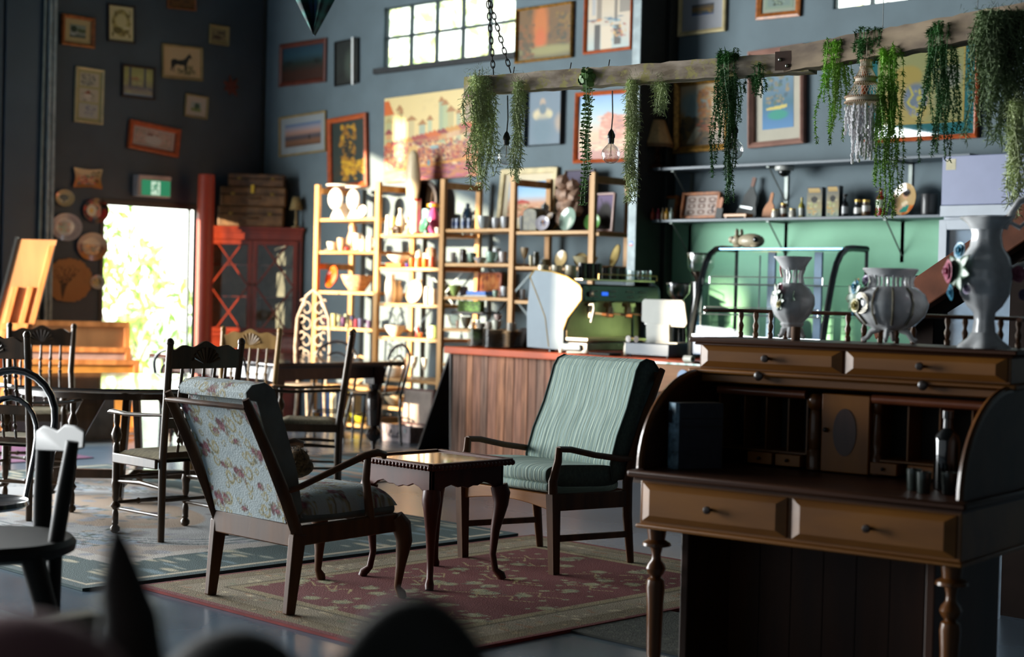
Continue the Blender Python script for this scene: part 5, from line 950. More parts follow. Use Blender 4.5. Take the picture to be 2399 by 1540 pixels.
shelf_ware('jar', 1836, 17, 30, '#5a3a24', 'tall gold-lidded jar of brown spice', .2, cap=cap, band=('#c8c8c0', .35, .75, 'label_band'))
shelf_ware('jar', 1857, 18, 18, '#c8c4b8', 'second short gold-lidded jar with white label', .24, cap=cap)
shelf_ware('bottle', 1878, 16, 44, '#a8a04a', 'slim oil bottle with white label and brass cap', .2, band=('#c8ccc0', .1, .5, 'label_band'), cap=('#b8a060', .4, .06))
for px, wp, hp, lb, cA_, cB_ in ((1913, 42, 68, 'wider foil gift box with gold lettering', '#8f8a6c', '#151719'), (1956, 34, 70, 'narrower foil gift box with a vegetable picture', '#7f8468', '#151719')):
    w2_, h2_ = szz(wp*.62)/.7, szz(hp); o = thing('gift_box', lb+' on the lower wall shelf', 'box', (sx_(px-6, .25), YB-.25, ZS2+.003), .15)
    M().b2(-w2_/2, w2_/2, .001, .075, 0, h2_).build('carton', mc(cB_, .4), o, bevel=.002)
    M().grid(lambda u, v: (-w2_/2+w2_*u, 0, h2_*(1-v)), 20, 34, paint(20, 34, [('g', '#4a5660', '#8a8470', '#a89a70', '#8fa090'), ('r', .1, .04, .8, .1, '#c8a868'), ('r', .15, .14, .85, .19, '#b89858'), ('d', 30, (.1, .45, .9, .95), ['#c8903c', '#a8b078', '#5a6a70', '#c0b890'], .12, .06), ('e', .5, .42, .22, .1, '#2a2a28')])).build('printed_front', vcol('printed_front', .3), o, flat=True)
    M().b2(-w2_*.4, w2_*.38, -.001, -.0005, h2_*.86, h2_*.90).build('gold_lettering', mc('#c8a868', .4), o, flat=True)
shelf_ware('bottle', 1979, 17, 48, '#1a1c22', 'dark bottle with pale label and black cap', .2, band=('#a8acb0', .15, .5, 'label_band'), cap=('#1a1a1c', .7, .1))
shelf_ware('jar', 2010, 20, 34, '#1e2224', 'dark preserve jar with gold lid, left of the pair', .2, cap=cap, band=('#c0c0bc', .2, .6, 'label_band'))
shelf_ware('jar', 2029, 20, 33, '#5a4630', 'brown preserve jar with gold lid, right of the pair', .22, cap=cap, band=('#c0c0bc', .35, .75, 'label_band'))
shelf_ware('bottle', 2063, 22, 64, '#8a1e14', 'tall red glass bottle with pale label behind the trailing fern', .2, band=('#a8b89a', .3, .6, 'label_band'))
x = sx_(2124, .12); disc(x, YB-.14, ZS2+.004, szz(72)/2/1.0, mc('#3a1c12'), 'oval portrait dish with dark rope rim at the right end of the lower wall shelf', 1.42, -.25, face=[('f', '#4a2614'), ('d', 60, (0, 0, 1, 1), ['#2a1610', '#6a3a1c'], .04), ('e', .5, .5, .74, .74, '#b8a070', .03), ('e', .5, .5, .6, .6, '#b09468', .4), ('d', 20, (.55, .7, .95, .95), ['#c8783c', '#a85a2c'], .1), ('e', .5, .36, .13, .11, '#c89a78', .1), ('e', .54, .28, .17, .12, '#1a1210', .1), ('p', [(.2, .9), (.4, .6), (.6, .55), (.75, .9)], '#c89a80'), ('p', [(.3, .9), (.45, .72), (.7, .66), (.7, .92)], '#2f7a6a'), ('p', [(.35, .62), (.55, .52), (.65, .6), (.45, .72)], '#d0c0a0')], name='portrait_dish', cat='dish')
x = sx_(2160, .12); ware('can', sx_(2176, .14), YB-.14, ZS2+.003, .06, .16, mc('#121418', .5), 'black round tin in shade behind the portrait dish')
# security camera
c = Yp(1838, 395, YB-.2); cam_o = thing('security_camera', 'white dome security camera fixed under the upper wall shelf', 'camera', (c.x, YB-.2, ZS1-.0235))
M().lathe([(.075, 0), (.078, -.02), (.07, -.035), (0, -.036)], n=26).build('housing', mc('#b8bab4', .4), cam_o); M().ell((0, 0, -.046), (.05, .05, .038), 20, 12).build('dome', m_blk, cam_o)
# fringed table lamp on upper shelf
c = Yp(1540, 385, YB-.16); lamp = thing('table_lamp', 'tan panelled shade table lamp with turned dark base on the upper wall shelf', 'lamp', (Yp(1538, 385, YB-.2).x, YB-.2, ZS1+.001)); k_ = (V(c.x, YB-.2, ZS1)-EYE).dot(cd)/CF
M().lathe([(24*k_, 0), (26*k_, 4*k_), (12*k_, 12*k_), (7*k_, 20*k_), (11*k_, 30*k_), (6*k_, 40*k_), (13*k_, 52*k_), (6*k_, 66*k_), (4*k_, 80*k_)], n=20).build('base', mat('lamp_bronze', '#4a2a18', .3, .3, .2), lamp)
M().lathe([(38*k_, 56*k_), (37*k_, 62*k_), (28*k_, 84*k_), (17*k_, 114*k_)], n=8, cap=False).build('lamp_shade', mat('shade_linen', '#c9ab78', .8, var=.08, scale=30), lamp, solid=.002, ang=.2)
M().lathe([(38.5*k_, 50*k_), (38.6*k_, 58*k_)], n=40, cap=False).build('fringe', mat('shade_fringe', '#8a6a48', .9), lamp)
# brown lamp behind rack left
c = Yp(728, 520, 10.6)
# fridge
fy = 10.12; f0 = Yp(2199, 600, fy); f1x = f0.x+.95; zt_ = Yp(2200, 367, fy).z
fr = thing('drinks_fridge', 'tall upright glass-door drinks fridge with a lilac grey header', 'fridge', (f0.x, fy, 0)); m_fr = mat('fridge_white', '#a9b2bd', .35, var=.03)
M().b2(0, f1x-f0.x, .05, .66, 0, zt_).build('cabinet', m_fr, fr, bevel=.006)
zh1 = Yp(2200, 481, fy).z; M().b2(.0, f1x-f0.x, .012, .05, zh1, zt_).build('header_panel', mat('header_lilac', '#8088a8', .4, var=.02), fr, bevel=.004)
zh2 = Yp(2200, 512, fy).z; M().b2(.0, f1x-f0.x, .0, .05, zh2+.012, zh1-.004).build('lower_header', m_fr, fr, bevel=.003)
B = M(); dx0, dx1, dz0, dz1 = .0, f1x-f0.x, .1, zh2-.01
B.b2(dx0, dx0+.06, -.01, .045, dz0, dz1).b2(dx1-.06, dx1, -.01, .045, dz0, dz1).b2(dx0+.06, dx1-.06, -.01, .045, dz1-.07, dz1).b2(dx0+.06, dx1-.06, -.01, .045, dz0, dz0+.07)
dd_ = B.build('door', m_fr, fr, bevel=.004); M().b2(dx0+.06, dx1-.06, .01, .016, dz0+.07, dz1-.07).build('door_glass', glass('fridge_glass', (.9, .95, 1), .2, .08), dd_, flat=True)
M().b2(dx0+.06, dx1-.06, .046, .0495, dz0+.07, dz1-.07).build('lit_interior', mat('fridge_interior', '#c4ccd2', .5), fr, flat=True)
M().tube([(dx1-.03, -.05, 1.0), (dx1-.03, -.05, 1.8)], .014, 8).build('handle', m_galv, dd_)
for k in range(4): M().b2(.06, dx1-.06, .04, .05, .5+.38*k, .515+.38*k).build('inner_shelf', mc('#b8bfc4', .4), fr)
tag(M().b2(0, .075, -.001, 0, 0, .075).build('sticker', mat('cream_note', '#c8c0a0', .6), loc=(f0.x+.03, fy+.0115, zt_-.095)), 'small cream note stuck on the top left corner of the fridge header', 'sticker')
# ================================================================ RUGS
def rug(name, label, x0, x1, y0, y1, n, ops, edge, seed, t=.014):
    o = thing(name, label, 'rug', (x0, y0, 0))
    M().grid(lambda u, v: ((x1-x0)*u, (y1-y0)*(1-v), t), n[0], n[1], paint(n[0], n[1], ops, seed)).build('pile', vcol('rug_pile', .95, 0, .5, 160), o, flat=True)
    M().b2(0, x1-x0, 0, y1-y0, .001, t-.001).build('backing', mat('rug_edge_'+edge.strip('#'), edge, .95), o, flat=True); return o
def flower_ops(k, box, cols, leaf, s, rs):
    o = []
    for _ in range(k):
        x, y = rs.uniform(box[0], box[2]), rs.uniform(box[1], box[3])
        o += [('e', x, y, s*1.2, s*.85, cols[0], .5), ('d', 5, (x-s, y-s*.7, x+s, y+s*.7), cols, s*.4), ('d', 6, (x-s*2.2, y-s*1.6, x+s*2.2, y+s*1.6), leaf, s*.28)]
    return o
rs = random.Random(3)
ops = [('f', '#6a2220'), ('r', .015, .012, .985, .988, '#75664a'), ('d', 1500, (.015, .012, .985, .988), ['#5a4c36', '#a08c64', '#6e6248', '#8a6a4a'], .007), ('r', .055, .04, .945, .96, '#6e5f44', .7), ('r', .065, .048, .935, .952, '#8a7d66'), ('d', 1300, (.065, .048, .935, .952), ['#7a7a60', '#8f6a4a', '#b8a888', '#6a6452', '#9a8a68'], .012, .008)]
ops += [('r', .14, .105, .86, .895, '#5f5238'), ('r', .15, .112, .85, .888, '#8a7a58'), ('d', 500, (.14, .105, .86, .895), ['#5a4a34', '#a08c64'], .006), ('r', .175, .13, .825, .87, '#641f1c')]
ops += flower_ops(60, (.18, .135, .82, .865), ['#8f8a66', '#a8a284', '#5f6450'], ['#5a5640', '#94865c', '#8a8f78'], .017, rs)+flower_ops(90, (.18, .135, .82, .865), ['#8f8a66', '#6f6f58'], ['#6a5a40', '#94865c'], .007, rs)
for k in range(26): x, y = rs.uniform(.2, .8), rs.uniform(.15, .85); ops.append(('l', [(x, y), (x+.05, y+.02), (x+.08, y-.01), (x+.12, y+.02)], .0022, '#a08c5c'))
ops += [('mirx',)]
rug('patterned_rug', 'red oriental rug with floral field and beige border under the two armchairs', -6.42, -4.50, 4.10, 6.72, (190, 262), ops, '#7a2a28', 2)
ops = [('f', '#3c4f50'), ('r', .016, .02, .984, .98, '#b8ac96'), ('r', .022, .028, .978, .972, '#3c5050'), ('d', 420, (.03, .04, .97, .96), ['#8f9488', '#b0a890', '#6a8088'], .02, .006)]
ops += [('r', .12, .16, .88, .84, '#a8a49c'), ('p', [(.12, .16), (.3, .13), (.34, .17), (.66, .17), (.7, .13), (.88, .16), (.9, .3), (.88, .7), (.9, .84), (.7, .87), (.66, .83), (.34, .83), (.3, .87), (.12, .84), (.1, .7), (.12, .3)], '#b0a8a0'), ('p', [(.14, .19), (.86, .19), (.86, .81), (.14, .81)], '#9c8f84'), ('e', .5, .5, .36, .30, '#a3a3a3', .02), ('ring', .5, .5, .35, .29, '#5a6668', .012), ('ring', .5, .5, .33, .27, '#5a6668', .01), ('ring', .5, .5, .31, .25, '#5a6668', .01), ('e', .5, .5, .2, .17, '#a8927e', .03)]
for bx in ((.16, .2, .34, .36), (.66, .64, .84, .8), (.66, .2, .84, .36), (.16, .64, .34, .8), (.4, .42, .6, .58)): ops += flower_ops(9, bx, ['#7a8a98', '#9aa8b4', '#5a4a50'], ['#4a564e', '#5f6a5a'], .018, rs)
ops += [('d', 220, (.13, .17, .87, .83), ['#8f8f94', '#a89c8c', '#7f7a78'], .012)]
rug('patterned_rug', 'large green-grey bordered rug with cream medallion under the round table', -10.9, -6.50, 3.86, 6.68, (250, 170), ops, '#3c4f50', 5)
rug('patterned_rug', 'small teal and red floral rug in the left foreground behind the dark chairs', -6.9, -5.05, 1.6, 3.35, (120, 110), [('f', '#35525a'), ('r', .04, .04, .96, .96, '#8aa0a8'), ('r', .07, .07, .93, .93, '#5f8088'), ('d', 500, (.07, .07, .93, .93), ['#9ab0b8', '#4a6068', '#8a5a5a', '#3f5a50', '#a8b0b0'], .025, .018)], '#2f4a52', 6)
x_ = Zp(1500, 1535); 
rug('door_mat', 'grey diamond textured mat at the foot of the writing desk', -4.6, -3.86, 4.95, 5.6, (60, 44), [('f', '#4a4c44')]+[('d', 700, (0, 0, 1, 1), ['#5a5c52', '#34362f', '#6a6a5c'], .01)], '#3a3c36', 7, .01)
rug('patterned_rug', 'teal striped flat rug on the floor near the dark turned-leg table', -10.6, -8.9, 7.6, 9.25, (60, 60), [('f', '#4f6a70')]+[('r', 0, .1*k, 1, .1*k+.035, ['#7a5f50', '#6a8088', '#8f7a68'][k % 3]) for k in range(10)]+[('d', 200, (0, 0, 1, 1), ['#5f7a80', '#8a705c', '#4a6068'], .04, .01)], '#4a6068', 8, .008)
t_ = Zp(400, 1095); tag(M().b2(-.8, .8, -.45, .45, 0, .008).build('floor_mat', mat('magenta_mat', '#6a3a5a', .8), loc=(-12.2, 6.4, .001)), 'thin plum coloured mat on the floor towards the open door', 'mat')

# ================================================================ RUSH SEATED CHAIRS
m_dk = wood('dark_chair_wood', '#4a3420', '#30210f', 'z', .32, 14, .2); m_lt = wood('tan_chair_wood', '#a5804c', '#8a6838', 'z', .35, 14, .2)  # second wood is tan, lighter than the other rush chairs
m_rush = mat('rush_seat', '#8a7f60', .85, 0, 0, 26, (1, 8, 1), .5, '#544a34')
def turned(B, x0, y0, z0, z1, r, knobs, n=12, foot=False):
    h = z1-z0; prof = []
    if foot: prof += [(.6*r, 0), (1.2*r, .012), (1.25*r, .03), (.7*r, .045), (.9*r, .055)]
    k = 26
    for i in range(k+1):
        t = (i/k); z = (.06 if foot else 0)+t*(h-(.06 if foot else 0)); rr = r*(.82+.18*math.sin(PI*min(1, t*1.1)))
        for q, wd in knobs:
            d = abs(t-q)/wd
            if d < 1: rr = max(rr, r*(1+.42*math.cos(d*PI/2)))
            elif d < 1.9: rr = min(rr, r*.62)
        prof.append((rr, z))
    prof.append((0, h)); return B.lathe(prof, (x0, y0, z0), n)
def rush_chair(label, arms, mw_, loc, rz, group=None, hh=1.10):
    t = thing('rush_chair', label, 'chair', (loc[0], loc[1], .0145), rz, group); W = .215
    def P(s, z):  # rear post line
        return V(s*(W-.005+.02*max(0, z-.45)/.6), -.20-.085*max(0, z-.42)/.66, z)
    for s in (-1, 1):
        B = M().tube([P(s, z) for z in (0, .2, .44, .7, .95, hh-.035)], [.019, .021, .022, .021, .020, .019], 10).lathe([(.019, 0), (.022, .008), (.021, .02), (.012, .032), (0, .036)], P(s, hh-.035), 10)
        B.build('rear_post', mw_, t)
    # crest with shell
    zc0, zc1 = hh-.165, hh-.03; y = P(1, hh-.1).y; cw_ = W+.0
    top = [(-cw_, zc1-.03)]+[(-cw_+2*cw_*i/24, zc1-.028+.030*math.cos((i/24-.5)*2*PI*.5)**2+.012*math.cos((i/24-.5)*PI*6)) for i in range(1, 24)]+[(cw_, zc1-.03)]
    M().prism([(cw_, zc0), (-cw_, zc0)]+top, (0, y-.011, 0), (1, 0, 0), (0, 0, 1), (0, .022, 0)).build('crest_rail', mw_, t, bevel=.003)
    B = M()
    for k in range(9):
        a = PI*(k+.5)/9; dx, dz = math.cos(a)*.085, math.sin(a)*.075+.012
        for yy in (y+.012, y-.012): B.tube([(dx*.25, yy, zc0+.028), (dx*.7, yy, zc0+.028+dz*.6), (dx, yy, zc0+.028+dz)], [.003, .007, .010], 6)
    B.build('shell_carving', mw_, t)
    z2 = hh-.46; M().bar(P(-1, z2), P(1, z2), .02, .055).build('back_rail', mw_, t, bevel=.004)
    for k in range(5):
        x = -.14+.07*k; B = M(); ya, yb = P(1, z2).y, P(1, zc0).y; n0 = 0
        turned(B, 0, 0, 0, zc0-z2-.02, .0105, ((.3, .035), (.62, .035)), 8); L = zc0-z2-.02
        B.v = [V(p.x+x, p.y+ya+(yb-ya)*p.z/L, p.z+z2+.025) for p in B.v]; B.build('spindle', mw_, t)
    for k in range(4):
        x = -.12+.08*k; B = M(); ya, yb = P(1, .46).y, P(1, z2).y; turned(B, 0, 0, 0, z2-.03-.47, .009, ((.5, .1),), 8); L = z2-.5
        B.v = [V(p.x+x, p.y+ya+(yb-ya)*p.z/L, p.z+.475) for p in B.v]; B.build('short_spindle', mw_, t)
    M().bar((-W, -.2, .465), (W, -.2, .465), .022, .03).build('seat_back_rail', mw_, t, bevel=.003)
    def sf(u, v):
        x, yy = (u-.5)*2, (v-.5)*2; k = 1-max(abs(x), abs(yy)); return (x*(W+.005+.025*(v)), -.195+.42*v, .452+.022*min(1, k*3.2)-.018*max(0, k-.3)-.012*(max(abs(x), abs(yy))**8))
    B = M().grid(sf, 22, 22); B.grid(lambda u, v: (lambda q: (q[0], q[1], .425))(sf(u, v)), 22, 22); B.build('rush_seat', m_rush, t, solid=0)
    M().bar((-W-.02, .225, .42), (W+.02, .225, .42), .03, .055).bar((-W-.03, -.2, .42), (-W-.03, .23, .42), .02, .055).bar((W+.03, -.2, .42), (W+.03, .23, .42), .02, .055).build('seat_frame', mw_, t, bevel=.006)
    fh = .665 if arms else .45
    for s in (-1, 1):
        turned(M(), s*(W+.015), .225, 0, fh, .021, ((.16, .03), (.36, .025), (.8, .05)) if arms else ((.2, .04), (.8, .04)), 12, True).build('front_leg', mw_, t)
        M().tube([(s*(W+.012), .21, .14), (s*(W), -.19, .14)], [.009, .009], 8).tube([(s*(W+.012), .21, .29), (s*W, 0, .30), (s*(W), -.19, .29)], [.009, .014, .009], 8).build('side_stretcher', mw_, t)
        if arms: M().tube([P(s, .685), (s*(W+.012), -.05, .675), (s*(W+.02), .12, .668), (s*(W+.02), .27, .674), (s*(W+.02), .30, .668)], [.013, .017, .019, .022, .012], 10, .62).build('arm', mw_, t)
    for z in (.17, .31): M().tube([(-W, .222, z), (-.1, .222, z), (-.085, .222, z), (-.07, .222, z), (0, .222, z), (.07, .222, z), (.085, .222, z), (.1, .222, z), (W, .222, z)], [.009, .011, .018, .011, .013, .011, .018, .011, .009], 8).build('front_stretcher', mw_, t)
    M().tube([(-W, -.19, .22), (W, -.19, .22)], .009, 8).build('rear_stretcher', mw_, t)
    return t
TC = V(-9.34, 5.89, 0)
def face(p, q): d = q-p; return math.atan2(d.y, d.x)-PI/2
cA_ = V(-7.62, 5.085, 0); rush_chair('dark armed rush-seat chair seen square from behind, between the round table and floral armchair', True, m_dk, cA_, PI/2)
b0 = Zp(797, 1142); dB = V(-.66, -.75, 0); rush_chair('dark armed rush-seat chair seen edge-on at the right side of the round table', True, m_dk, V(b0.x, b0.y, 0)+dB*.22, math.atan2(dB.y, dB.x)-PI/2)
pC = Dp(566, 765, 12.2); pC.z = 0; rush_chair('tan wooden rush-seat chair facing the viewer, with shell crest', False, m_lt, pC+V(.15, -.16, 0), face(pC, V(-8.9, 5.3, 0)), hh=1.08)
pD = Dp(112, 760, 11.9); pD.z = 0; rush_chair('dark rush-seat chair facing the viewer on the far left side of the round table', True, m_dk, pD+V(.16, -.18, 0), face(pD, V(-8.3, 4.2, 0)), hh=1.08)
pE = Dp(0, 790, 9.35); pE.z = 0; rush_chair('dark rush-seat chair cut by the left edge of the picture, back to the viewer', True, m_dk, pE+V(-.14, .2, 0), face(pE, V(-10.2, 7.4, 0)))
# ---------------- round table
rt = thing('round_table', 'big round dark dining table with splayed plank legs reflecting the doorway', 'table', (TC.x, TC.y, .0145)); m_tt = mat('polished_dark_table', '#241a12', .09, var=.2, scale=4, stretch=(1, 12, 1), coat=.7)
M().lathe([(0, .712), (.90, .712), (.925, .718), (.935, .73), (.925, .742), (0, .742)], n=72).build('tabletop', m_tt, rt)
M().lathe([(.70, .66), (.72, .66), (.72, .711), (.70, .711)], n=48).build('apron', m_dk, rt)
for k in range(4):
    a = PI/4+k*PI/2+.1; d = V(math.cos(a), math.sin(a), 0); n_ = V(-d.y, d.x, 0)
    M().bar(d*.20+V(0, 0, .70), d*.55+V(0, 0, .017), .13, .045, .11, .04, up=n_).build('leg', m_dk, rt, bevel=.006)
for a in (PI/4+.1, 3*PI/4+.1):
    d = V(math.cos(a), math.sin(a), 0); M().bar(-d*.5+V(0, 0, .12), d*.5+V(0, 0, .12), .05, .06).build('stretcher', m_dk, rt, bevel=.004)
# ---------------- dark carved table
m_ct = mat('carved_dark_oak', '#2a1c16', .22, var=.25, scale=10, coat=.4); m_ctt = mat('table_top_mahogany', '#3c1f14', .1, var=.2, scale=5, stretch=(1, 9, 1), coat=.6)
bt = thing('carved_table', 'heavy dark table with bulbous turned legs and carved edge before the shelving', 'table', (-12.4, 7.98, 0)); tw_, td = 1.9, 1.36
M().b2(0, tw_, 0, td, .745, .785).build('tabletop', m_ctt, bt, bevel=.012)
B = M()
for k in range(70): xx = .02+k*(tw_-.04)/69; B.ell((xx, -.003, .752), (.011, .008, .014), 8, 5)
for k in range(50): yy = .02+k*(td-.04)/49; B.ell((tw_+.003, yy, .752), (.008, .011, .014), 8, 5)
B.build('carved_edge', m_ct, bt)
M().b2(.12, tw_-.2, .1, .13, .63, .745).b2(.12, tw_-.2, td-.13, td-.1, .63, .745).b2(.1, .13, .1, td-.1, .63, .745).b2(tw_-.22, tw_-.19, .1, td-.1, .63, .745).build('apron', m_ct, bt, bevel=.004)
for xx in (.16, tw_-.24):
    for yy in (.14, td-.14):
        M().b2(xx-.06, xx+.06, yy-.06, yy+.06, .58, .745).lathe([(.018, .0), (.02, .05), (.03, .055), (.03, .075), (.055, .10), (.07, .14), (.055, .18), (.03, .20), (.06, .215), (.062, .25), (.07, .32), (.075, .44), (.06, .5), (.035, .52), (.05, .54), (.055, .58)], (xx, yy, .002), 20).build('leg', m_ct, bt)
# ---------------- bentwood chairs
m_bw = mat('black_bentwood', '#17171c', .18, var=.1, coat=.5)
def bentwood(label, loc, rz, hh=.88, parent=None):
    t = thing('bentwood_chair', label, 'chair', loc, rz, None)
    pts = [(-.19, -.18, .46), (-.195, -.22, .6), (-.19, -.26, .74)]+[(-.19*math.cos(a), -.26-.03*math.sin(a), .74+(hh-.74)*math.sin(a)) for a in [PI*k/12 for k in range(1, 12)]]+[(.19, -.26, .74), (.195, -.22, .6), (.19, -.18, .46)]
    M().tube([(-.18, -.2, .0), (-.19, -.17, .3)]+pts+[(.19, -.17, .3), (.18, -.2, 0)], .014, 10).build('back_hoop', m_bw, t)
    pts = [(-.11, -.19, .46), (-.12, -.235, .62)]+[(-.12*math.cos(a), -.25-.02*math.sin(a), .68+(hh-.78)*math.sin(a)) for a in [PI*k/10 for k in range(11)]]+[(.12, -.235, .62), (.11, -.19, .46)]
    M().tube(pts, .010, 8).build('inner_hoop', m_bw, t)
    M().lathe([(0, .45), (.19, .45), (.205, .46), (.2, .475), (.19, .468), (0, .466)], n=32).build('seat', m_bw, t)
    for s in (-1, 1): M().tube([(s*.13, .14, .45), (s*.16, .19, .2), (s*.18, .22, 0)], [.016, .014, .011], 8).build('front_leg', m_bw, t)
    M().tube([(.155*math.cos(a), .155*math.sin(a)-.005, .27) for a in [2*PI*k/24 for k in range(24)]], .009, 6, closed=True).build('leg_ring', m_bw, t)
    return t
q = Dp(776, 800, 14.9); bentwood('black bentwood hoop chair behind the carved table, left of two', (q.x, q.y, 0), face(V(q.x, q.y, 0), V(-9.2, 6.5, 0)), .90)
q = Dp(876, 800, 14.6); bentwood('black bentwood hoop chair behind the carved table near its right end', (q.x, q.y, 0), face(V(q.x, q.y, 0), V(-11.5, 7.5, 0)), .90)
q = Dp(455, 830, 13.2); bentwood('black bentwood chair half hidden behind the dark armed chair by the doorway', (q.x, q.y, 0), face(V(q.x, q.y, 0), V(-11.6, 9.5, 0)), .88)
q = Dp(560, 815, 13.6); bentwood('black bentwood chair glimpsed behind the tan chair', (q.x, q.y, 0), face(V(q.x, q.y, 0), V(-12, 9.6, 0)), .88)
# ================================================================ FLORAL ARMCHAIR
m_wal = wood('walnut_frame', '#5c3a1e', '#3f2614', 'z', .5, 12, 0)
rs = random.Random(9); fo = [('f', '#a9b3b4'), ('n', '#9aa6a8', 6, 4, -.4)]
def scroll(x, y, s, fl, cc='#a09878'):
    pts = [(x+fl*s*.9*math.cos(t)*(1-t/9), y+s*1.1*math.sin(t)*(1-t/9)) for t in [k*.45 for k in range(15)]]; return [('l', pts, s*.19, cc), ('l', [(p[0]+.003*fl, p[1]+.002) for p in pts[:9]], s*.05, '#6e6a4c')]
def rosebunch(x, y, s): return [('d', 16, (x-s*1.3, y-s*1.1, x+s*1.3, y+s*1.1), ['#6a6a58', '#7a6a58', '#8a7f70'], s*.32), ('d', 7, (x-s*.7, y-s*.6, x+s*.7, y+s*.6), ['#6a3a44', '#7f4a52', '#5a3038'], s*.42), ('d', 5, (x-s*.5, y-s*.4, x+s*.5, y+s*.4), ['#8f5f66'], s*.2)]
for cx_, cy_2 in ((.5, .2), (.5, .62), (.12, .42), (.88, .42), (.1, .88), (.9, .88), (.08, .06), (.92, .06)):
    fo += scroll(cx_-.15, cy_2-.03, .07, 1)+scroll(cx_+.15, cy_2+.03, .07, -1)+scroll(cx_-.1, cy_2+.1, .05, -1)+scroll(cx_+.1, cy_2-.1, .05, 1)+rosebunch(cx_, cy_2, .065)
for k in range(26): fo += rosebunch((.05+.31*k) % 1, (.1+.23*k) % 1, .030)+scroll((.2+.37*k) % 1, (.06+.29*k) % 1, .035, 1 if k % 2 else -1)
m_flo = vcol('floral_fabric', .85, 0, .35, 120)
fa = thing('floral_armchair', 'wooden armchair in blue-grey floral tapestry seen from behind on the red rug', 'armchair', (-5.735, 4.19, .0145), .0); hw = .285
# side frames: rear leg continues up as raked back post
for s in (-1, 1):
    x = s*hw
    M().bar((x, .0+.03, 0), (x, .07, .34), .035, .045, .04, .07).build('rear_leg', m_wal, fa, bevel=.006)
    M().tube([(x, .085, .30), (x, .0, .50), (x, -.10, .70), (x, -.20, .885), (x, -.215, .92)], [.03, .032, .028, .024, .018], 10, .62, up=(1, 0, 0)).build('back_post', m_wal, fa)
    M().bar((x, .06, .33), (x, .62, .345), .03, .085).build('side_rail', m_wal, fa, bevel=.008)
    M().tube([(x, .62, .37), (x+s*.012, .645, .33), (x+s*.016, .66, .26), (x+s*.006, .65, .14), (x, .64, .05), (x+s*.004, .66, .02), (x+s*.006, .667, .0)], [.035, .045, .038, .022, .016, .022, .02], 12).build('front_leg', m_wal, fa)
    M().tube([(x, -.02, .52), (x, .06, .535), (x+s*.01, .25, .60), (x+s*.012, .42, .655), (x+s*.012, .49, .665), (x+s*.012, .53, .655), (x+s*.012, .535, .635)], [.016, .018, .02, .022, .025, .022, .012], 10, .7).build('arm', m_wal, fa)
    M().tube([(x+s*.01, .44, .655), (x+s*.012, .43, .55), (x+s*.01, .45, .45), (x, .47, .37)], [.018, .02, .022, .024], 10, .7).build('arm_support', m_wal, fa)
M().bar((-hw, .05, .335), (hw, .05, .335), .03, .10).build('rear_rail', m_wal, fa, bevel=.006)
M().bar((-hw, .625, .35), (hw, .625, .35), .03, .06).build('front_rail', m_wal, fa, bevel=.006)
M().tube([(-hw, -.205, .885), (-hw*.5, -.232, .888), (0, -.238, .888), (hw*.5, -.232, .888), (hw, -.205, .885)], .024, 10, .5, up=(0, 0, 1)).build('top_rail', m_wal, fa)
def bpan(u, v):  # back panel seen from behind
    z = .885-.50*v; return ((u-.5)*2*(hw-.03)*-1, -.17+.155*v*1.35+.02*math.sin(PI*v)-.012, z)
B = M().grid(bpan, 96, 84, paint(96, 84, fo, 4)); B.build('back_panel', m_flo, fa)
def bcush(u, v):
    a = 2*PI*v; prof = [(-.06, 0)]; z = .64+.30*math.cos(a)*1.0; th = .075*math.sin(a); 
    yy = -.11-.155*(z-.64)/.30*1.05; return ((u-.5)*2*(hw-.035), yy+.085+th*1.0*(1), z)
def loopc(u, v):
    # closed profile of the back cushion with a rolled headrest
    P_ = [(.07, .40), (.155, .42), (.12, .60), (.05, .80), (.01, .90), (-.01, .955), (-.06, .985), (-.125, .975), (-.155, .945), (-.150, .915), (-.10, .905), (-.06, .80), (.02, .55), (.07, .40)]
    t = v*(len(P_)-1); i = min(int(t), len(P_)-2); f = t-i; a, b = P_[i], P_[i+1]; e = max(0, abs(u-.5)*2-.9)*1.0
    return ((u-.5)*2*(hw-.045), a[0]*(1-f)+b[0]*f-.03, a[1]*(1-f)+b[1]*f)
B = M().grid(loopc, 66, 78, paint(66, 78, fo, 6))
o = B.build('back_cushion', m_flo, fa, ang=1.2)
for s in (-1, 1):
    P_ = [(.07, .40), (.155, .42), (.12, .60), (.05, .80), (.01, .90), (-.01, .955), (-.06, .985), (-.125, .975), (-.155, .945), (-.150, .915), (-.10, .905), (-.06, .80), (.02, .55)]
    M().prism([(a-.03, b) for a, b in P_], (s*(hw-.045), 0, 0), (0, 1, 0), (0, 0, 1), (s*.006, 0, 0)).build('cushion_end', mat('grey_moquette', '#6e7674', .9), fa)
def scush(u, v):
    x, yy = (u-.5)*2, (v-.5)*2; e = (1-abs(x)**6)*(1-abs(yy)**6); return (x*(hw-.03), .10+.555*v, .40+.095*max(0, e)**.5+.015*v)
B = M().grid(scush, 70, 74, paint(70, 74, fo, 8)); B.build('seat_cushion', m_flo, fa, ang=1.5)
M().b2(-hw+.03, hw-.03, .10, .65, .375, .425).build('cushion_base', mat('grey_moquette', '#6e7674', .9), fa, bevel=.02)
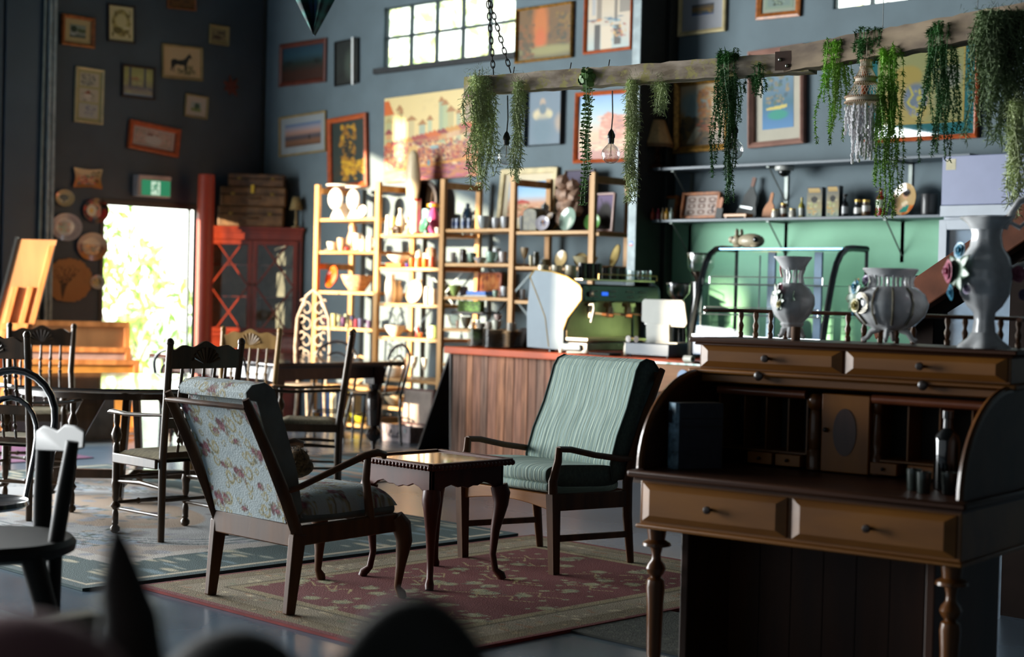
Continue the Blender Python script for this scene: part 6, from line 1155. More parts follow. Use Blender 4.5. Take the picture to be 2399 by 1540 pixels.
# soft toy / furry thing on seat
ft = thing('plush_cushion', 'small brown fluffy cushion lying on the floral armchair seat against its back', 'cushion', (-5.84, 4.50, .545), .3); B = M().ell((0, 0, .05), (.13, .08, .06), 18, 10).ell((.07, -.03, .085), (.06, .05, .05)); m_fur = mat('brown_plush', '#6a5438', .95, 0, .3, 60, bump=.8)
B.build('plush_body', m_fur, ft); F = M(); rs = random.Random(2)
for _ in range(700):
    a, b_ = rs.uniform(0, 2*PI), rs.uniform(-.2, 1.5); n_ = V(math.cos(a)*math.cos(b_), math.sin(a)*math.cos(b_), math.sin(b_)); p = V(n_.x*.13, n_.y*.08, .05+n_.z*.06) if rs.random() < .7 else V(.07+n_.x*.06, -.03+n_.y*.05, .085+n_.z*.05)
    q_ = p+n_*.016+V(rs.uniform(-.006, .006), rs.uniform(-.006, .006), 0); F.add([p, p+V(.003, 0, 0), q_], [(0, 1, 2)])
o = F.build('plush_fur', m_fur, ft, flat=True); o['kind'] = 'stuff'
# ================================================================ SIDE TABLE
m_mah = mat('mahogany', '#4f2216', .42, var=.25, scale=6, stretch=(1, 1, .3), spec=.25); m_mah2 = mat('mahogany_top', '#8a5a2c', .14, var=.1, scale=5, stretch=(1, 8, 1), coat=.7)
stt = thing('side_table', 'small square mahogany side table with cabriole legs between the two armchairs', 'table', (-5.74, 5.31, .0145)); a = .275; H_ = .585; TW = .235
M().b2(-a+.03, a-.03, -a+.03, a-.03, H_-.012, H_-.006).build('top_panel', m_mah2, stt, flat=True)
B = M()
for s0, s1 in (((-a, -a), (a, -a)), ((a, -a), (a, a)), ((a, a), (-a, a)), ((-a, a), (-a, -a))): B.bar((s0[0]*.94, s0[1]*.94, H_-.008), (s1[0]*.94, s1[1]*.94, H_-.008), .035, .020)
B.build('tray_rim', m_mah, stt, bevel=.003)
B = M()
for k in range(22):
    for s0, s1 in (((-a, -a), (a, -a)), ((a, -a), (a, a)), ((a, a), (-a, a)), ((-a, a), (-a, -a))):
        t = (k+.5)/22; x_, y_ = s0[0]*(1-t)+s1[0]*t, s0[1]*(1-t)+s1[1]*t; B.ell((x_*.985, y_*.985, H_-.018), (.0135, .0135, .013), 8, 5, Euler((.3, .5, .4)).to_matrix())
B.build('gadroon_edge', m_mah, stt)
for k in range(4):
    R_ = Matrix.Rotation(k*PI/2, 4, 'Z'); pr = [(-TW, H_-.03), (-TW, H_-.135), (-TW+.06, H_-.135), (-TW+.09, H_-.115), (-TW+.13, H_-.105), (-TW+.17, H_-.12), (-.035, H_-.118), (0, H_-.128), (.035, H_-.118), (TW-.17, H_-.12), (TW-.13, H_-.105), (TW-.09, H_-.115), (TW-.06, H_-.135), (TW, H_-.135), (TW, H_-.03)]
    M().prism(pr, (0, -TW, 0), (1, 0, 0), (0, 0, 1), (0, .02, 0)).xf(R_).build('apron', m_mah, stt, bevel=.003)
    d = V(1, 1, 0).normalized(); p0 = V(TW-.015, TW-.015, 0)
    M().tube([p0+V(0, 0, H_-.13), p0+d*.012+V(0, 0, H_-.17), p0+d*.012+V(0, 0, H_-.22), p0-d*.012+V(0, 0, .24), p0-d*.022+V(0, 0, .12), p0-d*.008+V(0, 0, .045), p0+d*.02+V(0, 0, .02), p0+d*.028+V(0, 0, .0)], [.042, .045, .036, .023, .016, .016, .022, .02], 12).xf(R_).build('cabriole_leg', m_mah, stt)
# ================================================================ GREEN ARMCHAIR
m_grn = mat('sage_corduroy', '#a0b5ae', .9, 0, 0, 90, (1, .05, .05), .45, '#7a9089'); _n = m_grn.node_tree
_w = _n.nodes.new('ShaderNodeTexWave'); _w.inputs['Scale'].default_value = 11; _w.wave_profile = 'SIN'; _w.bands_direction = 'X'; _w.inputs['Distortion'].default_value = .35
_t = [n for n in _n.nodes if n.type == 'TEX_COORD'][0]; _n.links.new(_t.outputs['Object'], _w.inputs[0]); _rr = _n.nodes.new('ShaderNodeValToRGB'); _rr.color_ramp.elements[0].position = .82; _rr.color_ramp.elements[0].color = (1, 1, 1, 1); _rr.color_ramp.elements[1].position = .93; _rr.color_ramp.elements[1].color = (1.5, 1.35, 1.2, 1)
_mx = _n.nodes.new('ShaderNodeMix'); _mx.data_type = 'RGBA'; _mx.blend_type = 'MULTIPLY'; _mx.inputs[0].default_value = 1; _bs = _n.nodes['Principled BSDF']; _ol = _bs.inputs['Base Color'].links[0].from_socket
_n.links.new(_w.outputs[0], _rr.inputs[0]); _n.links.new(_ol, _mx.inputs[6]); _n.links.new(_rr.outputs[0], _mx.inputs[7]); _n.links.new(_mx.outputs[2], _bs.inputs['Base Color'])
ga = thing('green_armchair', 'high-backed sage green corded armchair with open wooden arms facing the side table', 'armchair', (-5.765, 5.83, .0145), 0); hw = .325
# local: front at y=0, back at +y
for s in (-1, 1):
    x = s*hw
    M().bar((x, .02, 0), (x, .0, .40), .034, .045, .045, .06).tube([(x, .0, .38), (x, -.005, .46), (x, .03, .56), (x, .035, .625)], [.028, .026, .022, .019], 10, .8, up=(1, 0, 0)).build('front_leg', m_wal, ga)
    M().tube([(x, .03, .618), (x, .12, .612), (x, .30, .575), (x, .50, .545), (x, .60, .54)], [.017, .018, .018, .019, .016], 10, .9).build('arm', m_wal, ga)
    M().tube([(x, .60, 0), (x, .565, .25), (x, .56, .42), (x, .60, .56), (x, .70, .78), (x, .82, 1.0)], [.022, .03, .032, .03, .026, .02], 10, .7, up=(1, 0, 0)).build('rear_post', m_wal, ga)
    M().bar((x, .02, .355), (x, .58, .335), .028, .085).build('side_rail', m_wal, ga, bevel=.006)
    M().bar((x, .02, .175), (x, .585, .150), .022, .032).build('side_stretcher', m_wal, ga, bevel=.004)
fr_ = [(-hw, .395), (-hw, .31)]+[(-hw+2*hw*k/12, .31+.035*math.sin(PI*k/12)) for k in range(1, 12)]+[(hw, .31), (hw, .395)]
M().prism(fr_, (0, .0, 0), (1, 0, 0), (0, 0, 1), (0, .024, 0)).build('front_rail', wood('light_rail', '#94602c', '#7a4a20', 'x', .35), ga, bevel=.004)
M().bar((-hw, .58, .34), (hw, .58, .34), .024, .08).build('rear_rail', m_wal, ga); M().bar((-hw, .80, .96), (hw, .80, .96), .024, .05).build('top_rail', m_wal, ga)
BP = [(.47, .43), (.45, .52), (.50, .66), (.575, .80), (.62, .92), (.645, .995), (.675, 1.035), (.725, 1.052), (.785, 1.04), (.825, 1.0), (.83, .95), (.775, .85), (.70, .70), (.62, .55), (.60, .43)]
def cush(u, v, P_=BP, w0=hw-.025):
    t = v*(len(P_)-1); i = min(int(t), len(P_)-2); f = t-i; a, b = P_[i], P_[i+1]; wz = w0+.0; z = a[1]*(1-f)+b[1]*f
    return ((u-.5)*2*(w0-.015*max(0, z-.6)), a[0]*(1-f)+b[0]*f, z)
M().grid(cush, 20, 84).build('back_cushion', m_grn, ga, ang=1.2)
for s in (-1, 1):
    M().add([V(s*(hw-.025-.015*max(0, b-.6)), a, b) for a, b in BP], [tuple(range(len(BP)))]).build('cushion_side', mat('sage_side', '#4f625e', .9, 0, .1, 60), ga, solid=.002)
    M().tube([V(s*(hw-.024-.015*max(0, b-.6)), a-.002, b) for a, b in BP[:11]], .005, 6).build('piping', mat('sage_piping', '#3c4c48', .9), ga)
def sc2(u, v):
    a_ = 2*PI*v; x = (u-.5)*2; yy = .27+.275*math.copysign(abs(math.cos(a_))**.45, math.cos(a_))-.02; zz = .47+.055*math.copysign(abs(math.sin(a_))**.6, math.sin(a_))-.03*((yy)/.5)+.015
    return (x*(hw-.03), yy, zz)
B = M().grid(sc2, 20, 60); B.build('seat_cushion', m_grn, ga, ang=1.3)
for s in (-1, 1): M().add([sc2(.5+s*.5, k/60) for k in range(60)], [tuple(range(60))]).build('seat_cushion_end', mat('sage_side', '#4f625e', .9, 0, .1, 60), ga, solid=.002)
def sc3(u, v): p = sc2(u, v); return (p[0]*1.0, p[1]*.98+.006, (p[2]-.47)*.62+.418)
M().grid(sc3, 16, 50).build('lower_cushion', m_grn, ga, ang=1.3)
# ================================================================ CORNER CABINET AND THE DOOR CORNER
m_cab = mat('cherry_cabinet', '#7c2c18', .25, 0, .25, 5, (1, 1, .25), coat=.4); R2 = math.sqrt(.5)
fc = V(XL+.405, YB-.405, 0); cab = thing('corner_cabinet', 'red-brown corner cabinet with two lattice glazed doors under stacked suitcases', 'cabinet', fc, PI/4)
w_ = .53; ztop = 2.02; zm = .86
pl_ = [(-w_, 0), (w_, 0), (w_, .02), (.03, w_-.03), (-.03, w_-.03), (-w_, .02)]
M().prism([(-w_, 0), (w_, 0), (w_, .012), (.03, w_-.03), (-.03, w_-.03), (-w_, .012)], (0, 0, 0), (1, 0, 0), (0, 1, 0), (0, 0, zm)).build('base_cabinet', m_cab, cab, bevel=.004)
M().prism([(-w_-.02, -.03), (w_+.02, -.03), (w_+.0, .0), (.03, w_-.03), (-.03, w_-.03), (-w_, .0)], (0, 0, zm), (1, 0, 0), (0, 1, 0), (0, 0, .035)).build('waist_moulding', m_cab, cab, bevel=.008)
for k in (-1, 1): M().b2(k*.27-.2, k*.27+.2, -.012, 0, .1, zm-.06).build('lower_door', m_cab, cab, bevel=.006)
B = M().bar((-w_, .006, zm), (-.02, w_-.03, zm), .012, .01); B = M()
B.prism([(-w_, .0), (-w_, .012), (-.03, w_-.03), (.03, w_-.03), (w_, .012), (w_, 0), (w_-.02, .0), (.02, w_-.05), (-.02, w_-.05), (-w_+.02, 0)], (0, 0, zm+.03), (1, 0, 0), (0, 1, 0), (0, 0, ztop-zm-.03)).build('inner_carcass', mat('cabinet_grey_lining', '#7d7870', .7), cab)
for z in (1.28, 1.62): M().prism([(-w_+.05, .03), (w_-.05, .03), (.02, w_-.07), (-.02, w_-.07)], (0, 0, z), (1, 0, 0), (0, 1, 0), (0, 0, .014)).build('inner_shelf', m_cab, cab)
M().prism([(-w_, 0), (w_, 0), (.02, w_-.03), (-.02, w_-.03)], (0, 0, ztop-.10), (1, 0, 0), (0, 1, 0), (0, 0, .10)).build('top_board', m_cab, cab)
M().b2(-w_, w_, -.015, .005, ztop-.12, ztop).b2(-w_-.025, w_+.025, -.045, .005, ztop-.012, ztop+.02).b2(-w_-.01, w_+.01, -.03, .005, ztop-.045, ztop-.012).build('cornice', m_cab, cab, bevel=.005)
M().b2(-w_, -w_+.04, -.008, .02, zm+.035, ztop-.12).b2(w_-.04, w_, -.008, .02, zm+.035, ztop-.12).build('corner_stile', m_cab, cab, bevel=.003)
for k in (-1, 1):
    x0, x1 = (-w_+.045, -.003) if k < 0 else (.003, w_-.045); z0, z1 = zm+.045, ztop-.125; s = .048
    d_ = M().b2(x0, x0+s, -.03, -.008, z0, z1).b2(x1-s, x1, -.03, -.008, z0, z1).b2(x0+s, x1-s, -.03, -.008, z0, z0+s).b2(x0+s, x1-s, -.03, -.008, z1-s, z1).build('glazed_door', m_cab, cab, bevel=.003)
    M().b2(x0+s, x1-s, -.02, -.017, z0+s, z1-s).build('pane', m_pane, d_, flat=True)
    a0, a1, b0, b1 = x0+s-.01, x1-s+.01, z0+s-.01, z1-s+.01; mx_, mz_ = (a0+a1)/2, (b0+b1)/2; L = M(); qx = (a1-a0)*.32
    for p_, q_ in (((mx_-qx, b1), (a1, mz_)), ((mx_+qx, b1), (a0, mz_)), ((a0, mz_), (mx_+qx, b0)), ((a1, mz_), (mx_-qx, b0))): L.bar((p_[0], -.027, p_[1]), (q_[0], -.027, q_[1]), .016, .018, up=(0, 1, 0))
    L.build('lattice_bar', m_cab, d_); M().ell((x1-.025 if k < 0 else x0+.025, -.042, mz_+.02), .014, 10, 8).build('knob', mat('bronze_knob', '#4a3626', .3, .7), d_)
# suitcases and lamp on the cabinet
m_case = mat('worn_brown_vinyl', '#6e5030', .6, 0, .25, 10); m_case2 = mat('worn_brown_leather', '#5c4026', .55, 0, .3, 10)
def suitcase(label, loc, rz, w, d, h, m, handle=True):
    t = thing('suitcase', label, 'suitcase', loc, rz); M().b2(-w/2, w/2, 0, d, 0, h*.62).build('body', m, t, bevel=.015, bseg=3)
    M().b2(-w/2, w/2, 0, d, h*.63, h).build('lid', m, t, bevel=.015, bseg=3); M().b2(-w/2-.002, w/2+.002, -.002, d+.002, h*.60, h*.65).build('seam', mat('case_seam', '#3a2818', .6), t)
    if handle: M().tube([(-.07, -.005, h*.45), (-.065, -.03, h*.42), (-.05, -.04, h*.40), (.05, -.04, h*.40), (.065, -.03, h*.42), (.07, -.005, h*.45)], .008, 8).build('handle', m_case2, t)
    for s in (-1, 1): M().b2(s*w*.3-.02, s*w*.3+.02, -.006, 0, h*.55, h*.72).build('latch', mat('brass_latch', '#8a7038', .35, .7), t, bevel=.002)
    return t
cz = ztop+.022
def cl(x, y, z): c_, s_ = R2, R2; return (fc.x+x*c_-y*s_, fc.y+x*s_+y*c_, z)
suitcase('lower tan suitcase with front handle on top of the corner cabinet', cl(-.03, -.045, cz), PI/4, .70, .22, .215, m_case)
suitcase('upper tan suitcase stacked on the corner cabinet, yellow tag hanging over it', cl(-.01, -.04, cz+.218), PI/4, .70, .21, .205, m_case)
suitcase('dark brown suitcase at the very top of the stack in the corner', cl(.02, -.03, cz+.426), PI/4, .60, .20, .14, m_case2, False)
t = M().b2(-.018, .018, -.004, 0, -.09, 0).build('luggage_tag', mat('yellow_tag', '#c8a82c', .6), loc=cl(-.01, -.047, cz+.445), bevel=.002); t.rotation_euler = (0, 0, PI/4); tag(t, 'bright yellow luggage tag hanging from the suitcase stack', 'tag')
x = Yp(725, 505, 10.55); lb_ = thing('table_lamp', 'small beige shaded lamp half hidden behind the first shelving upright', 'lamp', cl(.455, -.01, cz))
M().lathe([(.05, 0), (.05, .01), (.012, .02), (.02, .06), (.01, .1), (.012, .2)], n=16).build('base', mat('beige_lamp_base', '#8a7444', .4), lb_); M().lathe([(.07, .19), (.04, .33)], n=24, cap=False).build('lamp_shade', mat('beige_shade', '#8a764a', .8), lb_, solid=.002)
# white wrought iron scroll chair back
m_iron = mat('white_wrought_iron', '#b5a592', .5, var=.15, scale=20)
ic = Yp(745, 900, 10.1); ir = thing('wrought_iron_chair', 'white wrought iron garden chair of leafy scrolls beside the corner cabinet', 'chair', (ic.x-.0, 10.02, 0), .35)
def scr(B, cx_, cz_, r, t0, t1, r2=.3, rad=.008): B.tube([(cx_+r*(1-(1-r2)*k/14)*math.cos(t0+(t1-t0)*k/14), 0, cz_+r*(1-(1-r2)*k/14)*math.sin(t0+(t1-t0)*k/14)) for k in range(15)], rad, 6)
B = M(); B.tube([(-.16, 0, .45), (-.20, 0, .8), (-.18, 0, 1.1), (-.08, 0, 1.32), (0, 0, 1.38), (.08, 0, 1.32), (.18, 0, 1.1), (.20, 0, .8), (.16, 0, .45)], .014, 8)
for k in range(5):
    z_ = .55+.16*k
    for s in (-1, 1): scr(B, s*.08, z_, .075, PI/2-s*.3, PI/2+s*4.6); scr(B, s*.13, z_+.07, .05, -PI/2, -PI/2-s*4.2)
B.build('scroll_back', m_iron, ir)
M().lathe([(0, .44), (.2, .44), (.21, .45), (.2, .46), (0, .46)], n=28).xf(Matrix.Translation((0, -.18, 0))).build('seat', m_iron, ir)
for xx, yy in ((-.15, -.02), (.15, -.02), (-.15, -.34), (.15, -.34)): M().tube([(xx, yy, .44), (xx*1.1, yy, .2), (xx*1.25, yy, 0)], .012, 6).build('leg', m_iron, ir)
# open suitcase on the floor in front of the shelves
oc = Zp(922, 1016); s0, s1 = Zp(888, 1012), Zp(960, 1022); os_ = thing('open_suitcase', 'open grey suitcase with pale lid lining on the floor before the shelving', 'suitcase', (Yp(960, 1022, 9.86).x-.205, 9.86, .002), 0); cw2 = .205
m_gc = mat('grey_fibre_case', '#8f8488', .6, 0, .15, 20)
B = M().b2(-cw2, cw2, 0, .012, 0, .16).b2(-cw2, cw2, .288, .30, 0, .14).b2(-cw2, -cw2+.012, .012, .288, 0, .14).b2(cw2-.012, cw2, .012, .288, 0, .14).b2(-cw2, cw2, 0, .30, 0, .012).build('tray', m_gc, os_, bevel=.003)
M().b2(-cw2, cw2, 0, .34, 0, .05).xf(Matrix.Translation((.0, .31, .14)) @ Matrix.Rotation(1.50, 4, 'X') ).build('lid', mat('case_dark_red_edge', '#5a2a20', .5), os_, bevel=.004)
M().b2(-cw2+.02, cw2-.02, .02, .32, .051, .053).xf(Matrix.Translation((.0, .31, .14)) @ Matrix.Rotation(1.50, 4, 'X')).build('lining', mat('case_lining', '#b5a59a', .8), os_)
M().tube([(-.06, -.0, .11), (-.055, -.03, .06), (0, -.035, .045), (.055, -.03, .06), (.06, 0, .11)], .008, 8).build('handle', mat('case_handle_grey', '#5a5460', .5), os_)
for s in (-.14, .14): M().b2(s-.015, s+.015, -.006, 0, .09, .13).build('latch', m_galv, os_, bevel=.002)
# A-frame board at the end of the counter
ab = thing('a_frame_board', 'dark folded A-frame board standing against the left end of the counter', 'board', (cA.x-.42, ct_y+.12, 0), 0)
M().bar((-.02, .0, 0), (.36, .0, .86), .5, .02, up=(1, 0, 0)).xf(Matrix.Translation((0, .25, 0))).build('front_leaf', mat('a_frame_dark', '#2c211c', .5), ab, bevel=.003)
M().bar((.40, .0, 0), (.37, .0, .86), .5, .02, up=(1, 0, 0)).xf(Matrix.Translation((0, .25, 0))).build('rear_leaf', mat('a_frame_dark', '#2c211c', .5), ab, bevel=.003)
# tartan pennant
tp = Dp(735, 82, 10.5); q0, q1 = Dp(672, -40, 10.5), Dp(796, -40, 10.5); ux_ = (q1-q0); wd_ = ux_.length; ux_.z = 0; ux_.normalize(); nrm = ux_.cross(V(0, 0, 1))
pen = thing('hanging_cloth', 'blue and green tartan cloth hanging to a point from the ceiling', 'cloth', (tp.x, tp.y, tp.z)); N_ = 30; hgt = (q0.z-tp.z)+1.6
ops = [('f', '#1a2526')]+[('r', x, 0, x+w, 1, c, .75) for x, w, c in ((.32, .1, '#3a6a9a'), (.5, .08, '#4a78b0'), (.62, .03, '#2a5a5a'), (.8, .08, '#2a5a5a'), (.44, .015, '#8aa0a8'))]+[('r', 0, .04*k, 1, .04*k+.015, '#2a7a70', .45) for k in range(25)]
def fn(u, v):
    tv = 1-.34/hgt; half = .5*(1-(max(0, v-tv)/(1-tv))**1.1)
    off = ux_*((u-.5)*2*half*wd_)+nrm*(.05*math.sin(u*11)*(.4+v*.6)); p = off; return (p.x, p.y, hgt*(1-v))
B = M().grid(fn, N_, 60, paint(N_, 60, ops)); B.build('tartan_fabric', vcol('tartan', .9), pen, solid=.003)
M().tube([(0, 0, hgt), (0, 0, HC-tp.z)], .006, 6).build('hanging_cord', m_blk, pen)
# easel-backed board and canvases by the left wall
m_pl = mat('orange_ply', '#b8814f', .55, 0, .12, 6, (1, 1, .2)); m_pl2 = wood('orange_pine', '#d08a50', '#a86a38', 'z', .5)
e0 = Xp(75, 563, -13.3); ez = thing('display_easel', 'orange wooden folding display easel leaning left with black clip edge at far left', 'easel', (-13.3, Xp(20, 800, -13.3).y-.2, 0), PI/2-.7)
zt_ = e0.z; xt = e0.y-ez.location.y; lean = math.atan2(xt, zt_)
R_ = Matrix.Rotation(.0, 4, 'Z'); S = lambda x, z: (x+z*math.tan(lean), 0, z)
def slab(B, xa, xb, za, zb, y, t): B.prism([(xa+za*math.tan(lean), za), (xb+za*math.tan(lean), za), (xb+zb*math.tan(lean), zb), (xa+zb*math.tan(lean), zb)], (0, y, 0), (1, 0, 0), (0, 0, 1), (0, t, 0)); return B
slab(M(), -.17, .17, .35, zt_, 0, .015).build('board', m_pl, ez); slab(M(), -.19, -.165, .85, zt_+.02, -.012, .03).build('clip_edge', mat('black_rail', '#15191c', .4), ez)
for xx in (-.10, .03): slab(M(), xx, xx+.05, .0, zt_-.42, -.03, .028).build('easel_leg', m_pl2, ez, bevel=.003)
slab(M(), .12, .17, .0, zt_-.05, -.03, .028).build('easel_leg', m_pl2, ez, bevel=.003); slab(M(), -.12, .12, zt_-.80, zt_-.74, -.05, .02).build('cross_piece', m_pl2, ez)
M().bar(S(-.02, zt_-.8), (.42, -.35, 0), .03, .025).build('back_strut', m_pl2, ez); M().bar(S(-.06, zt_-.9), (.33, -.25, .45), .02, .02).build('brace', m_pl2, ez)
def canvasback(label, ya, yb, top, X, tilt, m, deep=.0):
    hh = top; o = thing('framed_canvas', label, 'picture', (X+.12, (ya+yb)/2, .0), PI/2-.5); w2 = (yb-ya)/2; Rt = Matrix.Rotation(-tilt, 4, 'X'); L = hh/math.cos(tilt)
    M().b2(-w2, w2, 0, .008, .02, L-.02).xf(Rt).build('backing_board', m, o); B = M()
    for q in ((-w2, w2, L-.05, L), (-w2, w2, 0, .05), (-w2, -w2+.05, .05, L-.05), (w2-.05, w2, .05, L-.05)): B.b2(q[0], q[1], -.03, .0, q[2], q[3])
    B.xf(Rt).build('frame', m_pl2, o, bevel=.003); return o
yR = Xp(258, 800, -14.15).y; canvasback('tallest tan-backed canvas in the stack by the open door', yR-1.7, yR, Xp(200, 752, -14.15).z, -14.15, .12, m_pl)
yR = Xp(266, 820, -13.85).y; canvasback('middle rosewood-edged frame in the stack by the open door', yR-1.4, yR, Xp(200, 812, -13.85).z, -13.85, .12, mat('mauve_board', '#b8988e', .6))
yR = Xp(288, 850, -13.55).y; canvasback('front orange box frame in the stack by the open door', yR-1.2, yR, Xp(230, 841, -13.55).z, -13.55, .12, mat('amber_board', '#c88a3c', .5, 0, .15, 5))
tag(M().b2(-.5, .5, -.02, .02, 0, .5).build('chipboard_sheet', mat('pale_chipboard', '#8f877c', .8), loc=(-12.75, 7.35, .001)), 'pale chipboard sheet standing upright beyond the legs of the round table', 'board').rotation_euler = (0, 0, PI/2)
o = thing('bucket', 'small bright yellow and blue bucket on the floor beyond the round table', 'bucket', (Zp(232, 1022).x, Zp(232, 1022).y, .0)); M().lathe([(.10, 0), (.13, .2), (.125, .2), (.10, .01)], n=24).build('body', mat('yellow_plastic', '#c8a020', .4), o); M().lathe([(.132, .18), (.136, .24), (.12, .25)], n=24).build('rim', mat('blue_plastic', '#2a6ab0', .4), o)
# ================================================================ ROLL-TOP DESK
m_hon = mat('honey_oak', '#8f5a1c', .4, 0, 0, 5, (.25, 1, 1), .05, '#6a3f12'); m_hon2 = mat('honey_oak_pale', '#a5661c', .4, 0, 0, 6, (1, 1, .2), .05, '#844c12')  # second oak is paler, upright grain, for the inner drawers and door
m_dsk = wood('desk_dark_walnut', '#4a2a16', '#341c0e', 'x', .42, 8, .0); m_dskz = wood('desk_dark_walnut_z', '#4a2a16', '#341c0e', 'z', .42, 8, .0); m_turn = wood('desk_turned', '#6f431d', '#4c2c12', 'z', .28, 10, .3); m_knob = mat('dark_knob', '#24150c', .3)
P1 = Zp(1475, 1100, .78); DA = math.radians(7.53)
desk = thing('roll_top_desk', 'antique honey oak roll-top writing desk with turned legs in the right foreground', 'desk', (P1.x, P1.y, 0), DA); DW = 1.25
M().b2(0, DW, -.02, .74, .755, .78).build('writing_top', m_dsk, desk, bevel=.008)
M().b2(.02, DW-.02, .0, .72, .745, .756).build('top_moulding', m_dsk, desk)
M().b2(.03, DW-.03, .03, .71, .585, .745).build('drawer_case', m_hon, desk, bevel=.004)
M().b2(.02, DW-.02, .015, .72, .572, .587).build('lower_moulding', m_hon, desk, bevel=.005)
def drawer(x0, x1, z0, z1, y, nm='drawer'):
    b_ = .022; B = M(); A = [(x0, z0), (x1, z0), (x1, z1), (x0, z1)]; C = [(x0+b_*1.6, z0+b_), (x1-b_*1.6, z0+b_), (x1-b_*1.6, z1-b_), (x0+b_*1.6, z1-b_)]
    vs = [(a, y, c) for a, c in A]+[(a, y-.006, c) for a, c in A]+[(a, y-.02, c) for a, c in C]
    B.add([V(*v) for v in vs], [(0, 1, 5, 4), (1, 2, 6, 5), (2, 3, 7, 6), (3, 0, 4, 7), (4, 5, 9, 8), (5, 6, 10, 9), (6, 7, 11, 10), (7, 4, 8, 11), (8, 9, 10, 11), (3, 2, 1, 0)]); o = B.build(nm, m_hon, desk, ang=.2)
    M().lathe([(.006, 0), (.006, .014), (.014, .02), (.013, .03), (0, .034)], ((x0+x1)/2, y-.02, (z0+z1)/2), 14, Matrix.Rotation(PI/2, 3, 'X')).build('knob', m_knob, o)
drawer(.045, .615, .60, .735, .028); drawer(.635, DW-.045, .60, .735, .028)
for x in (.075, DW-.075):
    M().lathe([(.014, .0), (.016, .02), (.02, .06), (.018, .065), (.026, .12), (.03, .30), (.034, .36), (.03, .385), (.018, .395), (.03, .41), (.036, .425), (.03, .44), (.018, .455), (.016, .475), (.022, .50), (.052, .508), (.05, .518), (.03, .53), (.036, .572)], (x, .075, 0), 24).build('front_leg', m_turn, desk)
for s, x in ((0, .14), (1, DW-.14)):
    xx = (.15, .18) if s == 0 else (DW-.18, DW-.15)
    M().prism([(.10, 0), (.70, 0), (.70, .572), (.12, .572), (.12, .10), (.10, .05)], (xx[0], 0, 0), (0, 1, 0), (0, 0, 1), (.03, 0, 0)).build('side_pedestal', m_dskz, desk, bevel=.003)
B = M()
for k in range(7): B.b2(.18+.1271*k+.002, .18+.1271*(k+1)-.002, .42, .44, .03, .572)
B.build('back_panel_boards', m_dskz, desk, flat=True)
# roll sides
arc = [(.02, .78)]+[(.42-.40*math.cos(a), .785+.33*math.sin(a)) for a in [PI/2*k/14 for k in range(15)]]+[(.72, 1.125), (.72, .78)]
for x in (.02, DW-.045): 
    M().prism(arc, (x, 0, 0), (0, 1, 0), (0, 0, 1), (.025, 0, 0)).build('roll_side', m_dsk, desk, bevel=.002)
    M().tube([(x+.0125, a, b) for a, b in arc[1:16]], .014, 8, 1.2).build('roll_side_edge', m_turn, desk)
M().b2(.045, DW-.045, .68, .70, .78, 1.125).build('inner_back', m_dsk, desk)
M().b2(-.0, DW+.0, .385, .73, 1.118, 1.134).build('ledge', m_hon, desk, bevel=.006)
M().b2(.04, DW-.04, .41, .45, 1.085, 1.118).build('roll_rail', m_hon, desk, bevel=.006)
for x in (.30, .93): M().lathe([(.012, 0), (.018, .02), (0, .03)], (x, .40, 1.118), 12, Matrix.Rotation(PI/2, 3, 'X')).build('rail_knob', m_knob, desk)
M().b2(.03, DW-.03, .42, .72, 1.134, 1.232).build('upper_case', m_hon, desk, bevel=.003)
drawer(.04, .615, 1.142, 1.224, .418, 'upper_drawer'); drawer(.628, DW-.04, 1.142, 1.224, .418, 'upper_drawer')
M().b2(.0, DW, .385, .735, 1.232, 1.250).b2(.015, DW-.015, .40, .73, 1.222, 1.232).build('crown_board', m_dsk, desk, bevel=.005)
# pigeonholes inside
yi = .47
M().b2(.05, DW-.05, yi+.17, yi+.175, .79, 1.08).build('pigeon_back', mat('pigeon_dark', '#1a120c', .7), desk)
for x0, x1 in ((.08, .445), (.705, 1.17)):
    M().tube([(x0, yi+.01, 1.055), (x1, yi+.01, 1.055)], .017, 10).build('roll_bead', mat('pinkish_mahogany', '#8a4c30', .3, coat=.3), desk)
    B = M(); n_ = 4
    for k in range(n_+1): xx = x0+(x1-x0)*k/n_; B.b2(xx-.003, xx+.003, yi+(.02 if k in (0, n_) else .05), yi+.17, .84, 1.04)
    B.b2(x0, x1, yi+.02, yi+.17, .835, .841).build('pigeonhole_divider', m_hon, desk, flat=True)
    for k in range(2 if x1 < .5 else 3):
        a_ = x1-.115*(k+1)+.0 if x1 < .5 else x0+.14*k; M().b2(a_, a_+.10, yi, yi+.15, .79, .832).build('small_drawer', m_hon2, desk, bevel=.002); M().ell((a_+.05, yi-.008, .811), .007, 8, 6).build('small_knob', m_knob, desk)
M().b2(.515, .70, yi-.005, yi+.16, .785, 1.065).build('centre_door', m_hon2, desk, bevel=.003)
M().prism([(.607+.045*math.cos(a), .93+.085*math.sin(a)) for a in [2*PI*k/32 for k in range(32)]], (0, yi-.008, 0), (1, 0, 0), (0, 0, 1), (0, .003, 0)).build('oval_inlay', mat('inlay_walnut', '#4a2c22', .35, 0, .2, 20, (1, 1, .1)), desk)
M().ell((.535, yi-.015, .935), .009, 10, 8).build('centre_knob', m_knob, desk)
for x in (.475,): M().lathe([(.03, .785), (.03, .85), (.022, .86), (.030, .90), (.022, .99), (.018, 1.0), (.028, 1.01), (.032, 1.04), (.02, 1.06)], (x, yi+.03, 0), 18).build('turned_column', m_turn, desk)
for x in (.715,): M().lathe([(.02, .785), (.02, .85), (.014, .86), (.02, .90), (.014, .99), (.012, 1.0), (.018, 1.01), (.02, 1.04), (.014, 1.06)], (x, yi+.03, 0), 18).build('turned_column', m_turn, desk)
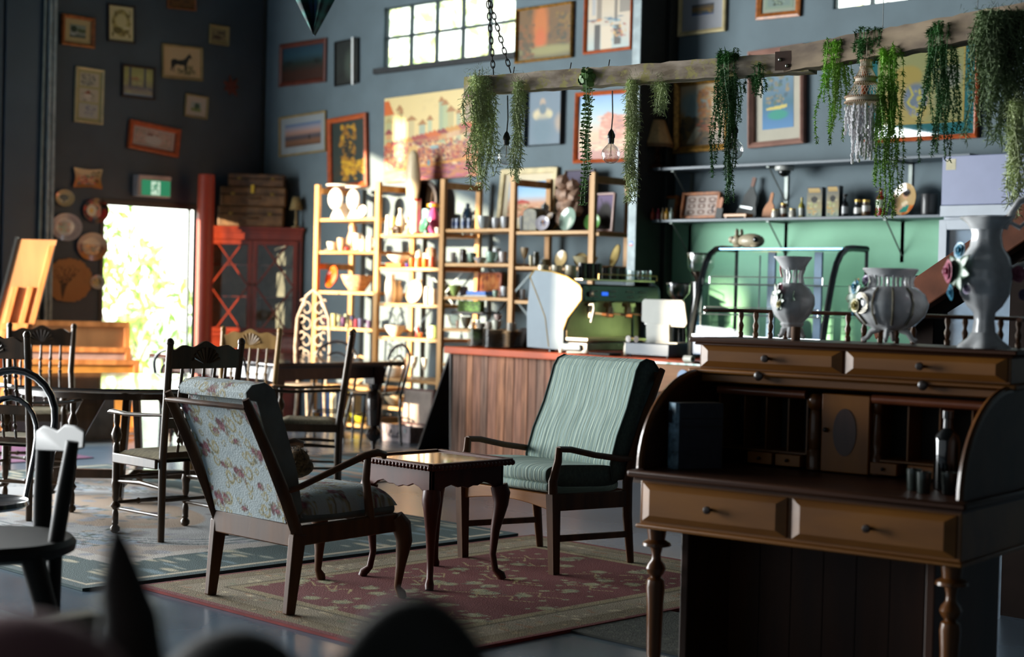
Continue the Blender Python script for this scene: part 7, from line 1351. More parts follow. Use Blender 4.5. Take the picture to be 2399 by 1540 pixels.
# gallery rail
M().tube([(.02, .70, 1.352), (.03, .70, 1.352), (DW-.02, .70, 1.352)], .011, 8, .7).tube([(.022, .70, 1.352), (.022, .46, 1.352)], .011, 8, .7).tube([(DW-.022, .70, 1.352), (DW-.022, .46, 1.352)], .011, 8, .7).build('gallery_rail', m_dsk, desk)
for k in range(19):
    x = .045+(DW-.09)*k/18
    if k in (4, 5, 6, 12): continue
    M().lathe([(.010, 0), (.011, .015), (.007, .022), (.012, .045), (.006, .062), (.011, .082), (.009, .1)], (x, .70, 1.25), 12).build('gallery_baluster', m_turn, desk)
def dk(x, y, z): return V(P1.x+x*math.cos(DA)-y*math.sin(DA), P1.y+x*math.sin(DA)+y*math.cos(DA), z)
# ---- on the desk
bk_ = thing('thick_book', 'thick old navy cloth book with worn blue spine standing at the left of the desk', 'book', dk(.115, .12, .781), DA+.95)
M().b2(0, .016, 0, .15, 0, .24).b2(.0, .20, .0, .004, 0, .24).b2(.0, .20, .072, .076, 0, .24).xf(Matrix.Identity(4)).build('cover', mat('navy_cloth', '#2c3038', .75, 0, .1, 30), bk_) if False else None
M().b2(.012, .185, .0, .075, .0, .238).build('boards', mat('navy_cloth', '#2b2f3a', .75, 0, .1, 30), bk_, bevel=.002); M().b2(.02, .18, .004, .071, .004, .2385).build('pages', mat('aged_pages', '#5f5a50', .8), bk_)
M().prism([(.012, 0), (.0, .006), (-.006, .02), (-.008, .0375), (-.006, .055), (.0, .069), (.012, .075)], (0, 0, 0), (1, 0, 0), (0, 1, 0), (0, 0, .238)).build('spine', mat('worn_blue_spine', '#86a8bc', .55, 0, .35, 25), bk_)
M().prism([(-.0085, .018), (-.0105, .0375), (-.0085, .057)], (0, 0, .165), (1, 0, 0), (0, 1, 0), (0, 0, .045)).build('title_label', mat('dark_label', '#1c2430', .5), bk_)
for z_ in (.09, .12): M().b2(.02, .185, -.0012, .0, z_+.06, z_+.066).build('embossed_line', mat('emboss_dark', '#1c1e26', .7), bk_, flat=True)
bo = thing('glass_bottle', 'black glass bottle with square shoulders standing at the right inside the desk', 'bottle', dk(1.055, .30, .781)); M().lathe([(.04, 0), (.043, .005), (.043, .16), (.036, .185), (.016, .205), (.015, .235), (.019, .237), (.019, .262), (0, .263)], n=26).build('body', mat('black_glass', '#060808', .05, coat=1), bo)
tm = mat('smoky_glass', '#3a423e', .08, coat=.6)
for k, (x, y) in enumerate(((.985, .20), (1.045, .14), (1.11, .19))): ware('tumbler', *dk(x, y, .781), .025, .07, tm if k else tm, ['leftmost', 'middle', 'right'][k]+' small smoky shot glass in front of the black bottle on the desk', 'shot_glass', 'glass')
ct = dk(.40, .47, 1.251); ware('can', ct.x, ct.y, 1.251, .017, .05, mat('cork', '#6a4a30', .8), 'brown cork-like turned stub in front of the pink flowered vase on the desk top', 'finial', 'finial')
# porcelain vases
m_por = mat('glazed_porcelain', '#e2e3e4', .14, 0, .10, 18, coat=.5); m_pgold = mat('gilded_relief', '#9a9078', .25, .2, .3, 40)
FC = {'pink': mat('porcelain_pink', '#b0647a', .3), 'blue': mat('porcelain_blue', '#3f8fae', .3), 'yellow': mat('porcelain_yellow', '#a89a48', .3), 'lilac': mat('porcelain_lilac', '#8a7a9c', .3), 'leaf': mat('porcelain_leaf', '#5f7a64', .35), 'orange': mat('porcelain_peach', '#b08a58', .3)}
def flower(p, r, c, par, nrm=V(-.5, -.85, .1)):
    nrm = nrm.normalized(); a = nrm.orthogonal().normalized(); b = nrm.cross(a); B = M()
    for ring, (rr, ln, k) in enumerate(((r, .25, 6), (r*.68, .5, 5), (r*.38, .8, 4))):
        for j in range(k):
            an = 2*PI*j/k+ring*.5; d = a*math.cos(an)+b*math.sin(an); q = nrm.cross(d); B.grid(lambda u, v: p+nrm*(r*.15+ln*r*.55*(1-(1-v)**2))+d*rr*(.15+.85*v-.15*v*v)*math.cos((u-.5)*.9)+q*(u-.5)*rr*1.15*math.sin(PI*(.15+.7*v)), 5, 5)
    B.ell(p+nrm*r*.35, r*.18, 8, 6).build('flower', FC[c], par, solid=.0015, ang=1)
def leafs(p, r, par, k=5, nrm=V(-.5, -.85, .1)):
    nrm = nrm.normalized(); a = nrm.orthogonal().normalized(); b = nrm.cross(a); B = M()
    for j in range(k):
        an = 2*PI*j/k+.4; d = a*math.cos(an)+b*math.sin(an); q = nrm.cross(d); B.grid(lambda u, v: p+nrm*(.004+.3*r*v*(1-v))+d*r*v*1.4+q*(u-.5)*r*.7*math.sin(PI*min(1, v+.05)), 4, 6)
    B.build('leaf_cluster', FC['leaf'], par, solid=.0015, ang=1)
def scallop(a, t, n=8, amp=.08): return 1+amp*math.cos(n*a)*t
def vfeet(par, r, h, n=4, rot=.4):
    for k in range(n):
        a = rot+2*PI*k/n; c_, s_ = math.cos(a), math.sin(a); M().tube([(r*.45*c_, r*.45*s_, h), (r*.8*c_, r*.8*s_, h*.75), (r*.95*c_, r*.95*s_, h*.3), (r*1.12*c_, r*1.12*s_, .006), (r*1.2*c_, r*1.2*s_, .012)], [.012, .011, .009, .008, .005], 8).build('scroll_foot', m_por, par)
# vase 1
v1 = dk(.345, .545, 1.258); va = thing('porcelain_vase', 'small white porcelain vase with pierced neck and pink and yellow flowers, leftmost of the three', 'vase', v1)
k1 = 6.35/CF
M().lathe([(20*k1, 22*k1), (26*k1, 30*k1), (24*k1, 34*k1), (40*k1, 52*k1), (48*k1, 74*k1), (47*k1, 92*k1), (36*k1, 110*k1), (26*k1, 118*k1), (22*k1, 122*k1)], n=36, wob=lambda a, t: 1+.025*math.cos(10*a)).build('body', m_por, va)
B = M()
for k in range(9):
    a = 2*PI*k/9; B.tube([(22*k1*math.cos(a), 22*k1*math.sin(a), 120*k1), (19*k1*math.cos(a+.1), 19*k1*math.sin(a+.1), 138*k1), (25*k1*math.cos(a), 25*k1*math.sin(a), 156*k1)], .0045, 6)
B.build('pierced_neck', m_por, va)
M().lathe([(24*k1, 150*k1), (28*k1, 158*k1), (34*k1, 168*k1), (42*k1, 178*k1), (41*k1, 180*k1), (32*k1, 170*k1), (24*k1, 158*k1)], n=48, wob=lambda a, t: 1+.16*math.cos(5*a)*t*t).build('flared_lip', m_por, va); vfeet(va, 24*k1, 24*k1)
nn = V(-.45, -.9, .25); leafs(V(-.02, -.07, 100*k1), .03, va, 6); leafs(V(.0, -.075, 80*k1), .028, va, 6); flower(V(-.006, -.068, 108*k1), .026, 'pink', va, nn); flower(V(.0, -.083, 74*k1), .018, 'yellow', va, nn); leafs(V(.045, -.06, 90*k1), .022, va, 4)
M().tube([(-.05, -.01, 168*k1), (-.045, -.02, 150*k1), (-.03, -.03, 135*k1)], .004, 6).build('red_ribbon', mat('red_relief', '#8a2a34', .3), va)
# vase 2
v2 = dk(.735, .535, 1.258); vb = thing('porcelain_vase', 'wide round porcelain bowl-vase with fluted neck and blue and pink flowers, middle of the three', 'vase', v2); k2 = 6.15/CF
M().lathe([(30*k2, 26*k2), (52*k2, 36*k2), (74*k2, 60*k2), (80*k2, 84*k2), (72*k2, 106*k2), (56*k2, 118*k2), (48*k2, 122*k2)], n=44, wob=lambda a, t: 1+.03*abs(math.cos(5*a))).build('body', m_por, vb)
B = M()
for k in range(14): a = 2*PI*k/14; B.tube([(48*k2*math.cos(a), 48*k2*math.sin(a), 120*k2), (45*k2*math.cos(a), 45*k2*math.sin(a), 132*k2), (49*k2*math.cos(a), 49*k2*math.sin(a), 146*k2)], .006, 6)
B.build('fluted_neck', m_por, vb)
M().lathe([(47*k2, 142*k2), (52*k2, 148*k2), (60*k2, 158*k2), (58*k2, 161*k2), (48*k2, 150*k2)], n=48, wob=lambda a, t: 1+.10*math.cos(3*a+1)*t*t).xf(Matrix.Identity(4)).build('wavy_lip', m_por, vb); vfeet(vb, 50*k2, 28*k2)
B = M()
for k in range(5): a = -2.6+.55*k; B.tube([(81*k2*math.cos(a)*q_, 81*k2*math.sin(a)*q_, z*k2) for q_, z in ((.72, 38), (.98, 62), (1.03, 84), (.93, 106), (.72, 118))], .004, 6)
for k in range(3): B.tube([(80*k2*math.cos(-1.9+.25*math.cos(t)), 80*k2*math.sin(-1.9+.25*math.cos(t)), (80+18*math.sin(t)+4*k)*k2) for t in [i*.5 for i in range(13)]], .003, 5)
B.build('gilded_relief', m_pgold, vb)
flower(V(-.118, -.055, 92*k2), .036, 'pink', vb, V(-.8, -.6, .0)); flower(V(-.085, -.085, 118*k2), .032, 'blue', vb, V(-.5, -.8, .2)); flower(V(-.065, -.115, 78*k2), .03, 'yellow', vb, V(-.4, -.9, 0)); flower(V(-.05, -.08, 134*k2), .022, 'lilac', vb, V(-.4, -.9, .2)); leafs(V(-.09, -.09, 100*k2), .045, vb, 7); flower(V(-.10, -.05, 128*k2), .02, 'orange', vb, V(-.7, -.7, .2)); flower(V(-.11, -.06, 62*k2), .016, 'blue', vb, V(-.8, -.6, 0))
# vase 3 (tall ewer)
v3 = dk(1.085, .52, 1.251); vc = thing('porcelain_ewer', 'tall porcelain ewer with looping scroll handle and pink and blue flowers, rightmost of the three', 'vase', v3); k3 = 5.85/CF
M().lathe([(26*k3, 30*k3), (22*k3, 60*k3), (24*k3, 78*k3), (38*k3, 92*k3), (54*k3, 120*k3), (60*k3, 160*k3), (52*k3, 200*k3), (36*k3, 224*k3), (32*k3, 250*k3), (36*k3, 268*k3)], n=40, wob=lambda a, t: 1+.03*math.cos(8*a)).build('body', m_por, vc)
M().lathe([(35*k3, 262*k3), (44*k3, 276*k3), (58*k3, 288*k3), (56*k3, 291*k3), (36*k3, 272*k3)], n=48, wob=lambda a, t: 1+.22*math.cos(2*a+.6)*t+.06*math.cos(6*a)*t).build('flared_lip', m_por, vc)
M().lathe([(58*k3, 0), (56*k3, 6*k3), (38*k3, 20*k3), (28*k3, 34*k3)], n=40, wob=lambda a, t: 1+.12*math.cos(6*a)*(1-t)).build('foot', m_por, vc)
hp = [(40, 264), (52, 300), (70, 326), (100, 338), (128, 322), (142, 286), (140, 240), (124, 206), (100, 190), (74, 184), (56, 176)]
hx_ = (V(CR.x, CR.y, 0)).normalized(); M().tube([(a*k3*hx_.x, a*k3*hx_.y, b*k3) for a, b in hp], [.008, .011, .013, .013, .014, .014, .013, .011, .012, .01, .008], 10).build('handle', m_por, vc)
M().tube([(60*k3*hx_.x, 60*k3*hx_.y, 300*k3), (50*k3*hx_.x, 50*k3*hx_.y, 280*k3), (72*k3*hx_.x, 72*k3*hx_.y, 268*k3), (86*k3*hx_.x, 86*k3*hx_.y, 282*k3)], [.006, .009, .009, .005], 8).build('handle_scroll', m_por, vc)
flower(V(-.085, -.075, 168*k3), .05, 'pink', vc, V(-.7, -.75, 0)); flower(V(-.045, -.085, 214*k3), .036, 'blue', vc, V(-.4, -.9, .1)); flower(V(-.075, -.08, 122*k3), .034, 'blue', vc, V(-.7, -.7, -.1)); flower(V(-.01, -.10, 128*k3), .02, 'lilac', vc, V(-.2, -1, 0)); leafs(V(-.05, -.09, 170*k3), .06, vc, 7)
flower(V(.09, .05, 165*k3), .034, 'pink', vc, V(.7, -.5, 0)); flower(V(.10, .07, 120*k3), .024, 'lilac', vc, V(.8, -.4, 0))
# staircase timbers behind the desk
st = thing('stair_rail', 'brown diagonal timber stair stringer rising to the right behind the desk', 'stair', (0, 0, 0)); m_str = mat('stair_timber', '#5a3424', .8, 0, .2, 5, (1, 1, 1), spec=.1)
A0, A1 = Dp(2050, 762, 8.6), Dp(2440, 500, 7.6); M().bar(A0, A1, .06, .17).build('stringer', m_str, st, bevel=.008)
A2, A3 = Dp(2130, 770, 8.6), Dp(2480, 545, 7.6); M().bar(A2, A3, .05, .06).build('under_rail', mat('stair_dark', '#241a16', .8, spec=.1), st)
p_ = Dp(2178, 700, 8.5); M().b2(p_.x-.07, p_.x+.07, p_.y-.07, p_.y+.07, 0, p_.z+.12).build('newel_post', mat('stair_dark', '#241a16', .8, spec=.1), st, bevel=.006)
p_ = Dp(2392, 900, 7.3); M().b2(p_.x-.04, p_.x+.6, p_.y-.05, p_.y+.05, 0, 1.55).build('dark_side_board', mat('stair_dark', '#241a16', .8, spec=.1), st)
# ================================================================ HANGING BEAM, BULBS AND PLANTS
m_old = mat('weathered_beam', '#cdbba8', .85, 0, 0, 16, (.3, 1, 1), .5, '#7f6e5a'); m_old2 = mat('weathered_dark_beam', '#8f7c64', .85, 0, 0, 10, (.25, 1, 1), .5, '#55463a')
_n = m_old.node_tree; _bs = _n.nodes['Principled BSDF']; _ol = _bs.inputs['Base Color'].links[0].from_socket; _t = [n for n in _n.nodes if n.type == 'TEX_COORD'][0]
_no = _n.nodes.new('ShaderNodeTexNoise'); _no.inputs['Scale'].default_value = 14; _no.inputs['Detail'].default_value = 8; _no.inputs['Roughness'].default_value = .7; _rr = _n.nodes.new('ShaderNodeValToRGB'); _rr.color_ramp.elements[0].position = .52; _rr.color_ramp.elements[1].position = .6; _rr.color_ramp.elements[0].color = (0, 0, 0, 1)
_mx = _n.nodes.new('ShaderNodeMix'); _mx.data_type = 'RGBA'; _mx.inputs[7].default_value = (*lin('#b0a468'), 1); _n.links.new(_t.outputs['Object'], _no.inputs[0]); _n.links.new(_no.outputs[0], _rr.inputs[0]); _n.links.new(_rr.outputs[0], _mx.inputs[0]); _n.links.new(_ol, _mx.inputs[6]); _n.links.new(_mx.outputs[2], _bs.inputs['Base Color'])
L0, L1 = Dp(1100, 203, 8.35), Dp(1905, 140, 7.35); L1.z = L0.z+.02
R0 = Dp(1846, 148, 7.42); R0.z = L0.z+.035; R1 = Dp(2300, 72, 6.5); R1.z = R0.z+.02; R1 = R0+(R1-R0)*1.5
beam = thing('hanging_beam', 'long lichen-spotted timber beam hung on chains across the upper right', 'beam', L0)
def beamseg(A, Bp, w, h, nm, m):
    n = 40; B = M(); t = (Bp-A).normalized(); a = t.cross(V(0, 0, 1)).normalized(); b = a.cross(t); rs = random.Random(8); vs = []
    for i in range(n+1):
        p = A+(Bp-A)*i/n-L0
        for sx, sz in ((-1, -1), (0, -1.03), (1, -1), (1.02, 0), (1, 1), (0, 1.03), (-1, 1), (-1.02, 0)): vs.append(p+a*(w/2*sx+rs.uniform(-.003, .003))+b*(h/2*sz+rs.uniform(-.0035, .0035)))
    fs = [(i*8+j, i*8+(j+1) % 8, (i+1)*8+(j+1) % 8, (i+1)*8+j) for i in range(n) for j in range(8)]+[tuple(range(8)), tuple(n*8+j for j in range(8))]
    B.add(vs, fs).build(nm, m, beam, ang=.5)
beamseg(L0, L1, .10, .088, 'left_timber', m_old); beamseg(R0, R1, .10, .112, 'right_timber', m_old2)
tt = (L1-L0).normalized(); sd_ = tt.cross(V(0, 0, 1)).normalized()
if (sd_.dot(cd)) > 0: sd_ = -sd_
pc_ = Dp(1872, 145, 7.38); pc_.z = R0.z-.008; pc_ = pc_-L0+sd_*.062
M().bar(pc_-tt*.09, pc_+tt*.09, .006, .085).build('steel_splice_plate', mat('brown_steel_plate', '#4a3428', .5, .3), beam)
for dx, dz in ((-.065, .005), (-.03, -.025), (.04, .025), (.07, 0)): M().ell(pc_+tt*dx+V(0, 0, dz)+sd_*.006, .009, 10, 6).build('bolt', mc('#a8a8a0', .35, 1), beam)
for px in (1150, 1237, 1375, 1465):
    f = (px-1128)/(1905-1128); p = L0.lerp(L1, f)-L0; M().bar(p+V(0, 0, .04), p+V(.006, .004, .085), .004, .004).build('rusty_nail', mat('rust', '#5a3a2a', .8), beam)
# chain
def chain(A, Bp, par, nm='chain'):
    n = max(2, int((Bp-A).length/.030)); t = (Bp-A).normalized(); a = t.orthogonal().normalized(); b = t.cross(a); B = M()
    for i in range(n):
        p = A+(Bp-A)*(i+.5)/n; q = a if i % 2 else b; B.tube([p+t*.021*math.cos(w)+q*.010*math.sin(w) for w in [2*PI*k/10 for k in range(10)]], .0032, 5, closed=True)
    return B.build(nm, mat('rusty_chain', '#2b2420', .6, .4), par)
apx = Dp(1143, -10, 8.25); apx = apx.lerp(apx, 1)
ca = Dp(1156, 172, 8.25); cb_ = Dp(1196, 168, 8.2)
ch = thing('hanging_chain', 'rusty chain looped around the left end of the hanging beam and running up', 'chain', ca)
chain(V(0, 0, 0), apx-ca, ch, 'chain_left'); chain(cb_-ca, apx-ca, ch, 'chain_right'); M().tube([apx-ca, V(apx.x-ca.x, apx.y-ca.y, HC-ca.z)], .004, 6).build('chain_top', mat('rusty_chain', '#2b2420', .6, .4), ch)
for px, py, D in ((2068, 65, 6.95), (2290, 20, 6.6)):
    p = Dp(px, py, D); q_ = Dp(px-15 if px < 2200 else px-8, py-90, D)
    o = M().tube([(0, 0, 0), (0, 0, HC-p.z)], .002, 5).build('support_wire', mc('#8a9090', .4, 1), loc=p); tag(o, ('thin steel wire holding the beam above the shell lamp' if px < 2200 else 'thin steel wire holding the right end of the beam'), 'wire')
# bulbs
m_bulb = glass('bulb_glass', (.99, .99, .98), .5, .01)
for k, (px, py, D, lb) in enumerate(((1186, 365, 7.95, 'clear globe bulb on black cord, leftmost under the beam'), (1431, 362, 7.75, 'clear globe bulb hanging in front of the red rock painting'), (1719, 352, 7.45, 'clear globe bulb partly wrapped in fern beside the gilt frame'), (2060, 325, 6.9, 'clear globe bulb behind the shell lamp'))):
    D = {1186: 8.24, 1431: 7.95, 1719: 7.57, 2060: 7.0}[px]; c = Dp(px, py, D); o = thing('hanging_bulb', lb, 'bulb', c)
    M().lathe([(.0, -.047), (.02, -.043), (.038, -.028), (.047, 0), (.042, .022), (.028, .038), (.016, .050), (.014, .058)], n=28, cap=False).build('glass_globe', m_bulb, o)
    M().lathe([(.013, .052), (.015, .06), (.0155, .08), (.019, .082), (.019, .095), (.012, .112), (.005, .122), (.004, .125)], n=18).build('socket', mat('bakelite', '#14161a', .3), o)
    M().tube([(0, 0, .05), (0, 0, -.0)], .002, 5).tube([(-.008, 0, -.01), (-.004, 0, .0), (0, 0, -.01), (.004, 0, 0), (.008, 0, -.01)], .0012, 5).build('filament', mc('#b8a890', .3, 1), o)
    top = (L0.z if px < 1850 else R0.z)-.055-c.z; M().tube([(0, 0, .12), (.004, .002, top*.6), (-.001, 0, top)], .0032, 6).build('cord', mat('black_cord', '#101214', .6), o)
# foliage
m_fd = mat('fern_dark', '#4f8048', .6, 0, .3, 6); m_fb = mat('fern_bright', '#8fc04a', .6, 0, .25, 6); m_fm = mat('moss_grey_green', '#c4d09c', .8, 0, .2, 6); m_fm2 = mat('moss_dark', '#7f9468', .8, 0, .2, 6); m_su = mat('succulent_green', '#6a8f52', .5, 0, .25, 8)
def beamD(px): return (8.36-(px-1100)*.00125) if px < 1850 else (7.42-(px-1846)*.00203)
def plant(label, px, top, bot, wpx, D, kind, n, m, seed, cat='plant', name=None, up=.06, topw=None, stuff=True):
    D = beamD(px)-.075; rs = random.Random(seed); c = Dp(px, top, D); k = D/CF; o = thing(name or {'f': 'asparagus_fern', 'm': 'spanish_moss', 's': 'trailing_succulent'}[kind], label, cat, c); L = (bot-top)*k; W = wpx*k/2; S = M(); F = M(); hx = V(CR.x, CR.y, 0).normalized(); hy = V(-hx.y, hx.x, 0)
    for i in range(int(n*1.5) if kind == 'f' else n):
        x0 = rs.uniform(-1, 1)*W*(topw or .6); y0 = rs.uniform(-.06, .05); ln = L*(rs.uniform(.25, 1.0) if i > 2 else 1.0); sp_ = rs.uniform(-1, 1)*W*.5; pts = []; ns = max(6, int(ln/.02)); ph = rs.uniform(0, 6)
        for j in range(ns+1):
            s = j/ns; rise = up*math.sin(min(1, s*4)*PI)*rs.uniform(.9, 1.1) if kind != 'm' else 0
            wob = (.012 if kind == 'm' else .006)*math.sin(ph+s*ln*22)
            pts.append(hx*(x0+sp_*min(1, s*1.6)+wob)+hy*(y0+.02*math.sin(ph+s*5))+V(0, 0, rise-ln*s**1.1))
        if kind == 'm': S.tube(pts, .0018, 3)
        else: S.tube(pts, .0016, 4)
        for j, p in enumerate(pts):
            if kind == 'f':
                for _ in range(13):
                    q = p+V(rs.uniform(-.004, .004), rs.uniform(-.004, .004), rs.uniform(-.01, .01)); d = V(rs.uniform(-1, 1), rs.uniform(-1, 1), rs.uniform(-.9, .35)).normalized()*rs.uniform(.012, .026)*(1.1-.4*j/ns); sd2 = d.orthogonal().normalized()*.0024
                    F.add([q-sd2, q+sd2, q+d], [(0, 1, 2)])
            elif kind == 'm':
                for _ in range(5):
                    d1 = V(rs.uniform(-1, 1), rs.uniform(-1, 1), rs.uniform(-1, .2)).normalized()*rs.uniform(.012, .03); d2 = V(rs.uniform(-1, 1), rs.uniform(-1, 1), rs.uniform(-1.4, 0)).normalized()*.015; q = p
                    s2 = d1.orthogonal().normalized()*.0016; F.add([q-s2, q+s2, q+d1+s2, q+d1-s2, q+d1+d2], [(0, 1, 2, 3), (3, 2, 4)])
            elif kind == 's' and j % 1 == 0:
                for sg in (-1, 1):
                    r = rs.uniform(.006, .010)*(1.4 if j < 4 else 1); d = (hx*sg*rs.uniform(.5, 1)+hy*rs.uniform(-.7, .7)+V(0, 0, rs.uniform(-.1, .5))).normalized(); a = d.orthogonal().normalized(); q = p+d*r
                    F.add([q+d*r*math.cos(w)+a*r*.75*math.sin(w) for w in [2*PI*e/6 for e in range(6)]], [tuple(range(6))])
    if kind == 's':
        for _ in range(150):
            d = V(rs.uniform(-1, 1), rs.uniform(-1, 1), rs.uniform(-.6, 1)).normalized(); q = d*rs.uniform(.02, .055)+V(0, 0, -.01); a = d.orthogonal().normalized(); b = d.cross(a); r = rs.uniform(.010, .016); F.add([q+a*r*math.cos(w)+b*r*math.sin(w) for w in [2*PI*e/7 for e in range(7)]], [tuple(range(7))])
    if kind == 'm':
        for _ in range(260):
            q = V(0, 0, 0)+hx*rs.gauss(0, W*.45*(topw or .6)/.6)+hy*rs.gauss(0, .03)+V(0, 0, rs.gauss(-.0, .025)); d = V(rs.uniform(-1, 1), rs.uniform(-1, 1), rs.uniform(-1, 1)).normalized()*.03; s2 = d.orthogonal().normalized()*.001; F.add([q-s2, q+s2, q+d], [(0, 1, 2)])
    S.build('stems', m, o)['kind'] = 'stuff'; F.build('leaves', m, o, flat=True)['kind'] = 'stuff'; return o
plant('pale spanish moss draped over the left end of the beam', 1128, 182, 440, 74, 8.2, 'm', 52, m_fm, 1)
plant('second tuft of pale moss hanging between the first bulb and the blue portrait', 1216, 195, 420, 34, 8.1, 'm', 20, m_fm, 2)
plant('round-leaved trailing succulent on the beam before the red rock painting', 1380, 180, 480, 44, 7.8, 's', 9, m_su, 3)
plant('curtain of fine grey-green moss hanging along the pale steel column', 1482, 190, 470, 24, 7.7, 'm', 34, m_fm, 4)
plant('short looped tuft of moss hanging just right of the column', 1546, 195, 262, 40, 7.65, 'm', 16, m_fm, 5)
plant('dense dark fern with a long tail over the third bulb', 1705, 140, 470, 74, 7.5, 'f', 20, m_fd, 6)
plant('small dark fern sprig under the beam left of the splice plate', 1768, 178, 222, 44, 7.45, 'f', 7, m_fd, 7)
plant('spreading bright fern hanging left of the shell lamp', 1956, 120, 330, 92, 7.2, 'f', 18, m_fb, 8)
plant('feathery fern tuft lying on top of the beam above the shell lamp', 2040, 95, 150, 110, 7.0, 'f', 9, m_fd, 9)
plant('long bright fern hanging behind the shell lamp', 2082, 130, 505, 66, 7.0, 'f', 15, m_fb, 10)
plant('long dark fern over the very large map print', 2205, 80, 372, 96, 6.7, 'f', 20, m_fd, 11)
plant('big shaggy curtain of dark green moss at the right edge', 2352, 30, 330, 130, 6.3, 'm', 130, m_fm2, 12, topw=.8)
plant('thin pale tail of moss below the shaggy moss at the right edge', 2386, 240, 500, 50, 6.3, 'm', 26, m_fm, 13)
# shell lamp
c = Dp(2030, 136, 6.93); k = 6.95/CF; sl = thing('shell_lampshade', 'macrame and white shell lampshade hanging in long strands from the beam', 'lampshade', c)
m_mac = mat('macrame_cord', '#d5c6b2', .8); m_bd = mat('wooden_bead', '#c2a488', .5); m_shl = mat('white_shell', '#d5d3d6', .35, 0, .06, 20)
M().tube([(0, 0, 0), (0, 0, 30*k)], .0015, 5).build('hanging_string', m_mac, sl)
tiers = [(13, 6), (13, 22), (25, 46), (25, 58), (46, 92), (46, 104)]
for a, b_ in ((0, 1), (1, 2), (3, 4)):
    (r0, z0), (r1, z1) = tiers[a], tiers[b_]; B = M(); nn = 26
    for j in range(nn): an = 2*PI*j/nn; an2 = an+.55; B.tube([(r0*k*math.cos(an), r0*k*math.sin(an), -z0*k), (r1*k*math.cos(an2), r1*k*math.sin(an2), -z1*k)], .0016, 4)
    B.build('cord_netting', m_mac, sl)
for a in range(6):
    r0, z0 = tiers[a]; B = M(); nn = int(2*PI*r0/4.6)
    for j in range(nn): an = 2*PI*j/nn; B.ell((r0*k*math.cos(an), r0*k*math.sin(an), -z0*k), 2.6*k, 7, 5)
    B.build('bead_ring', m_bd, sl)
for a, b_ in ((2, 3), (4, 5)):
    r0, z0 = tiers[a]; z1 = tiers[b_][1]; M().lathe([(r0*k*.97, -z0*k), (r0*k*.97, -z1*k)], n=36, cap=False).build('woven_band', m_mac, sl)
rs = random.Random(4)
for j in range(34):
    an = 2*PI*j/34; r0 = 44 if j % 2 else 30; r0 = r0*rs.uniform(.9, 1); zend = (rs.uniform(175, 212) if r0 < 36 else rs.uniform(150, 180)) if j % 3 else rs.uniform(210, 250); x, y = r0*k*math.cos(an), r0*k*math.sin(an)
    if zend > 200: x *= .6; y *= .6
    B = M(); z = -zend; cnt = 0
    while cnt < 14 and z < -112:
        B.ell((x+rs.uniform(-2, 2)*k, y+rs.uniform(-2, 2)*k, z*k), (3.9*k, 3.9*k, 5.8*k), 7, 5); z += 8.2; cnt += 1 if z < -60 else 3
    M().tube([(x*1.0, y, -104*k), (x, y, -zend*k)], .0011, 4).build('strand', m_mac, sl); B.build('shell_string', m_shl, sl)
# ================================================================ NEAR FOREGROUND
m_fg = mat('foreground_dark_wood', '#211e19', .55, spec=.2); m_fg2 = mat('foreground_matte', '#2c2a26', .9)
q = Dp(-62, 900, 6.3); o = bentwood('black bentwood chair hoop cut by the left edge in the near left foreground', (q.x, q.y, .0145), YAW*-1+PI*.93, .92); o.scale = (1.06, 1.06, 1.11)
# chunky dark chair seen edge-on
D1 = 5.5; base = Dp(60, 1300, D1); fgc = thing('dark_wood_chair', 'chunky dark wooden chair seen edge-on with curved crest, left foreground', 'chair', (base.x, base.y, .0145)); bo_ = V(base.x, base.y, .0)
def fp(x, y, D=D1): return Dp(x, y, D)-bo_
for (xa, ya, xb, yb, D) in ((103, 1050, 97, 1300, 5.75), (170, 1045, 128, 1300, 5.35)): 
    p0, p1 = fp(xa, ya, D), fp(xb, yb, D); p2 = V(p1.x, p1.y, 0); M().tube([p0, p0.lerp(p1, .5), p1, p1.lerp(p2, .5), p2+V(.0, .0, 0)], [.026, .034, .032, .026, .02], 12, .8).build('rear_post', m_fg, fgc)
crest = [(82, 1066), (84, 1020), (100, 1008), (118, 1012), (134, 1020), (150, 1006), (172, 1008), (196, 1020), (194, 1062), (150, 1070)]
B = M(); fr_ = [fp(x, y, 5.75-.4*(x-82)/114) for x, y in crest]; bk2 = [p+V(CR.x, CR.y, 0)*.0+V(cd.x, cd.y, 0)*.03 for p in fr_]; n = len(fr_); B.add(fr_+bk2, [tuple(range(n)), tuple(range(n, 2*n))[::-1]]+[(i, (i+1) % n, n+(i+1) % n, n+i) for i in range(n)]); B.build('crest_rail', m_fg, fgc, bevel=.006)
sc_ = fp(-20, 1288, 5.4); M().lathe([(0, -.03), (.24, -.03), (.27, -.015), (.275, .01), (.26, .028), (0, .022)], sc_, 36).build('seat', m_fg, fgc)
for xa, xb, D in ((75, 108, 5.25), (-40, -60, 5.2)):
    p0 = fp(xa, 1318, D); p1 = fp(xb, 1440, D); dn = (p1-p0); t_ = p0.z/-dn.z if dn.z else 1; p2 = p0+dn*(p0.z/(-dn.z)); M().tube([p0, p2], [.04, .028], 12).build('front_leg', m_fg, fgc)
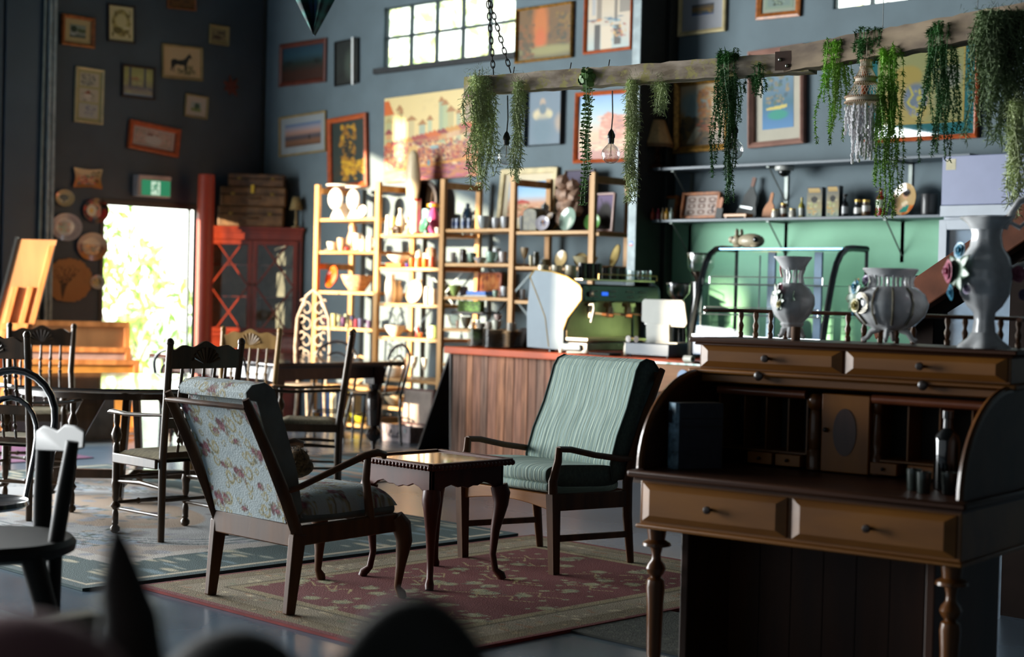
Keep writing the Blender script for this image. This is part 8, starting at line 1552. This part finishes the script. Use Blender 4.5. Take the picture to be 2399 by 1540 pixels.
# pale-topped wooden armrest, pink cushion, pointed finial and rounded chair back
g0, g1 = Dp(-120, 1492, 3.1), Dp(225, 1448, 3.3); gz = (g0.z+g1.z)/2; g0.z = g1.z = gz
gr = thing('garden_bench', 'dark wooden bench with a worn pale arm in the lower left foreground', 'bench', (g0.x, g0.y, 0)); go_ = V(g0.x, g0.y, 0)
M().bar(g0-go_, g1-go_, .07, .028).build('arm_top', mat('worn_pale_wood', '#6e6448', .5), gr, bevel=.006); M().bar(g0-go_-V(0, 0, .035), g1-go_-V(0, 0, .035), .05, .04).build('under_rail', m_fg2, gr, bevel=.004)
for p in (g0.lerp(g1, .12), g0.lerp(g1, .92)): M().bar(V(p.x, p.y, gz-.05)-go_, V(p.x, p.y, 0)-go_, .05, .05).build('leg', m_fg2, gr)
c = Dp(10, 1640, 1.6); pk = thing('pink_cushion', 'dusky pink rounded cushion blurred in the bottom left corner', 'cushion', (c.x, c.y, 0))
M().ell((0, 0, c.z-.0), (.15, .12, .085), 28, 14).build('cushion_cover', mat('dusky_pink', '#96686a', .9), pk); M().lathe([(.13, 0), (.11, c.z-.09), (.10, c.z-.05), (0, c.z-.05)], n=24).build('stool_base', m_fg2, pk)
c = Dp(300, 1700, 1.9); tpz = Dp(272, 1228, 1.9); fn_ = thing('pointed_plant', 'dark pointed leaf-like spire blurred in the near left foreground', 'plant', (c.x, c.y, 0)); kx = 1.9/CF
M().tube([V(tpz.x-c.x, tpz.y-c.y, tpz.z), V((tpz.x-c.x)*.8, (tpz.y-c.y)*.8, tpz.z-60*kx), V((tpz.x-c.x)*.6, (tpz.y-c.y)*.6, tpz.z-130*kx), V(0, 0, tpz.z-220*kx), V(.005, 0, tpz.z-330*kx), V(.01, 0, tpz.z-480*kx)], [10*kx, 34*kx, 54*kx, 70*kx, 84*kx, 92*kx], 14, 1.0).build('spire', m_fg2, fn_)
M().lathe([(.09, 0), (.11, tpz.z-.26), (.10, tpz.z-.23), (0, tpz.z-.23)], n=24).build('pot', m_fg2, fn_)
c = Dp(968, 1640, 1.62); kx = 1.62/CF; hc = thing('round_back_chair', 'dark round-backed upholstered chair blurred at the bottom centre', 'chair', (c.x, c.y, 0)); zt_ = Dp(968, 1392, 1.62).z
hxv = V(CR.x, CR.y, 0).normalized(); hyv = V(cd.x, cd.y, 0).normalized()
pl2 = [(265*kx*math.cos(a)*1.0, zt_-.26+.26*abs(math.sin(a))**.9) for a in [PI*k/20 for k in range(21)]]; pl2 = [(265*kx, .45)]+pl2+[(-265*kx, .45)]
M().prism(pl2, tuple(hyv*.03), tuple(hxv), (0, 0, 1), tuple(hyv*-.07)).build('backrest', m_fg2, hc, bevel=.02, bseg=4)
M().lathe([(0, .38), (.24, .38), (.26, .42), (.24, .47), (0, .48)], n=30).build('seat', m_fg2, hc)
for k in range(4): a = PI/4+k*PI/2; M().tube([(.17*math.cos(a), .17*math.sin(a), .39), (.2*math.cos(a), .2*math.sin(a), 0)], [.018, .012], 8).build('leg', m_fg2, hc)
c = Dp(545, 1640, 2.15); kx = 2.15/CF; zt2 = Dp(545, 1478, 2.15).z; hc2 = thing('dark_armchair', 'low dark armchair arm blurred between the spire and the round-backed chair', 'armchair', (c.x, c.y, 0))
M().ell((0, 0, zt2-.09), (.105, .10, .09), 24, 12).build('arm_roll', m_fg2, hc2); M().b2(-.10, .10, -.09, .09, 0, zt2-.09).build('arm_base', m_fg2, hc2, bevel=.02)
